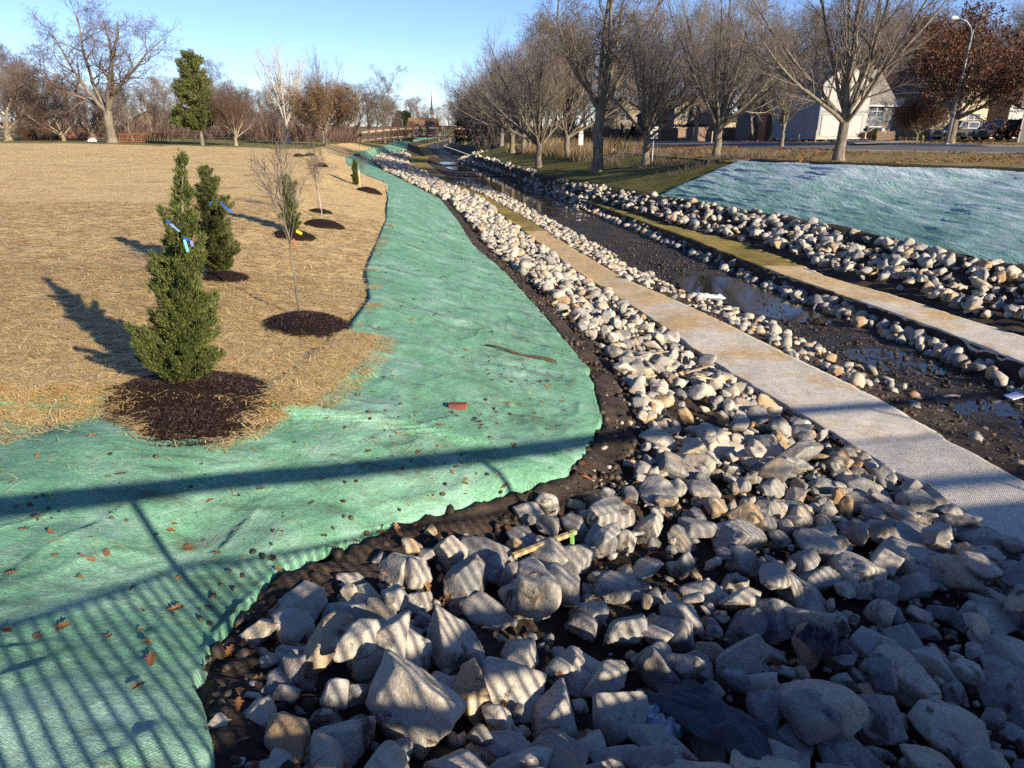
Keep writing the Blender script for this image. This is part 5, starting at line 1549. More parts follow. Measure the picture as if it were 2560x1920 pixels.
# first cedar
c1, _ = mulch_ring(414, 878, 165, 'large dark brown mulch ring under the nearest cedar', 9000, 0.10, 1)
def stand(kind, dx, dy, top_dy, name, label, cat='cedar', rz=0.0, wide=1.0, group=None):
    """plant a kind with its foot at a pixel of the 2212 view and its tip at the height of another"""
    g = gd(dx, dy)
    # height from the line of sight to the tip
    d = ray(dx * D2F, top_dy * D2F); h = d[2] / d[1] * g[1] - g[2]
    return K[kind].plant(name, g, h, rz, label, group, cat, wide), g, h
e, g1, h1 = stand('cedar1', 392, 838, 322, 'cedar_tree', 'nearest young cedar with a blue ribbon, standing in a large mulch ring', rz=0.4)
e.rotation_euler = (0.0, R(8.5), 0.4)
def at_px(dx, dy, F):
    d = ray(dx * D2F, dy * D2F); return d * (F / d[1])
F1 = g1[1] - 0.26
ribbon([at_px(360, 476, F1), at_px(368, 484, F1 - 0.02), at_px(388, 500, F1)], 0.016, M['ribbon_blue'], 'upper blue ribbon tied round the nearest cedar')
ribbon([at_px(396, 514, F1), at_px(412, 520, F1 - 0.03), at_px(416, 532, F1 - 0.03)], 0.016, M['ribbon_blue'], 'lower blue ribbon tied round the nearest cedar')
ribbon([at_px(398, 518, F1 - 0.05), at_px(406, 544, F1 - 0.05)], 0.022, M['ribbon_cyan'], 'cyan paper tag hanging on the nearest cedar', 'plant_tag', 'tag')
# second cedar
mulch_ring(490, 606, 52, 'dark mulch ring under the second cedar', 700, 0.13, 2)
e, g2, h2 = stand('cedar2', 478, 600, 360, 'cedar_tree', 'broad bronzed cedar with two tips, second from the camera', rz=2.0, wide=1.12)
ribbon([at_px(452, 444, g2[1] - 0.4), at_px(459, 434, g2[1] - 0.4)], 0.03, M['ribbon_cyan'], 'cyan paper tag on the second cedar', 'plant_tag', 'tag')
ribbon([at_px(476, 436, g2[1] - 0.4), at_px(486, 448, g2[1] - 0.42), at_px(503, 460, g2[1] - 0.42)], 0.026, M['ribbon_blue'], 'blue ribbon hanging off the second cedar')
# third and fourth
mulch_ring(637, 511, 42, 'dark mulch ring under the third cedar', 400, 0.14, 3)
stand('cedar3', 630, 502, 378, 'cedar_tree', 'third cedar, seen through the bare sapling', rz=1.0)
e, g4, h4 = stand('cedar3', 769, 400, 345, 'cedar_tree', 'small far cedar beside the white stake and a leafy sapling', rz=2.2)
M['stake'] = plain('pale_wood', (0.52, 0.36, 0.17), 0.8, var=0.15, sc=8, bump=0.1)
g = gd(778, 405); sk_ = MB().beam((0, 0, -0.1), (0, 0, 0.75), 0.05).build('stake', M['stake'], None, loc=g); tag(sk_, 'short pale wooden stake beside the far cedar', 'stake')
# bare saplings
def sapling_kind(seed, h, clear, r0, bark_m, n1=16, leaves=None, leaf_m=None, crook=0.014, ang=(14, 40)):
    r = np.random.default_rng(seed)
    t = trunk_of(r, h * 0.9, r0, 0.006, 12, lean=(-0.16 * h / 3, 0), wob=crook, sides=8)
    t[1][0][0] = r0 * 1.05
    l1 = sprout(r, t, n1, clear, 0.97, ang, (0.38 * h, 0.52 * h), 0.55, 7, 5, up=0.03, wander=0.05, lt=0.5, rmin=0.008)
    l2 = sprout(r, l1, 5, 0.2, 0.98, (18, 45), (0.10 * h, 0.22 * h), 0.6, 4, 4, up=0.02, wander=0.10, rmin=0.006)
    l3 = sprout(r, l2, 3, 0.2, 1.0, (20, 50), (0.04 * h, 0.10 * h), 0.7, 2, 3, up=0.02, wander=0.12, rmin=0.0045, taper=0.6)
    lv = None
    if leaves: lv = leaf_cards(r, np.concatenate([l3[0][:, -1], l2[0][:, -1]]), leaves[0], leaves[1], leaves[2])
    return TreeKind([t], [l1, l2, l3], bark_m, M['twig'], lv, leaf_m)
K['sap1'] = sapling_kind(211, 3.0, 0.50, 0.030, M['bark'])
K['sap2'] = sapling_kind(212, 3.2, 0.45, 0.028, M['bark_pale'], 14, (1, 0.075, 0.05), M['leaf_tan'])
mulch_ring(665, 704, 86, 'dark mulch ring under the nearest bare sapling', 3000, 0.14, 4)
e, gs, hs = stand('sap1', 651, 690, 268, 'sapling', 'nearest bare sapling with a crooked pale stem', 'sapling', rz=0.0, wide=0.95)
ribbon([at_px(640, 499, gs[1] - 0.06), at_px(652, 505, gs[1] - 0.08)], 0.035, M['ribbon_yellow'], 'yellow tag tied to the nearest bare sapling', 'plant_tag', 'tag')
ribbon([at_px(634, 516, gs[1] - 0.06), at_px(640, 530, gs[1] - 0.07)], 0.02, M['ribbon_red'], 'red tag tied to the nearest bare sapling', 'plant_tag', 'tag')
mulch_ring(702, 488, 40, 'dark mulch ring under the sapling with dried leaves', 350, 0.15, 5)
stand('sap2', 697, 480, 300, 'sapling', 'thin sapling keeping dried tan leaves near its top', 'sapling', rz=1.0)
mulch_ring(694, 461, 26, 'thin dark mulch ring behind the sapling with dried leaves', 200, 0.12, 6)
stand('sap1', 688, 460, 318, 'sapling', 'slender bare sapling behind the one with dried leaves', 'sapling', rz=2.0, wide=0.7)
mulch_ring(800, 416, 27, 'dark mulch heap beside the green blanket near the far cedar', 200, 0.2, 7)
stand('sap2', 787, 405, 332, 'sapling', 'small sapling with dried leaves right of the far cedar', 'sapling', rz=2.0, wide=1.1)
for i, (x, y, w, lab) in enumerate([(646, 340, 12, 'far mulch ring, leftmost of the three at the bank top'), (671, 338, 13, 'far mulch ring, middle one of the three at the bank top'),
                                    (694, 362, 16, 'far mulch ring on the grey shaded bank'), (777, 340, 13, 'far mulch ring by the bend of the green blanket')]):
    mulch_ring(x, y, w, lab, 60, 0.25, 8 + i)
    stand('sap1' if i != 2 else 'sap2', x, y - 2, y - 48, 'sapling', ['far bare sapling, leftmost at the bank top', 'far bare sapling, second at the bank top', 'far sapling with a few dried leaves on the shaded bank', 'far bare sapling by the bend of the green blanket'][i], 'sapling', rz=i * 1.3, wide=0.8)

# ------------------------------------------------------------------ loose straw, leaves, brick, stake, litter
def strands(name, label, pts, n, l0, l1, seed, w=0.0022, lift=0.02, mat=None):
    r = np.random.default_rng(seed)
    i = r.integers(0, len(pts), n); c = pts[i] + np.stack([r.normal(size=n) * 0.02, r.normal(size=n) * 0.02, r.uniform(0.0, lift, n)], 1)
    a = r.normal(0.25, 0.75, n)
    d = np.stack([np.cos(a), np.sin(a), r.normal(size=n) * 0.10], 1); L_ = r.uniform(l0, l1, n)[:, None]
    s = np.stack([-np.sin(a), np.cos(a), np.zeros(n)], 1) * w * r.uniform(0.6, 1.6, n)[:, None]
    mid = c + np.stack([0 * a, 0 * a, r.uniform(0, 0.012, n)], 1)
    V = np.stack([c - d * L_ / 2 - s, mid - s * 1.1, c + d * L_ / 2 - s, c + d * L_ / 2 + s, mid + s * 1.1, c - d * L_ / 2 + s], 1).reshape(-1, 3)
    b = (np.arange(n) * 6)[:, None]
    F = np.concatenate([b + np.array([[0, 1, 4, 5]]), b + np.array([[1, 2, 3, 4]])])
    o = link(name, mesh_from(name, V, F, mat or M['straw_strand']))
    return tag(o, label, 'straw', kind='stuff')
def region(n, x0, x1, y0, y1, seed, test):
    r = np.random.default_rng(seed); x = r.uniform(x0, x1, n); y = r.uniform(y0, y1, n)
    k = test(x, y); x, y = x[k], y[k]
    return np.stack([x, y, zbase(x, y) + d_straw_z(x, y)], 1)
def d_straw_z(x, y): return 0.022 * n2(x, y, 0.9, 4, 1.0) + 0.06 * n2(x, y, 6.0, 2, 2.0) + 0.024
inB = lambda x, y: x < ext(LB, y)[0]
P1 = region(9000, -9.5, -1.6, 5.9, 12.5, 401, lambda x, y: inB(x, y) & (x > -0.78 * y - 0.6))
strands('loose_straw', 'loose straw strands covering the near part of the tan field', P1, 42000, 0.06, 0.24, 402, 0.003)
P2 = region(9000, -16, -1.6, 12.0, 22, 403, lambda x, y: inB(x, y) & (x > -0.78 * y - 0.6))
strands('loose_straw', 'loose straw strands on the tan field behind the second cedar', P2, 22000, 0.10, 0.28, 404, 0.005)
# ragged fringe over the green blanket
def near_edge(x, y, w):
    xb, _ = ext(LB, y); _, _ = 0, 0
    yb = np.interp(x, LB[:9, 0], LB[:9, 1])
    return ((x > xb - 0.3) & (x < xb + w * 0.6) & (y < 9.3)) | ((x < -2.0) & (y < yb + 0.3) & (y > yb - w * (0.8 + 0.6 * n2(x, y * 0, 0.5, 2, 71.0))))
def on_green(P): P[:, 2] = zbase(P[:, 0], P[:, 1]) + 0.034 + d_green(P[:, :1], P[:, 1:2])[:, 0]; return P
P3 = on_green(region(60000, -6, -1.2, 5.0, 10.2, 405, lambda x, y: near_edge(x, y, 0.32)))
strands('straw_fringe', 'straw straggling thickly over the edge of the green blanket', P3, 12000, 0.05, 0.22, 406, 0.003, 0.03)
P3 = on_green(region(60000, -6, -1.0, 5.0, 10.6, 415, lambda x, y: near_edge(x, y, 0.75)))
strands('straw_fringe', 'thin straw scattered out over the green blanket', P3, 6000, 0.05, 0.2, 416, 0.0026, 0.02)
P4 = on_green(region(9000, -5.5, 0.5, 4.0, 12, 407, lambda x, y: (x > ext(LB, y)[0]) & (x < ext(LC, y)[0] - 0.1)))
strands('stray_straw', 'single straws scattered on the green blanket', P4, 700, 0.04, 0.16, 408)

def leaf_mesh(seed):
    """a lobed oak leaf, curled"""
    r = np.random.default_rng(seed)
    out = []
    lobes = [(0, 0.02), (0.12, 0.05), (0.22, 0.20), (0.30, 0.10), (0.45, 0.30), (0.55, 0.13), (0.70, 0.26), (0.78, 0.11), (0.90, 0.14), (1.0, 0.01)]
    L_ = [(x, w * r.uniform(0.8, 1.2)) for x, w in lobes]
    V, F = [], []
    curl, cup = r.uniform(-0.5, 0.7), r.uniform(0.1, 0.9)
    for x, w in L_:
        zc = 0.25 * curl * (x - 0.5) ** 2 + 0.05
        V += [(x - 0.5, -w, zc + cup * w * 0.8), (x - 0.5, 0, zc), (x - 0.5, w, zc + cup * w * 0.8 * r.uniform(0.5, 1.3))]
    for k in range(len(L_) - 1):
        a = 3 * k; F += [(a, a + 1, a + 4, a + 3), (a + 1, a + 2, a + 5, a + 4)]
    n = len(V); V = V + [(x, y, z - 0.012) for x, y, z in V]
    F = F + [tuple(i + n for i in reversed(f)) for f in F]
    return mesh_from('oak_leaf', V, F, M['leaf_brown'])
LM_ = [leaf_mesh(i) for i in range(7)]
def zg(x, y):
    """top of the green blanket"""
    xc = line_x('C', y)[0]
    e = min(1, max(0, (xc - x) / 0.06))
    return zat(x, y) + 0.03 + float(d_green(np.array([[x]]), np.array([[y]]))[0, 0]) * e
LEAVES = [(265, 1033, 0.17, 'bright orange oak leaf lying alone on the near green blanket'), (405, 1163, 0.17, 'curled oak leaf in the hollow of the green blanket'), (330, 1440, 0.20, 'brown leaf with a shadow beside the lower left blanket corner'),
          (305, 1502, 0.15, 'long brown leaf at the lower left on the green blanket'), (380, 1305, 0.17, 'dark curled leaf clump in the blanket fold'), (135, 1365, 0.20, 'crumpled oak leaves in the striped shade at the left'), (20, 1380, 0.13, 'dark leaf at the left edge on the green blanket'),
          (905, 990, 0.14, 'brown leaf below the brick on the green blanket'), (795, 990, 0.16, 'orange oak leaf left of the long railing shadow'), (1090, 1062, 0.17, 'brown oak leaf near the tip of the green blanket'), (775, 858, 0.13, 'light brown leaf by the straw corner of the green blanket'),
          (590, 1310, 0.15, 'brown leaf clump under the cream boulder at the blanket corner'), (985, 1020, 0.12, 'thin light leaf right of the orange oak leaf'), (565, 1058, 0.12, 'small rust leaf on the railing shadow band'), (675, 1100, 0.12, 'dark leaf below the railing shadow band')]
for i, (x, y, s, lab) in enumerate(LEAVES):
    g = gd(x, y); r = np.random.default_rng(500 + i)
    o = link('oak_leaf', LM_[i % 7], None, (g[0], g[1], zg(g[0], g[1]) + 0.012), (r.normal() * 0.2, r.normal() * 0.2, r.uniform(0, 6.28)), s * 0.62)
    tag(o, lab, 'leaf', 'fallen oak leaves')
LMARK = [('brick', 990, 890), ('muddy branch', 1120, 775), ('nearest mulch ring', 410, 880), ('sapling mulch ring', 665, 704), ('rounded blanket tip', 1260, 930), ('cream corner boulder', 640, 1290), ('long railing shadow', 640, 1080), ('left picture edge', 60, 1250), ('striped lower corner', 250, 1500), ('straw corner', 770, 790)]
r = np.random.default_rng(510); cnt = 0; used_leaf = {}
def leaf_label(x, y, z, s):
    p = project(np.array([[x, y, z]]))[0] / D2F
    for nm, a, b in sorted(LMARK, key=lambda q: math.hypot(q[1] - p[0], q[2] - p[1])):
        dx, dy = p[0] - a, p[1] - b
        rel = ('right of' if dx > 0 else 'left of') if abs(dx) > abs(dy) else ('below' if dy > 0 else 'above')
        dist = 'close' if math.hypot(dx, dy) < 110 else ('further' if math.hypot(dx, dy) < 240 else 'well')
        lab = f"{'tiny' if s < 0.055 else 'small'} leaf on the green blanket, {dist} {rel} the {nm}"
        if lab not in used_leaf: break
    used_leaf[lab] = 1; return lab
while cnt < 130:
    y = 3.0 + 8.5 * r.random() ** 1.4; xc = line_x('C', y)[0]; x = xc - r.uniform(0.05, 4.2)
    if x < line_x('B', y)[0] - 0.1 or x < -0.75 * y - 0.3: continue
    o = link('oak_leaf', LM_[cnt % 7], None, (x, y, zg(x, y) + 0.008), (r.normal() * 0.25, r.normal() * 0.25, r.uniform(0, 6.28)), r.uniform(0.035, 0.085))
    tag(o, leaf_label(x, y, o.location[2], o.scale[0]), 'leaf', 'small leaves on the green blanket'); cnt += 1
# leaves caught between the near rocks, and on the lawn by the street
def litter_mass(name, label, pts, s0, s1, seed):
    r = np.random.default_rng(seed); n = len(pts)
    V, F, off = [], [], 0
    for k, me in enumerate(LM_):
        v = np.array([q.co[:] for q in me.vertices])[:30]; f = np.array([p.vertices[:] for p in me.polygons])[:18]
        idx = np.arange(k, n, 7); m = len(idx)
        if m == 0: continue
        a = r.uniform(0, 6.28, m); s = r.uniform(s0, s1, m)
        t1, t2 = r.normal(size=m) * 0.4, r.normal(size=m) * 0.4
        X = v[:, 0][None] * np.cos(a)[:, None] - v[:, 1][None] * np.sin(a)[:, None]
        Y = v[:, 0][None] * np.sin(a)[:, None] + v[:, 1][None] * np.cos(a)[:, None]
        Z = v[:, 2][None] + X * t1[:, None] + Y * t2[:, None]
        W = np.stack([X, Y, Z], 2) * s[:, None, None] + pts[idx][:, None]
        V.append(W.reshape(-1, 3)); F.append((f[None] + (np.arange(m) * len(v))[:, None, None] + off).reshape(-1, 4)); off += m * len(v)
    o = link(name, mesh_from(name, np.concatenate(V), np.concatenate(F), M['leaf_brown']))
    return tag(o, label, 'leaves', kind='stuff')
r = np.random.default_rng(520)
y = 1.8 + 5.0 * r.random(420) ** 1.2; xc = line_x('C', y); x = xc + 0.03 + r.uniform(0, 1, 420) ** 1.4 * 4.0
litter_mass('leaf_litter', 'brown oak leaves caught between the near rocks', np.stack([x, y, zbase(x, y) + r.uniform(0.0, 0.06, 420)], 1), 0.05, 0.11, 521)
n = 5000; y = 34 + 40 * r.random(n); xs, zs = profile(y); t = r.random(n)
x = xs[IDX['M']] + t * (xs[IDX['N']] - xs[IDX['M']]); k = n2(x, y, 4.0, 3, 90.0) > -0.2
litter_mass('leaf_litter', 'fallen leaves strewn over the lawn between bank and street', np.stack([x[k], y[k], zs[IDX['M']][k] * (1 - t[k]) + zs[IDX['N']][k] * t[k] + 0.06], 1), 0.10, 0.22, 522)
n = 5000; y = 52 + 42 * r.random(n); xs, zs = profile(y); x = xs[IDX['O']] + r.uniform(0.5, 26, n); k = n2(x, y, 5.0, 3, 91.0) > -0.05
litter_mass('leaf_litter', 'fallen leaves in the front yards across the street', np.stack([x[k], y[k], zbase(x[k], y[k]) + 0.06], 1), 0.12, 0.26, 523)
# mud clods thrown on the green blanket
n = 1500; y = 3.5 + 22 * r.random(n) ** 1.6; xc = line_x('C', y); xb = line_x('B', y); x = xc - (r.uniform(0, 1, n) ** 1.3) * np.minimum(xc - xb, 4.5)
k = n2(x, y * 0.5, 0.9, 3, 93.0) > 0.12; x, y = x[k], y[k]
zz = zbase(x, y) + 0.035 + d_green(x[:, None], y[:, None])[:, 0]
o = mass('soil_crumbs', 'soil crumbs lying on the green blanket', (x, y, zz, r.uniform(0.006, 0.03, len(x))), 1, 94); o.data.materials[0] = M['clod']; o['category'] = 'soil crumbs'

M['brick'] = plain('old_red_brick', (0.20, 0.06, 0.04), 0.9, var=0.35, sc=14, bump=0.3)
g = gd(990, 890); bz = zg(g[0], g[1])
o = MB().box(-0.10, 0.10, -0.045, 0.045, 0, 0.06).build('brick', M['brick'], None, bevel=0.006, loc=(g[0], g[1], bz + 0.012), rot=(0.03, -0.05, -0.12)); tag(o, 'single red brick lying on the green blanket', 'brick')
# wooden stake with a lime ribbon leaning over the stones
a = pile_hit(1108, 1208) + np.array((0, 0, 0.03)); b = pile_hit(1243, 1175) + np.array((0, 0, 0.12))
e = empty('wooden_stake', a, 0, 'leaning pale wooden survey stake with a lime green ribbon', 'stake')
a_, b_ = Vector(a), Vector(b)
MB().beam((0, 0, 0), b_ - a_, 0.035, 0.035).build('stick', M['stake'], e)
p = (b_ - a_) * 0.93
MB().beam(p + Vector((0, -0.02, 0.02)), p + Vector((0.01, -0.03, -0.14)), 0.004, 0.035, (1, 0, 0)).beam(p + Vector((0, -0.022, 0.02)), p + Vector((-0.02, -0.022, 0.02)), 0.03, 0.004).build('ribbon', M['ribbon_green'], e)
M['dark_wood'] = plain('wet_branch', (0.05, 0.035, 0.022), 0.9, var=0.4, sc=12, bump=0.4)
a, b = gd(1050, 752), gd(1200, 790)
P_ = [a + (b - a) * q + np.array((0, 0, 0.05 + 0.02 * math.sin(9 * q))) for q in np.linspace(0, 1, 8)]
o = MB().tube(P_, [0.012 + 0.022 * q for q in np.linspace(0, 1, 8)], 7).build('branch', M['dark_wood'], None, True); tag(o, 'muddy dark branch lying across the green blanket', 'branch')
# splintered boards among the stones of the left bank
for i, (xa, ya, xb_, yb, lab) in enumerate([(1478, 832, 1540, 808, 'grey splintered board in the left bank, upper one'), (1500, 838, 1560, 846, 'tan splintered board in the left bank beside the matting'), (1385, 792, 1440, 780, 'thin grey stick across the stones of the left bank')]):
    a, b = gd(xa, ya), gd(xb_, yb)
    o = MB().beam(a + np.array((0, 0, 0.22)), b + np.array((0, 0, 0.20)), 0.05, 0.02).build('board', M['stake'] if i == 1 else M['deck_wood']); tag(o, lab, 'board')
# litter in the creek
M['plastic_white'] = plain('white_plastic', (0.78, 0.80, 0.82), 0.35, var=0.06, sc=8)
M['silver'] = plain('silver_sheet', (0.26, 0.30, 0.35), 0.4, 0.7, var=0.2, sc=5)
M['galv_dull'] = plain('dull_steel', (0.16, 0.17, 0.18), 0.5, 0.5, var=0.2)
M['tarp'] = plain('dark_grey_cloth', (0.05, 0.055, 0.06), 0.9, var=0.3, sc=9, bump=0.3)
M['navy'] = plain('navy_plastic', (0.008, 0.010, 0.022), 0.5, var=0.3, sc=6)
def crumple(name, c, lx, ly, h, seed, mat, label, cat, rz=0.0, sc=0.35, thick=0.01, follow=True):
    n = 26; u = np.linspace(-1, 1, n); U, Vv = np.meshgrid(u, u)
    x = U * lx * (1 + 0.2 * n2(U, Vv, 0.8, 2, seed)); y = Vv * ly * (1 + 0.25 * n2(U, Vv, 0.7, 2, seed + 3))
    X = x * math.cos(rz) - y * math.sin(rz); Y = x * math.sin(rz) + y * math.cos(rz)
    z = h * (0.5 + 0.8 * np.abs(n2(X / lx * sc, Y / lx * sc, 0.16, 3, seed + 5))) * np.clip(1.1 - np.maximum(abs(U), abs(Vv)) ** 4, 0.1, 1)
    z = z + (zbase((c[0] + X).ravel(), (c[1] + Y).ravel()).reshape(X.shape) - zat(c[0], c[1]) if follow else 0)
    top = np.stack([X, Y, z], 2).reshape(-1, 3); bot = top.copy(); bot[:, 2] -= thick
    i = np.arange(n * n).reshape(n, n)
    F = np.stack([i[:-1, :-1], i[:-1, 1:], i[1:, 1:], i[1:, :-1]], 2).reshape(-1, 4)
    F = np.concatenate([F, F[:, ::-1] + n * n])
    o = link(name, mesh_from(name, np.concatenate([top, bot]), F, mat, True), None, c)
    return tag(o, label, cat)
g = gd(1528, 643); crumple('plastic_bag', g + np.array((0, 0, 0.03)), 0.52, 0.17, 0.12, 3.0, M['plastic_white'], 'crumpled white plastic bag at the edge of the dark pool', 'plastic bag', -0.35)
g = pile_hit(1455, 1560); crumple('metal_sheet', g + np.array((0, 0, 0.0)), 0.19, 0.14, 0.08, 7.0, M['silver'], 'crumpled silver metal sheet among the shaded rocks', 'metal sheet', 0.5)
g = pile_hit(1545, 1560); crumple('tarp', g + np.array((0, 0, 0.0)), 0.36, 0.22, 0.10, 9.0, M['tarp'], 'dark grey tarp half buried right of the silver sheet', 'tarp', -0.9)
a, b = pile_hit(1490, 1530), pile_hit(1585, 1610)
o = MB().tube([a + np.array((0, 0, 0.05)), (a + b) / 2 + np.array((0.03, 0, 0.09)), b + np.array((0, 0, 0.04))], 0.012, 8).build('metal_rod', M['galv_dull'], None, True); tag(o, 'thin bent metal rod beside the silver sheet', 'rod')
g = pile_hit(1775, 1398); crumple('bag', g + np.array((0, 0, 0.01)), 0.15, 0.13, 0.12, 13.0, M['navy'], 'dark navy bag crumpled between the shaded rocks', 'bag', 0.3)
g = gd(2190, 862); o = MB().box(-0.16, 0.16, -0.10, 0.10, 0, 0.02).build('board', M['plastic_white'], None, loc=g + np.array((0, 0, 0.06)), rot=(0.1, -0.12, 0.3)); tag(o, 'small white board lying in the creek bed at the right edge', 'board')
g = gd(2055, 860); o = MB().tube([(-0.16, 0, 0.04), (0, 0.01, 0.05), (0.16, 0, 0.04)], 0.025, 8).build('plastic_tube', plain('pink_plastic', (0.62, 0.42, 0.38), 0.5), None, True, loc=g); tag(o, 'pale pink plastic tube lying in the creek bed', 'tube')
g = gd(820 / 1, 300); 

# ------------------------------------------------------------------ houses
def siding(name, col, vertical=False, pitch=0.16, var=0.08):
    g = G(name); v = g.pos()
    n = g.noise(v, 1.5, 5, 0.6)
    lo = tuple(c * (1 - var) for c in col); hi = tuple(min(1, c * (1 + var)) for c in col)
    c = g.ramp(n, [(0.3, lo), (0.7, hi)])
    sep = g.n('SeparateXYZ'); g.set(sep.inputs[0], v)
    a = g.math('ADD', sep.outputs[0], sep.outputs[1]) if vertical else sep.outputs[2]
    fr = g.math('FRACT', g.math('DIVIDE', a, pitch * (1.9 if vertical else 1)))
    gap = g.ramp(fr, [(0.0, 1.0), (0.10, 0.0)])
    c = g.mix(g.math('MULTIPLY', gap, 0.45), c, tuple(q * 0.35 for q in col))
    return g.done(c, 0.7, g.bump(fr if not vertical else gap, 0.5, 0.02), 0.3)
def shingle(name, col):
    g = G(name); v = g.pos()
    b = g.n('TexBrick', i_Scale=1.0); g.set(b.inputs['Vector'], g.pos((1, 1, 1)))
    b.inputs['Brick Width'].default_value = 0.35; b.inputs['Row Height'].default_value = 0.18; b.inputs['Mortar Size'].default_value = 0.012
    b.inputs['Color1'].default_value = (*col, 1); b.inputs['Color2'].default_value = (*[q * 0.72 for q in col], 1); b.inputs['Mortar'].default_value = (*[q * 0.35 for q in col], 1)
    c = g.mix(0.5, b.outputs[0], g.ramp(g.noise(v, 1.0, 5, 0.65), [(0.3, 0.36), (0.7, 0.64)]), 'OVERLAY')
    return g.done(c, 0.9, g.bump(g.noise(v, 30, 3), 0.4, 0.02), 0.2)
def brick_mat(name, col):
    g = G(name); v = g.pos((1, 1, 1), (R(90), 0, 0))
    b = g.n('TexBrick', i_Scale=1.0); g.set(b.inputs['Vector'], v)
    b.inputs['Brick Width'].default_value = 0.22; b.inputs['Row Height'].default_value = 0.075; b.inputs['Mortar Size'].default_value = 0.008
    b.inputs['Color1'].default_value = (*col, 1); b.inputs['Color2'].default_value = (*[q * 0.7 for q in col], 1); b.inputs['Mortar'].default_value = (0.35, 0.31, 0.27, 1)
    return g.done(b.outputs[0], 0.9, None, 0.2)
M['sid_white'] = siding('white_siding', (0.33, 0.325, 0.30))
M['sid_grey'] = siding('grey_siding', (0.22, 0.24, 0.27))  # side of the white house, its shade put into a bluish grey
M['sid_cream'] = siding('cream_board_siding', (0.36, 0.30, 0.20), True)
M['sid_brown'] = siding('brown_board_siding', (0.24, 0.185, 0.13), True)  # side wall boards; the shade on them is put into the colour
M['sid_tan'] = siding('tan_siding', (0.28, 0.24, 0.175))
M['sid_greybrown'] = siding('greyish_board_siding', (0.17, 0.16, 0.16), True)  # greyer side wall boards, their shade mixed into the colour
M['trim'] = plain('white_trim', (0.42, 0.42, 0.41), 0.5, var=0.05)
M['trim_grey'] = plain('grey_trim', (0.15, 0.17, 0.19), 0.5, var=0.08)
M['door_white'] = siding('white_garage_door', (0.35, 0.345, 0.33), False, 0.5, 0.05)
M['roof_grey'] = shingle('grey_shingles', (0.20, 0.185, 0.165))
M['roof_dark'] = shingle('dark_shingles', (0.085, 0.075, 0.068))
M['roof_brown'] = shingle('brown_shingles', (0.34, 0.19, 0.10))
M['chim'] = brick_mat('chimney_brick', (0.42, 0.15, 0.075))
M['dark_in'] = plain('dark_interior', (0.012, 0.012, 0.013), 0.9, var=0.2)
def glass_mat():
    g = G('window_glass')
    return g.done(g.ramp(g.noise(g.pos(), 2.0, 3), [(0.35, (0.02, 0.025, 0.03)), (0.7, (0.10, 0.11, 0.12))]), 0.05, None, 0.8)
M['glass'] = glass_mat()

def gable(mb, x0, x1, y0, y1, z0, ze, zp):
    """walls of a block with the gable facing the front (-y)"""
    xm = (x0 + x1) / 2
    P = [(x0, y0, z0), (x1, y0, z0), (x1, y0, ze), (xm, y0, zp), (x0, y0, ze)]
    Q = [(a, y1, c) for a, b, c in P]
    mb.add(P + Q, [(0, 1, 2, 3, 4), (9, 8, 7, 6, 5), (0, 4, 9, 5), (1, 6, 7, 2), (0, 5, 6, 1)])
def roof_front_gable(mb, x0, x1, y0, y1, ze, zp, over=0.35, th=0.14):
    xm = (x0 + x1) / 2; s = (zp - ze) / (xm - x0)
    for sx, xe in ((-1, x0 - over), (1, x1 + over)):
        a = (xe, ze - s * over); b = (xm, zp + 0.0)
        mb.add([(a[0], y0 - over, a[1] + .02), (b[0], y0 - over, b[1] + .02), (b[0], y1 + over, b[1] + .02), (a[0], y1 + over, a[1] + .02),
                (a[0], y0 - over, a[1] + th), (b[0], y0 - over, b[1] + th), (b[0], y1 + over, b[1] + th), (a[0], y1 + over, a[1] + th)],
               [(0, 1, 2, 3), (4, 7, 6, 5), (0, 4, 5, 1), (2, 6, 7, 3), (0, 3, 7, 4), (1, 5, 6, 2)])
def roof_side_gable(mb, x0, x1, y0, y1, ze, zp, over=0.35, th=0.14):
    ym = (y0 + y1) / 2; s = (zp - ze) / (ym - y0)
    for ye in (y0 - over, y1 + over):
        a = (ye, ze - s * over); b = (ym, zp)
        mb.add([(x0 - over, a[0], a[1] + .02), (x0 - over, b[0], b[1] + .02), (x1 + over, b[0], b[1] + .02), (x1 + over, a[0], a[1] + .02),
                (x0 - over, a[0], a[1] + th), (x0 - over, b[0], b[1] + th), (x1 + over, b[0], b[1] + th), (x1 + over, a[0], a[1] + th)],
               [(0, 1, 2, 3), (4, 7, 6, 5), (0, 4, 5, 1), (2, 6, 7, 3), (0, 3, 7, 4), (1, 5, 6, 2)])
def window(house, x0, x1, z0, z1, y, cols=2, rows=2, mat=None, fr=0.07):
    mat = mat or M['trim']
    f = MB()
    f.box(x0 - fr, x0, y - 0.06, y + 0.02, z0 - fr, z1 + fr).box(x1, x1 + fr, y - 0.06, y + 0.02, z0 - fr, z1 + fr)
    f.box(x0, x1, y - 0.06, y + 0.02, z1, z1 + fr).box(x0, x1, y - 0.075, y + 0.02, z0 - fr, z0)
    for i in range(1, cols): xx = x0 + (x1 - x0) * i / cols; f.box(xx - 0.045, xx + 0.045, y - 0.05, y + 0.01, z0, z1)
    for i in range(1, rows): zz = z0 + (z1 - z0) * i / rows; f.box(x0, x1, y - 0.045, y + 0.005, zz - 0.02, zz + 0.02)
    w = f.build('window', mat, house)
    MB().box(x0, x1, y - 0.025, y - 0.012, z0, z1).build('pane', M['glass'], w)
    return w
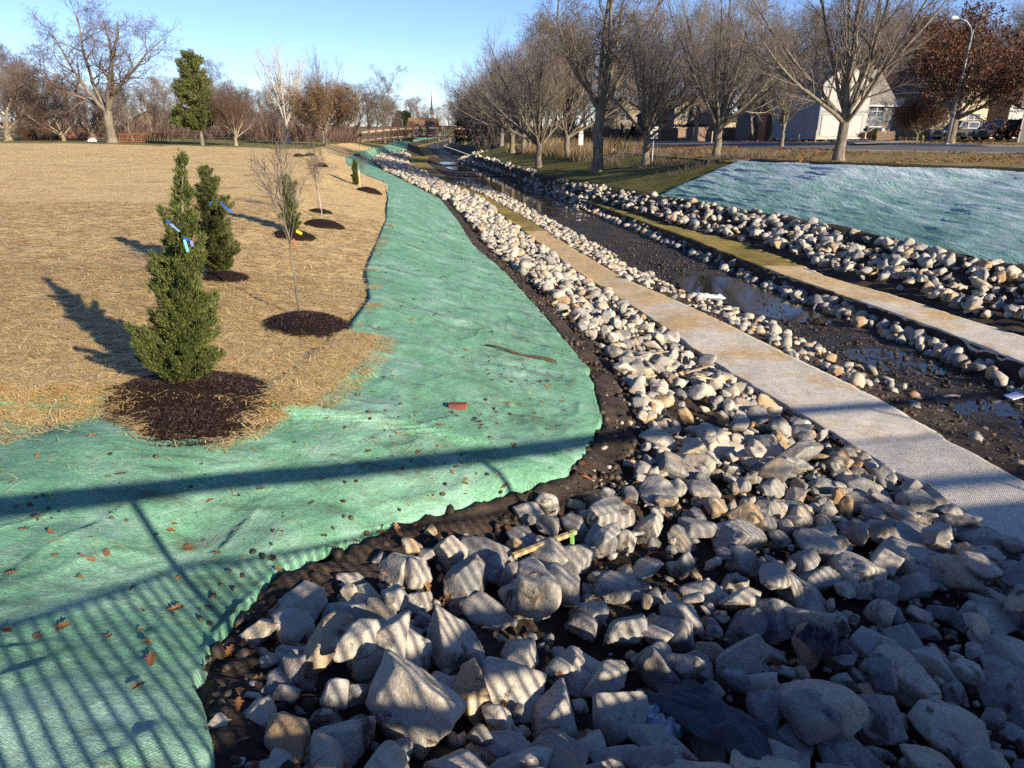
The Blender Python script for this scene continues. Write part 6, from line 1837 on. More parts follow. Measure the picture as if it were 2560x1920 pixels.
def boards(mb, x0, x1, y0, y1, ze, zp, w=0.18, over=0.36):
    """barge boards of a front gable"""
    xm = (x0 + x1) / 2; s = (zp - ze) / (xm - x0)
    mb.beam((x0 - over, y0 - over - 0.03, ze - s * over + 0.06), (xm, y0 - over - 0.03, zp + 0.06), 0.05, w, (0, 1, 0.01))
    mb.beam((x1 + over, y0 - over - 0.03, ze - s * over + 0.06), (xm, y0 - over - 0.03, zp + 0.06), 0.05, w, (0, 1, 0.01))

YAW = R(18)
# white split level house
p = on_ground(2036, 80); p[2] = -1.22
h = empty('house', p, YAW, 'white sided house with two garage doors behind the nearest street tree', 'house')
b = MB(); gable(b, 0, 6.3, 0, 7.5, -0.3, 5.35, 7.6); b.build('wall', M['sid_white'], h)
b = MB().box(-0.012, -0.004, 0.02, 7.5, -0.3, 5.33).build('wall', M['sid_grey'], h)
b = MB().box(6.31, 10.6, 0.9, 7.4, 1.05, 3.45).build('wall', M['sid_white'], h)
b = MB().box(6.31, 10.58, 0.95, 7.38, -0.3, 1.04).build('foundation', M['concrete'], h)
b = MB(); roof_front_gable(b, 0, 6.3, 0, 7.5, 5.35, 7.6); b.build('roof', M['roof_grey'], h)
b = MB(); roof_side_gable(b, 6.0, 10.6, 0.9, 7.4, 3.45, 6.9, 0.3); rf = b.build('roof', M['roof_grey'], h)
MB().box(9.3, 10.0, 4.5, 5.2, 4.5, 8.0).build('chimney', M['chim'], rf)
b = MB(); boards(b, 0, 6.3, 0, 7.5, 5.35, 7.6); b.build('barge_board', M['trim_grey'], h)
MB().box(6.0, 10.95, 0.50, 0.58, 3.02, 3.18).build('gutter', M['trim'], h)
for x in (0.45, 3.2):
    d = MB().box(x, x + 2.4, -0.05, -0.005, 0, 2.1).build('garage_door', M['door_white'], h)
    MB().box(x - 0.12, x, -0.06, -0.004, 0, 2.24).box(x + 2.4, x + 2.52, -0.06, -0.004, 0, 2.24).box(x, x + 2.4, -0.06, -0.004, 2.1, 2.24).build('frame', M['trim_grey'], d)
MB().box(0, 6.3, -0.035, -0.003, 2.35, 2.6).build('band_board', M['trim_grey'], h)
MB().box(-0.06, 0.16, -0.05, -0.002, 0, 5.3).build('corner_board', M['trim_grey'], h)
MB().box(10.45, 10.63, 0.82, 0.9, 1.05, 3.1).build('corner_board', M['trim_grey'], h)
window(h, 2.1, 3.5, 3.5, 4.8, -0.01)
window(h, 7.4, 9.2, 2.0, 3.1, 0.89)
# porch and steps
MB().box(6.4, 8.3, -0.3, 0.88, 0.9, 1.03).build('porch', M['concrete'], h)
rl = MB().box(6.42, 8.28, -0.30, -0.25, 1.9, 1.97)
for k in range(14): rl.box(6.45 + k * 0.14, 6.48 + k * 0.14, -0.29, -0.26, 1.08, 1.9)
for x in (6.42, 8.22): rl.box(x, x + 0.08, -0.31, -0.23, 0.3, 2.05)
rl.build('railing', M['trim_grey'], h)
sp_ = MB()
for k in range(5): sp_.box(5.6 + 0.0, 6.4, -0.3 + 0.0, 0.8, 0.02 + 0.0, 0.2) if k == 0 else sp_.box(8.35, 9.25 - k * 0.15, -0.3, 0.75, 0.02 + (k - 1) * 0.2, 0.2 * k)
sp_.build('steps', M['concrete'], h)
MB().box(8.7, 9.2, 0.3, 0.35, 1.0, 1.75).box(8.7, 9.2, 0.0, 0.3, 1.28, 1.33).box(8.7, 8.74, 0.0, 0.04, 0.86, 1.28).box(9.16, 9.2, 0.0, 0.04, 0.86, 1.28).build('porch_chair', M['stake'], h)
# tan house with the dark side wall
def simple_house(px, F, z, yaw, W, D, ze, zp, front, side, roof, label, name='house', wing=None):
    p = on_ground(px, F); p[2] = z if z is not None else p[2]
    h = empty(name, p, yaw, label, 'house')
    b = MB(); gable(b, 0, W, 0, D, -0.4, ze, zp); b.build('wall', front, h)
    MB().box(-0.014, -0.004, 0.02, D, -0.4, ze - 0.02).build('wall', side, h)
    b = MB(); roof_front_gable(b, 0, W, 0, D, ze, zp); b.build('roof', roof, h)
    b = MB(); boards(b, 0, W, 0, D, ze, zp); b.build('barge_board', M['trim'], h)
    return h
h = simple_house(2312, 88, -1.05, YAW, 8.5, 10, 4.7, 7.6, M['sid_cream'], M['sid_brown'], M['roof_dark'], 'cream fronted house with a dark brown side wall behind the russet oak')
window(h, 3.2, 4.6, 3.4, 4.6, -0.01); window(h, 5.6, 7.4, 0.9, 2.2, -0.01)
MB().box(-0.06, -0.02, 4.2, 5.4, 3.1, 4.0).build('window', M['trim'], h)
MB().box(-0.42, -0.30, -0.3, 10.3, 4.45, 4.6).build('gutter', M['trim'], h)
h = simple_house(2502, 96, -0.9, YAW, 9, 10, 5.0, 7.4, M['sid_white'], M['sid_brown'], M['roof_dark'], 'white fronted two storey house behind the parked cars at the right edge')
for x in (0.6, 3.6):
    d = MB().box(x, x + 2.6, -0.05, -0.005, 0, 2.1).build('garage_door', M['door_white'], h)
window(h, 0.9, 2.0, 3.2, 4.4, -0.01); window(h, 4.2, 5.4, 3.2, 4.4, -0.01)
MB().box(0, 9, -0.035, -0.003, 2.35, 2.55).build('band_board', M['trim_grey'], h)
p = on_ground(2541, 62); p[2] -= 0.05
h = empty('house', p, R(-34), 'pale wall and gutter of a house cut off by the right edge', 'house')
MB().box(0, 7, 0, 6, -0.2, 3.0).build('wall', M['sid_white'], h)
b = MB(); roof_side_gable(b, 0, 7, 0, 6, 3.0, 4.8, 0.4); b.build('roof', M['roof_grey'], h)
MB().box(-0.35, 7.3, -0.52, -0.42, 2.68, 2.82).tube([(-0.05, -0.1, 2.6), (-0.05, -0.06, 0.0)], 0.05, 6).build('gutter', M['trim'], h)
# cream house behind the fence
h = simple_house(1680, 112, None, R(10), 7.2, 9, 4.6, 6.6, M['sid_cream'], M['sid_greybrown'], M['roof_dark'], 'cream vertical boarded house behind the sunlit wooden fence')
window(h, 1.0, 1.7, 3.2, 4.3, -0.01, 1); window(h, 3.2, 4.1, 3.2, 4.3, -0.01, 1); window(h, 1.1, 2.9, 0.9, 1.8, -0.01, 2, 1)
MB().box(-0.05, 5.0, -0.5, -0.004, 2.25, 2.42).build('ledge', M['roof_dark'], h)
MB().box(7.22, 10.6, 1.5, 8.8, -0.4, 2.9).build('wall', M['sid_cream'], h)
b = MB(); roof_side_gable(b, 7.2, 10.6, 1.5, 8.8, 2.9, 4.6, 0.3); b.build('roof', M['roof_dark'], h)
MB().box(8.0, 8.7, 1.44, 1.49, 0.2, 2.2).build('door', M['trim'], h)
MB().box(-0.75, -0.02, 3.0, 4.2, -0.4, 6.4).build('chimney', M['chim'], h)
# beige two storey house with the open garage
h = simple_house(1522, 150, None, R(4), 5.9, 9, 6.2, 8.2, M['sid_tan'], M['sid_greybrown'], M['roof_dark'], 'beige two storey house with a dark garage opening, far across the street')
window(h, 2.1, 3.9, 4.1, 5.2, -0.01)
MB().box(0.3, 5.6, -0.03, -0.004, 0, 2.5).build('garage_opening', M['dark_in'], h)  # flat dark panel; the shade inside the garage is its colour
MB().box(-0.02, 5.92, -0.06, -0.032, 2.5, 2.75).box(2.8, 3.0, -0.06, -0.032, 0, 2.49).build('garage_frame', M['trim'], h)
# house side wall with brick between the fence and the white house
h = simple_house(1938, 97, None, YAW, 7, 9, 4.4, 6.6, M['sid_tan'], M['sid_greybrown'], M['roof_dark'], 'grey shaded house wall left of the white sided house')
MB().box(-0.7, -0.02, 1.6, 3.2, -0.4, 5.0).build('chimney', M['chim'], h)
h = simple_house(1628, 128, None, R(10), 6, 8, 4.2, 6.2, M['sid_tan'], M['sid_greybrown'], M['roof_dark'], 'dark shaded house behind the speed limit sign')
# far left houses in the wood
h = simple_house(335, 128, None, R(-14), 9, 8, 2.6, 4.2, M['sid_cream'], M['sid_cream'], M['roof_grey'], 'cream house half hidden in the wood right of the spreading tree')
window(h, 1.0, 2.4, 0.9, 2.0, -0.01); window(h, 5.5, 7, 0.9, 2.0, -0.01)
h = simple_house(660, 150, None, R(-10), 8, 8, 3.0, 5.2, M['sid_white'], M['sid_white'], M['roof_grey'], 'pale house hidden in the wood behind the cottonwood')
h = simple_house(545, 158, None, R(-10), 6, 8, 4.0, 6.4, M['sid_white'], M['sid_white'], M['roof_grey'], 'pale house hidden behind the round headed tree')
# brown roofed house beyond the footbridge
p = on_ground(1022, 215); p[2] = -2.6
h = empty('house', p, R(-6), 'house with a steep brown roof seen over the far footbridge', 'house')
MB().box(0, 7.5, 0, 7, -1, 1.2).build('wall', M['sid_cream'], h)
b = MB(); roof_side_gable(b, 0, 7.5, 0, 7, 1.2, 4.2, 0.5); b.build('roof', M['roof_brown'], h)
b = MB(); gable(b, 1.6, 4.2, -0.4, 3, 0.0, 0.9, 2.6); dm = b.build('dormer', M['sid_white'], h)
b = MB(); roof_front_gable(b, 1.6, 4.2, -0.4, 3, 0.9, 2.6, 0.3); b.build('roof', M['roof_dark'], dm)
# steeple
p = on_ground(1083, 420); e = empty('steeple', p, 0, 'thin dark church steeple above the far trees', 'steeple')
MB().box(-0.9, 0.9, -0.9, 0.9, 0, 12).build('tower', M['trim_grey'], e)
b = MB(); b.add([(-0.5, -0.5, 12), (0.5, -0.5, 12), (0.5, 0.5, 12), (-0.5, 0.5, 12), (0, 0, 23)], [(0, 1, 4), (1, 2, 4), (2, 3, 4), (3, 0, 4)]); b.build('spire', M['roof_dark'], e)

# ------------------------------------------------------------------ fences, drive, posts
M['fence_wood'] = plain('weathered_fence', (0.22, 0.155, 0.11), 0.9, var=0.3, sc=3, bump=0.2)
M['fence_dark'] = plain('dark_fence', (0.10, 0.075, 0.055), 0.9, var=0.3, sc=3, bump=0.2)  # darker copy of the fence wood, with its shade in the colour
def plank_fence(a, b, h, mat, label, pw=0.145):
    a, b = Vector(a), Vector(b); L_ = (b - a).length; d = (b - a).normalized(); yaw = math.atan2(d.y, d.x)
    e = empty('wooden_fence', a, yaw, label, 'fence'); dz = (b.z - a.z)
    r = np.random.default_rng(int(L_ * 100)); n = int(L_ / pw); mb = MB()
    for k in range(n):
        x = k * pw; z = dz * k / n; hh = h + r.uniform(-0.05, 0.05); y = r.uniform(-0.01, 0.01)
        mb.add([(x + .005, y, z), (x + pw - .01, y, z), (x + pw - .01, y, z + hh - .04), (x + pw / 2, y, z + hh), (x + .005, y, z + hh - .04),
                (x + .005, y + .02, z), (x + pw - .01, y + .02, z), (x + pw - .01, y + .02, z + hh - .04), (x + pw / 2, y + .02, z + hh), (x + .005, y + .02, z + hh - .04)],
               [(0, 1, 2, 3, 4), (9, 8, 7, 6, 5), (0, 5, 6, 1), (1, 6, 7, 2), (2, 7, 8, 3), (3, 8, 9, 4), (4, 9, 5, 0)])
    o = mb.build('planks', mat, e); o['kind'] = 'stuff'
    for zz in (0.35, h - 0.35): MB().beam((0, 0.06, zz), (L_, 0.06, zz + dz), 0.05, 0.09).build('rail', mat, e)
    k = 0
    while k < L_: MB().box(k, k + 0.1, 0.09, 0.19, dz * k / L_ - 0.2, dz * k / L_ + h).build('post', mat, e); k += 2.4
    return e
plank_fence(on_ground(1692, 103), on_ground(1792, 104), 1.85, M['fence_wood'], 'sunlit weathered plank fence in front of the cream house')
plank_fence(on_ground(1640, 112), on_ground(1690, 104), 1.85, M['fence_dark'], 'dark shaded plank fence beside the speed limit sign')
plank_fence(on_ground(1794, 108), on_ground(1900, 102), 1.85, M['fence_dark'], 'darker plank fence right of the sunlit one')
plank_fence(on_ground(1445, 128), on_ground(1500, 126), 1.7, M['fence_dark'], 'low dark fence behind the tall straight tree')
plank_fence(on_ground(2185, 79), on_ground(2232, 78.5), 1.0, M['fence_wood'], 'short pale fence section beside the porch bushes')
plank_fence(on_ground(-20, 92), on_ground(58, 93), 1.4, plain('new_fence', (0.52, 0.40, 0.24), 0.9, var=0.15, sc=2), 'pale new fence panels behind the old leaning tree', 0.3)
plank_fence(on_ground(880, 128), on_ground(905, 127), 1.1, M['stake'], 'tan board panel at the left end of the far footbridge', 0.3)
# drive up to the garage
a = on_ground(2075, 79); b2 = on_ground(2190, 79); c2 = on_ground(2330, 61); d2 = on_ground(2140, 61)
Q = []
for i in range(12):
    for j in range(8):
        q = (a * (1 - j / 7) + b2 * (j / 7)) * (1 - i / 11) + (d2 * (1 - j / 7) + c2 * (j / 7)) * (i / 11)
        Q.append((q[0], q[1], zat(q[0], q[1]) + 0.09))
F_ = np.array([(i * 8 + j, i * 8 + j + 1, (i + 1) * 8 + j + 1, (i + 1) * 8 + j) for i in range(11) for j in range(7)])
st(link('driveway', mesh_from('driveway', np.array(Q), F_, M['concrete'], True)))
M['post_wood'] = plain('grey_post', (0.36, 0.30, 0.22), 0.9, var=0.2, sc=5)
for i, (px, F, hh, lab) in enumerate([(1949, 75, 1.0, 'grey wooden marker post by the street, left one of three'), (1993, 75, 0.75, 'grey wooden marker post by the street, shortest of three'), (2035, 75, 1.15, 'grey wooden marker post by the street in front of the garage'), (1777, 86, 1.2, 'thin grey post beside the street tree before the fence')]):
    o = MB().box(-0.06, 0.06, -0.06, 0.06, -0.2, hh).build('marker_post', M['post_wood'], None, loc=on_ground(px, F), bevel=0.01); tag(o, lab, 'post')
p = on_ground(2157, 72); e = empty('mailbox', p, YAW, 'dark mailbox on a pale post at the end of the drive', 'mailbox')
MB().box(-0.05, 0.05, -0.05, 0.05, -0.1, 1.0).build('post', M['post_wood'], e)
M['black'] = plain('black_metal', (0.012, 0.012, 0.013), 0.5, var=0.2)
b = MB(); pr = [(-0.12, 0), (0.12, 0), (0.12, 0.14), (0.08, 0.22), (0, 0.25), (-0.08, 0.22), (-0.12, 0.14)]; b.prism(pr, -0.25, 0.25); o = b.build('box', M['black'], e); o.location = (0, 0, 1.0)
# bushes by the porch
for i, (px, F, hh) in enumerate([(2168, 77, 0.9), (2180, 76.5, 0.8), (2150, 77, 0.8)]):
    K_ = K['cedar3'] if i == 1 else K['round']
    K_.plant('bush', on_ground(px, F), hh + 0.3, i * 2.0, ['low bare bush beside the porch steps', 'low evergreen bush by the short pale fence', 'bare twiggy bush left of the porch bushes'][i], None, 'bush', 1.3)

# ------------------------------------------------------------------ lamp, signs, hydrant, bins
M['galv'] = plain('galvanised', (0.24, 0.26, 0.28), 0.45, 0.5, var=0.12)
p = on_ground(2362, 58); e = empty('street_lamp', p, 0, 'tall leaning grey street lamp with a curved arm in front of the russet oak', 'street lamp')
lx = 0.30
MB().tube([(0, 0, -0.1), (lx * 0.5, 0, 4.0), (lx, 0, 8.0)], [0.15, 0.12, 0.085], 12).build('pole', M['galv'], e, True)
MB().tube([(lx - 0.02, 0, 7.55), (lx - 0.25, -0.1, 8.15), (lx - 0.75, -0.25, 8.55), (lx - 1.5, -0.4, 8.72)], [0.05, 0.045, 0.04, 0.035], 8).build('arm', M['galv'], e, True)
b = MB().tube([(lx - 1.42, -0.38, 8.70), (lx - 1.65, -0.42, 8.74), (lx - 2.0, -0.5, 8.70), (lx - 2.15, -0.53, 8.66)], [0.05, 0.14, 0.15, 0.06], 10); b.build('lamp_head', M['trim'], e, True)
MB().tube([(0, 0, -0.05), (0, 0, 0.12)], [0.26, 0.2], 12).build('base', M['galv'], e)
MB().box(0.10, 0.14, -0.26, 0.02, 3.3, 3.5).build('plate', M['trim'], e)
def text_mesh(s, size, mat, parent, loc, rot=(R(90), 0, 0)):
    cu = bpy.data.curves.new('lettering', 'FONT'); cu.body = s; cu.size = size; cu.align_x = 'CENTER'; cu.align_y = 'CENTER'; cu.extrude = 0.002; cu.offset = 0.006
    t = bpy.data.objects.new('tmp', cu); COL.objects.link(t)
    dg = bpy.context.evaluated_depsgraph_get(); me = bpy.data.meshes.new_from_object(t.evaluated_get(dg)); me.name = 'lettering'
    bpy.data.objects.remove(t); me.materials.clear(); me.materials.append(mat)
    return link('lettering', me, parent, loc, rot)
def sign_post(px, F, label, plates, h, yaw, name='road_sign', mat=None):
    p = on_ground(px, F); e = empty(name, p, yaw, label, 'road sign')
    MB().box(-0.035, 0.035, -0.02, 0.02, -0.2, h).build('post', M['galv'], e)
    for (z0, z1, w, mt_, txt) in plates:
        pl = MB().box(-w / 2, w / 2, -0.035, -0.023, z0, z1).build('plate', mt_, e, bevel=0.004)
        for s, size, z in txt: text_mesh(s, size, M['black'], pl, (0, -0.042, z))
M['sign_white'] = plain('sign_white', (0.45, 0.45, 0.44), 0.45, var=0.04)
sign_post(1632, 56, 'white speed limit sign reading 30 beside a street tree', [(1.55, 2.4, 0.66, M['sign_white'], [('SPEED', 0.17, 2.25), ('LIMIT', 0.17, 2.06), ('30', 0.40, 1.77)])], 2.35, R(22))
M['sign_back'] = plain('sign_back', (0.55, 0.57, 0.58), 0.5, 0.2, var=0.1)
sign_post(1451, 74, 'tall pair of white road signs on one post by the tall straight tree', [(0.95, 2.0, 0.55, M['sign_white'], []), (2.05, 2.75, 0.45, M['sign_white'], [])], 3.1, R(30))
M['yellow'] = plain('hydrant_yellow', (0.75, 0.52, 0.04), 0.5, var=0.1)
def hydrant(px, F, label, k=1.0, mt=None):
    mt = mt or M['yellow']
    p = on_ground(px, F); e = empty('fire_hydrant', p, 0, label, 'fire hydrant'); e.scale = (k, k, k)
    MB().tube([(0, 0, 0), (0, 0, 0.05), (0, 0, 0.06), (0, 0, 0.55), (0, 0, 0.60), (0, 0, 0.70), (0, 0, 0.76)], [0.16, 0.16, 0.11, 0.11, 0.14, 0.10, 0.03], 12).build('barrel', mt, e, True)
    MB().tube([(-0.19, 0, 0.42), (0.19, 0, 0.42)], 0.055, 8).tube([(0, -0.2, 0.42), (0, 0, 0.42)], 0.07, 8).build('nozzles', mt, e, True)
hydrant(1402, 150, 'small yellow fire hydrant at the far street corner')
M['hyd_old'] = plain('faded_yellow', (0.14, 0.12, 0.035), 0.7, var=0.3)
hydrant(2300, 60, 'faded yellow fire hydrant on the grass left of the street lamp', 0.9, M['hyd_old'])
M['bin_blue'] = plain('blue_plastic', (0.015, 0.04, 0.42), 0.45, var=0.1)
def wheelie(px, F, label, mat, rz):
    p = on_ground(px, F); e = empty('wheeled_bin', p, rz, label, 'wheeled bin')
    b = MB(); b.add([(-.24, -.28, .06), (.24, -.28, .06), (.24, .28, .06), (-.24, .28, .06), (-.32, -.36, 1.0), (.32, -.36, 1.0), (.32, .36, 1.0), (-.32, .36, 1.0)], [(0, 3, 2, 1), (4, 5, 6, 7), (0, 1, 5, 4), (1, 2, 6, 5), (2, 3, 7, 6), (3, 0, 4, 7)]); b.build('body', mat, e, bevel=0.02)
    MB().box(-.34, .34, -.40, .40, 1.005, 1.08).build('lid', mat, e, bevel=0.02)
    for s in (-1, 1): MB().tube([(s * .25, .3, .1), (s * .31, .3, .1)], 0.1, 12).build('wheel', M['black'], e)
wheelie(2313, 80, 'dark green wheeled bin beside the blue one', plain('dark_green_plastic', (0.02, 0.05, 0.03), 0.5), 0.2)
wheelie(2325, 79, 'blue wheeled bin in front of the tan house, left one', M['bin_blue'], 0.1)
wheelie(2335, 79.5, 'blue wheeled bin in front of the tan house, right one', M['bin_blue'], -0.2)
for i, (px, F) in enumerate([(1009, 225), (1095, 225)]):
    p = on_ground(px, F); e = empty('street_lamp', p, 0, ['far small street lamp left of the brown roofed house', 'far small street lamp right of the brown roofed house'][i], 'street lamp')
    MB().tube([(0, 0, 0), (0, 0, 6.5)], [0.12, 0.08], 6).build('pole', M['galv'], e); MB().tube([(0, 0, 6.4), (-0.9, 0, 6.75)], 0.06, 6).build('arm', M['galv'], e); MB().box(-1.7, -0.85, -0.2, 0.2, 6.68, 6.84).build('lamp_head', M['trim'], e)

# ------------------------------------------------------------------ vehicles
M['tyre'] = plain('tyre', (0.012, 0.012, 0.012), 0.9, var=0.2)
M['rim'] = plain('alloy', (0.55, 0.55, 0.55), 0.35, 0.6, var=0.1)
M['lamp_red'] = plain('tail_lamp', (0.45, 0.015, 0.012), 0.3)
M['lamp_white'] = plain('head_lamp', (0.75, 0.75, 0.72), 0.15)
def paint(name, col): return plain(name, col, 0.28, 0.1, 0.5, var=0.05, coat=0.6)
def vehicle(name, label, cat, loc, rz, L_, W, H, mat, hood=0.27, sill=0.32, belt=0.56, kind='suv', grille=True):
    """x runs forward, the wheels stand on z = 0"""
    e = empty(name, loc, rz, label, cat)
    wb = L_ * 0.29; wr = H * 0.205
    x0, x1 = -L_ / 2, L_ / 2; zb = H * belt; z0 = wr * 0.75; xh = x1 - L_ * hood
    # lower body with arches
    prof = [(x0 + .04, z0 + .12), (x0, zb * 0.62), (x0 + .05, zb)]
    if kind == 'pickup': prof = [(x0 + .02, z0 + .12), (x0, zb * 0.62), (x0, zb)]
    prof += [(xh - .1, zb), (x1 - .35, zb * 0.93), (x1 - .06, zb * 0.80), (x1, z0 + .2), (x1 - .05, z0)]
    for s in (1, -1):
        c = s * wb
        for k in range(7):
            a = math.pi * k / 6
            prof.append((c + wr * 1.16 * math.cos(a), max(z0, wr + wr * 1.14 * math.sin(a)) if 0 < k < 6 else z0))
    prof.append((x0 + .1, z0))
    n = len(prof); P = []
    for y, inset in ((-W / 2, 1), (-W / 2 + 0.0, 0), (W / 2, 0)):
        pass
    b = MB(); b.prism(prof, -W / 2, W / 2)
    b.build('body', mat, e, bevel=0.025)
    # greenhouse
    if kind == 'pickup': g0, g1, t0, t1 = x0 + L_ * 0.38, xh + .05, x0 + L_ * 0.41, xh - .55
    elif kind == 'cap': g0, g1, t0, t1 = x0 + .03, xh + .05, x0 + .12, xh - .60
    else: g0, g1, t0, t1 = x0 + .08, xh + .25, x0 + .42, xh - .62
    wi, wt = W / 2 - .03, W / 2 - .20
    b = MB(); b.add([(g0, -wi, zb - .02), (g1, -wi, zb - .02), (g1, wi, zb - .02), (g0, wi, zb - .02), (t0, -wt, H), (t1, -wt, H), (t1, wt, H), (t0, wt, H)], [(0, 3, 2, 1), (4, 5, 6, 7), (0, 1, 5, 4), (1, 2, 6, 5), (2, 3, 7, 6), (3, 0, 4, 7)])
    b.build('cabin', mat, e, bevel=0.035)
    # glass, slightly proud of the cabin
    def lerp(p, q, t): return tuple(p[i] + (q[i] - p[i]) * t for i in range(3))
    def pane(A, B, C, D, u0, u1, v0, v1, nv, mt_=M['glass'], nm='window'):
        f = lambda u, v: tuple(x + nv[i] * 0.012 for i, x in enumerate(lerp(lerp(A, B, u), lerp(D, C, u), v)))
        q = [f(u0, v0), f(u1, v0), f(u1, v1), f(u0, v1)]
        q2 = [tuple(x - nv[i] * 0.02 for i, x in enumerate(p)) for p in q]
        MB().add(q + q2, [(0, 1, 2, 3), (7, 6, 5, 4), (0, 4, 5, 1), (1, 5, 6, 2), (2, 6, 7, 3), (3, 7, 4, 0)]).build(nm, mt_, e)
    for s in (-1, 1):
        A, B, C, D = (g0, s * wi, zb), (g1, s * wi, zb), (t1, s * wt, H), (t0, s * wt, H)
        for u0, u1 in ((0.06, 0.33), (0.37, 0.62), (0.66, 0.93)) if kind != 'pickup' else ((0.08, 0.45), (0.5, 0.92)):
            pane(A, B, C, D, u0, u1, 0.12, 0.86, (0, s, 0.15))
    pane((g1, -wi, zb), (g1, wi, zb), (t1, wt, H), (t1, -wt, H), 0.06, 0.94, 0.1, 0.9, (0.8, 0, 0.6), nm='windscreen')
    pane((g0, -wi, zb), (g0, wi, zb), (t0, wt, H), (t0, -wt, H), 0.08, 0.92, 0.15, 0.85, (-0.95, 0, 0.2), nm='rear_window')
    for sx in (1, -1):
        for s in (-1, 1):
            y = s * (W / 2 - .12)
            w = MB().tube([(sx * wb, y - .11, wr), (sx * wb, y + .11, wr)], wr, 18).build('wheel', M['tyre'], e)
            yo = y + s * .112
            rm = MB().tube([(sx * wb, yo - .01, wr), (sx * wb, yo + .012, wr)], wr * 0.62, 14)
            rm.build('rim', M['rim'], w)
    for s in (-1, 1):
        MB().box(x1 - .16, x1 + .012, s * W * .36 - .17, s * W * .36 + .17, zb * .70, zb * .82).build('headlight', M['lamp_white'], e)
        MB().box(x0 - .012, x0 + .06, s * W * .42 - .09, s * W * .42 + .09, zb * .66, zb * .95).build('tail_light', M['lamp_red'], e)
        MB().box(xh - .30, xh - .12, s * (W / 2 + .10) - .09, s * (W / 2 + .10) + .09, zb + .02, zb + .17).build('mirror', mat, e)
    if grille: MB().box(x1 - .03, x1 + .014, -W * .25, W * .25, zb * .50, zb * .80).build('grille', M['black'], e)
    MB().box(x1 - .05, x1 + .05, -W * .45, W * .45, z0 + .03, z0 + .2).build('bumper', M['trim_grey'] if kind in ('pickup', 'cap') else mat, e)
    MB().box(x0 - .05, x0 + .05, -W * .45, W * .45, z0 + .08, z0 + .25).build('bumper', M['trim_grey'] if kind in ('pickup', 'cap') else mat, e)
    MB().box(x0 - .016, x0 + .03, -.16, .16, zb * .60, zb * .72).build('number_plate', M['trim'], e)
    return e
zc_ = lambda px, F, dz=0.0: on_ground(px, F) + np.array((0, 0, dz))
HEAD = math.pi + R(14)
vehicle('parked_car', 'dark navy crossover with silver wheels parked at the right edge', 'car', zc_(2503, 67, 0.06), HEAD, 4.75, 1.9, 1.75, paint('navy_paint', (0.006, 0.008, 0.016)))
vehicle('parked_car', 'dark blue car half hidden behind the navy crossover', 'car', zc_(2478, 72.5, 0.06), HEAD, 4.6, 1.85, 1.72, paint('dark_blue_paint', (0.008, 0.010, 0.024)))
e = vehicle('pickup_truck', 'dark green pickup with a white framed camper shell behind the street lamp', 'pickup truck', zc_(2388, 77, 0.06), HEAD, 5.3, 1.95, 1.85, paint('dark_green_paint', (0.028, 0.032, 0.024)), hood=0.28, belt=0.57, kind='cap')
M['shell'] = M['trim']
for s in (-1, 1):
    b = MB(); y = s * 0.93
    for (xa, xb, za, zz) in ((-0.95, -0.88, 1.10, 1.72), (0.32, 0.39, 1.10, 1.72), (-0.88, 0.32, 1.66, 1.72), (-0.88, 0.32, 1.10, 1.16)):
        b.box(xa - 1.1 + 0.7, xb - 1.1 + 0.7, y - 0.10, y + 0.015, za, zz)
    b.build('shell_frame', M['shell'], e)
vehicle('pickup_truck', 'white pickup facing the camera far down the street', 'pickup truck', zc_(1329, 158), R(-82), 5.6, 2.0, 1.95, paint('white_paint', (0.62, 0.63, 0.64)), hood=0.27, belt=0.58, kind='pickup')
vehicle('parked_car', 'pale silver car left of the white pickup', 'car', zc_(1296, 176), R(-70), 4.6, 1.85, 1.6, paint('silver_paint', (0.5, 0.5, 0.51)))
vehicle('parked_car', 'dark car parked in front of the open garage', 'car', zc_(1549, 144), R(80), 4.7, 1.9, 1.75, paint('black_paint', (0.008, 0.008, 0.009)))
# silver teardrop trailer beside it
p = zc_(1583, 144); e = empty('camper_trailer', p, R(12), 'small silver teardrop camper trailer right of the dark car', 'trailer')
pr = [(-1.3, 0.35), (1.2, 0.35), (1.25, 0.9), (1.1, 1.45), (0.7, 1.75), (0.1, 1.85), (-0.6, 1.7), (-1.1, 1.2), (-1.3, 0.7)]
b = MB(); b.prism(pr, -0.85, 0.85); b.build('shell', M['silver'], e, bevel=0.03)
for s in (-1, 1): 
    MB().tube([(0, s * 0.8, 0.3), (0, s * 0.95, 0.3)], 0.3, 14).build('wheel', M['tyre'], e)
MB().box(-0.35, 0.35, -0.865, -0.852, 0.55, 1.45).build('door', M['galv'], e)
MB().beam((1.2, 0, 0.38), (2.2, 0, 0.38), 0.08).build('drawbar', M['black'], e)

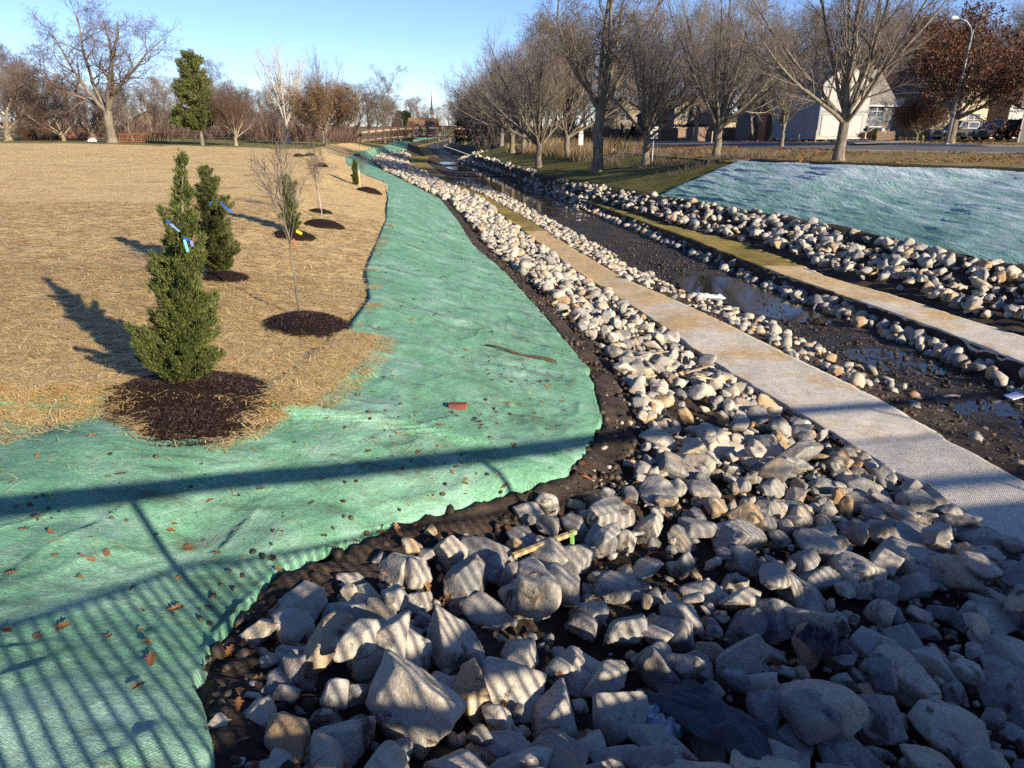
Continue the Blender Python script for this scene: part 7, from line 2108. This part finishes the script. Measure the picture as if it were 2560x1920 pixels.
# ------------------------------------------------------------------ the far footbridge
A_, B_ = on_ground(905, 127), on_ground(1255, 138)
A_[2] = B_[2] = -2.85
dv = Vector(B_ - A_); Lb = dv.length; yaw = math.atan2(dv.y, dv.x)
e = empty('footbridge', A_, yaw, 'rusty brown arched truss footbridge crossing the channel far away', 'footbridge')
M['far_steel'] = plain('brown_truss_steel', (0.085, 0.045, 0.032), 0.8, var=0.25, sc=2)
NP = 20; zb_ = lambda u: 0.05 + 0.75 * math.sin(math.pi * u); zt_ = lambda u: zb_(u) + 1.75
def chord(nm, f, w, m, y, dz=0.0, hgt=None):
    b = MB()
    for k in range(NP):
        u0, u1 = k / NP, (k + 1) / NP
        b.beam((u0 * Lb, y, f(u0) + dz), (u1 * Lb, y, f(u1) + dz), w, hgt or w)
    return b.build(nm, m, e)
for y in (0.0, 2.6):
    chord('top_chord', zt_, 0.15, M['far_steel'], y); chord('bottom_chord', zb_, 0.17, M['far_steel'], y)
    chord('rub_rail', zt_, 0.05, M['deck_wood'], y + (0.10 if y == 0 else -0.10), -0.32, 0.20)
    for q in (0.55, 0.75, 0.95, 1.15): chord('safety_rail', zb_, 0.03, M['far_steel'], y + (0.08 if y == 0 else -0.08), q)
    for k in range(NP + 1):
        u = k / NP; MB().beam((u * Lb, y, zb_(u) - 0.05), (u * Lb, y, zt_(u)), 0.11).build('post', M['far_steel'], e)
    for k in range(NP):
        u0, u1 = k / NP, (k + 1) / NP
        if k < NP // 2: p0, p1 = (u0 * Lb, y, zt_(u0)), (u1 * Lb, y, zb_(u1))
        else: p0, p1 = (u0 * Lb, y, zb_(u0)), (u1 * Lb, y, zt_(u1))
        MB().beam(p0, p1, 0.08).build('diagonal', M['far_steel'], e)
b = MB()
for k in range(NP):
    u0, u1 = k / NP, (k + 1) / NP
    b.add([(u0 * Lb, 0.09, zb_(u0) + .16), (u1 * Lb, 0.09, zb_(u1) + .16), (u1 * Lb, 2.51, zb_(u1) + .16), (u0 * Lb, 2.51, zb_(u0) + .16), (u0 * Lb, 0.09, zb_(u0) + .26), (u1 * Lb, 0.09, zb_(u1) + .26), (u1 * Lb, 2.51, zb_(u1) + .26), (u0 * Lb, 2.51, zb_(u0) + .26)], [(0, 3, 2, 1), (4, 5, 6, 7), (0, 1, 5, 4), (2, 3, 7, 6)])
b.build('deck', M['deck_wood'], e)
for x in (-0.2, Lb + 0.2): MB().box(x - 0.5, x + 0.5, -0.4, 3.0, -1.6, 0.0).build('abutment', M['concrete'], e)

# ------------------------------------------------------------------ field edge: rusty railing, wire fence, white rag
M['rust'] = plain('rusty_iron', (0.17, 0.07, 0.032), 0.95, var=0.35, sc=5, bump=0.3)
p = on_ground(302, 80); e = empty('rusty_railing', p, R(4), 'rusty iron railing section lying at the field edge by the spreading tree', 'railing')
for z in (0.08, 0.85): MB().beam((0, 0, z), (4.9, 0, z), 0.10).build('rail', M['rust'], e)
for k in range(20): MB().beam((0.1 + k * 0.25, 0, 0.1), (0.1 + k * 0.25 + (0.22 if k % 2 and k > 12 else 0), 0, 0.85), 0.07).build('bar', M['rust'], e)
M['wire'] = plain('wire_fence', (0.22, 0.21, 0.19), 0.6, 0.4)
a, b2 = on_ground(430, 88), on_ground(640, 104)
e = empty('wire_fence', a, 0, 'thin wire fence with dark posts under the pine', 'fence')
for k in range(9):
    q = a + (b2 - a) * k / 8; q = q - a; q[2] = zat(*(a + (b2 - a) * k / 8)[:2]) - a[2]
    MB().beam(q, q + np.array((0, 0, 1.3)), 0.07).build('post', M['black'], e)
for z in (0.4, 0.8, 1.2):
    q = b2 - a; MB().beam((0, 0, z), (q[0], q[1], q[2] + z), 0.012).build('wire', M['wire'], e)
g = on_ground(237, 80); crumple('cloth', g + np.array((0, 0, 0.02)), 0.45, 0.3, 0.35, 23.0, M['plastic_white'], 'white rag lying in the grass left of the spreading tree', 'cloth', 0.0)
g = on_ground(214, 96); crumple('soil_heap', g, 1.5, 1.0, 0.9, 27.0, plain('red_clay', (0.30, 0.15, 0.085), 0.95, var=0.3, sc=3, bump=0.4), 'small heap of reddish clay behind the leaning thin tree', 'heap', 0.0, thick=0.3)
brush('dry_reeds', 'strip of rusty dry reeds at the field edge on the left', field_pts(900, 58, 160, 90, 95, 41), 0.6, 1.4, 2600, plain('rusty_reeds', (0.36, 0.20, 0.085), 0.9, var=0.3), 42, 0.15, 0.02, 'reeds')
bpy.context.view_layer.update()
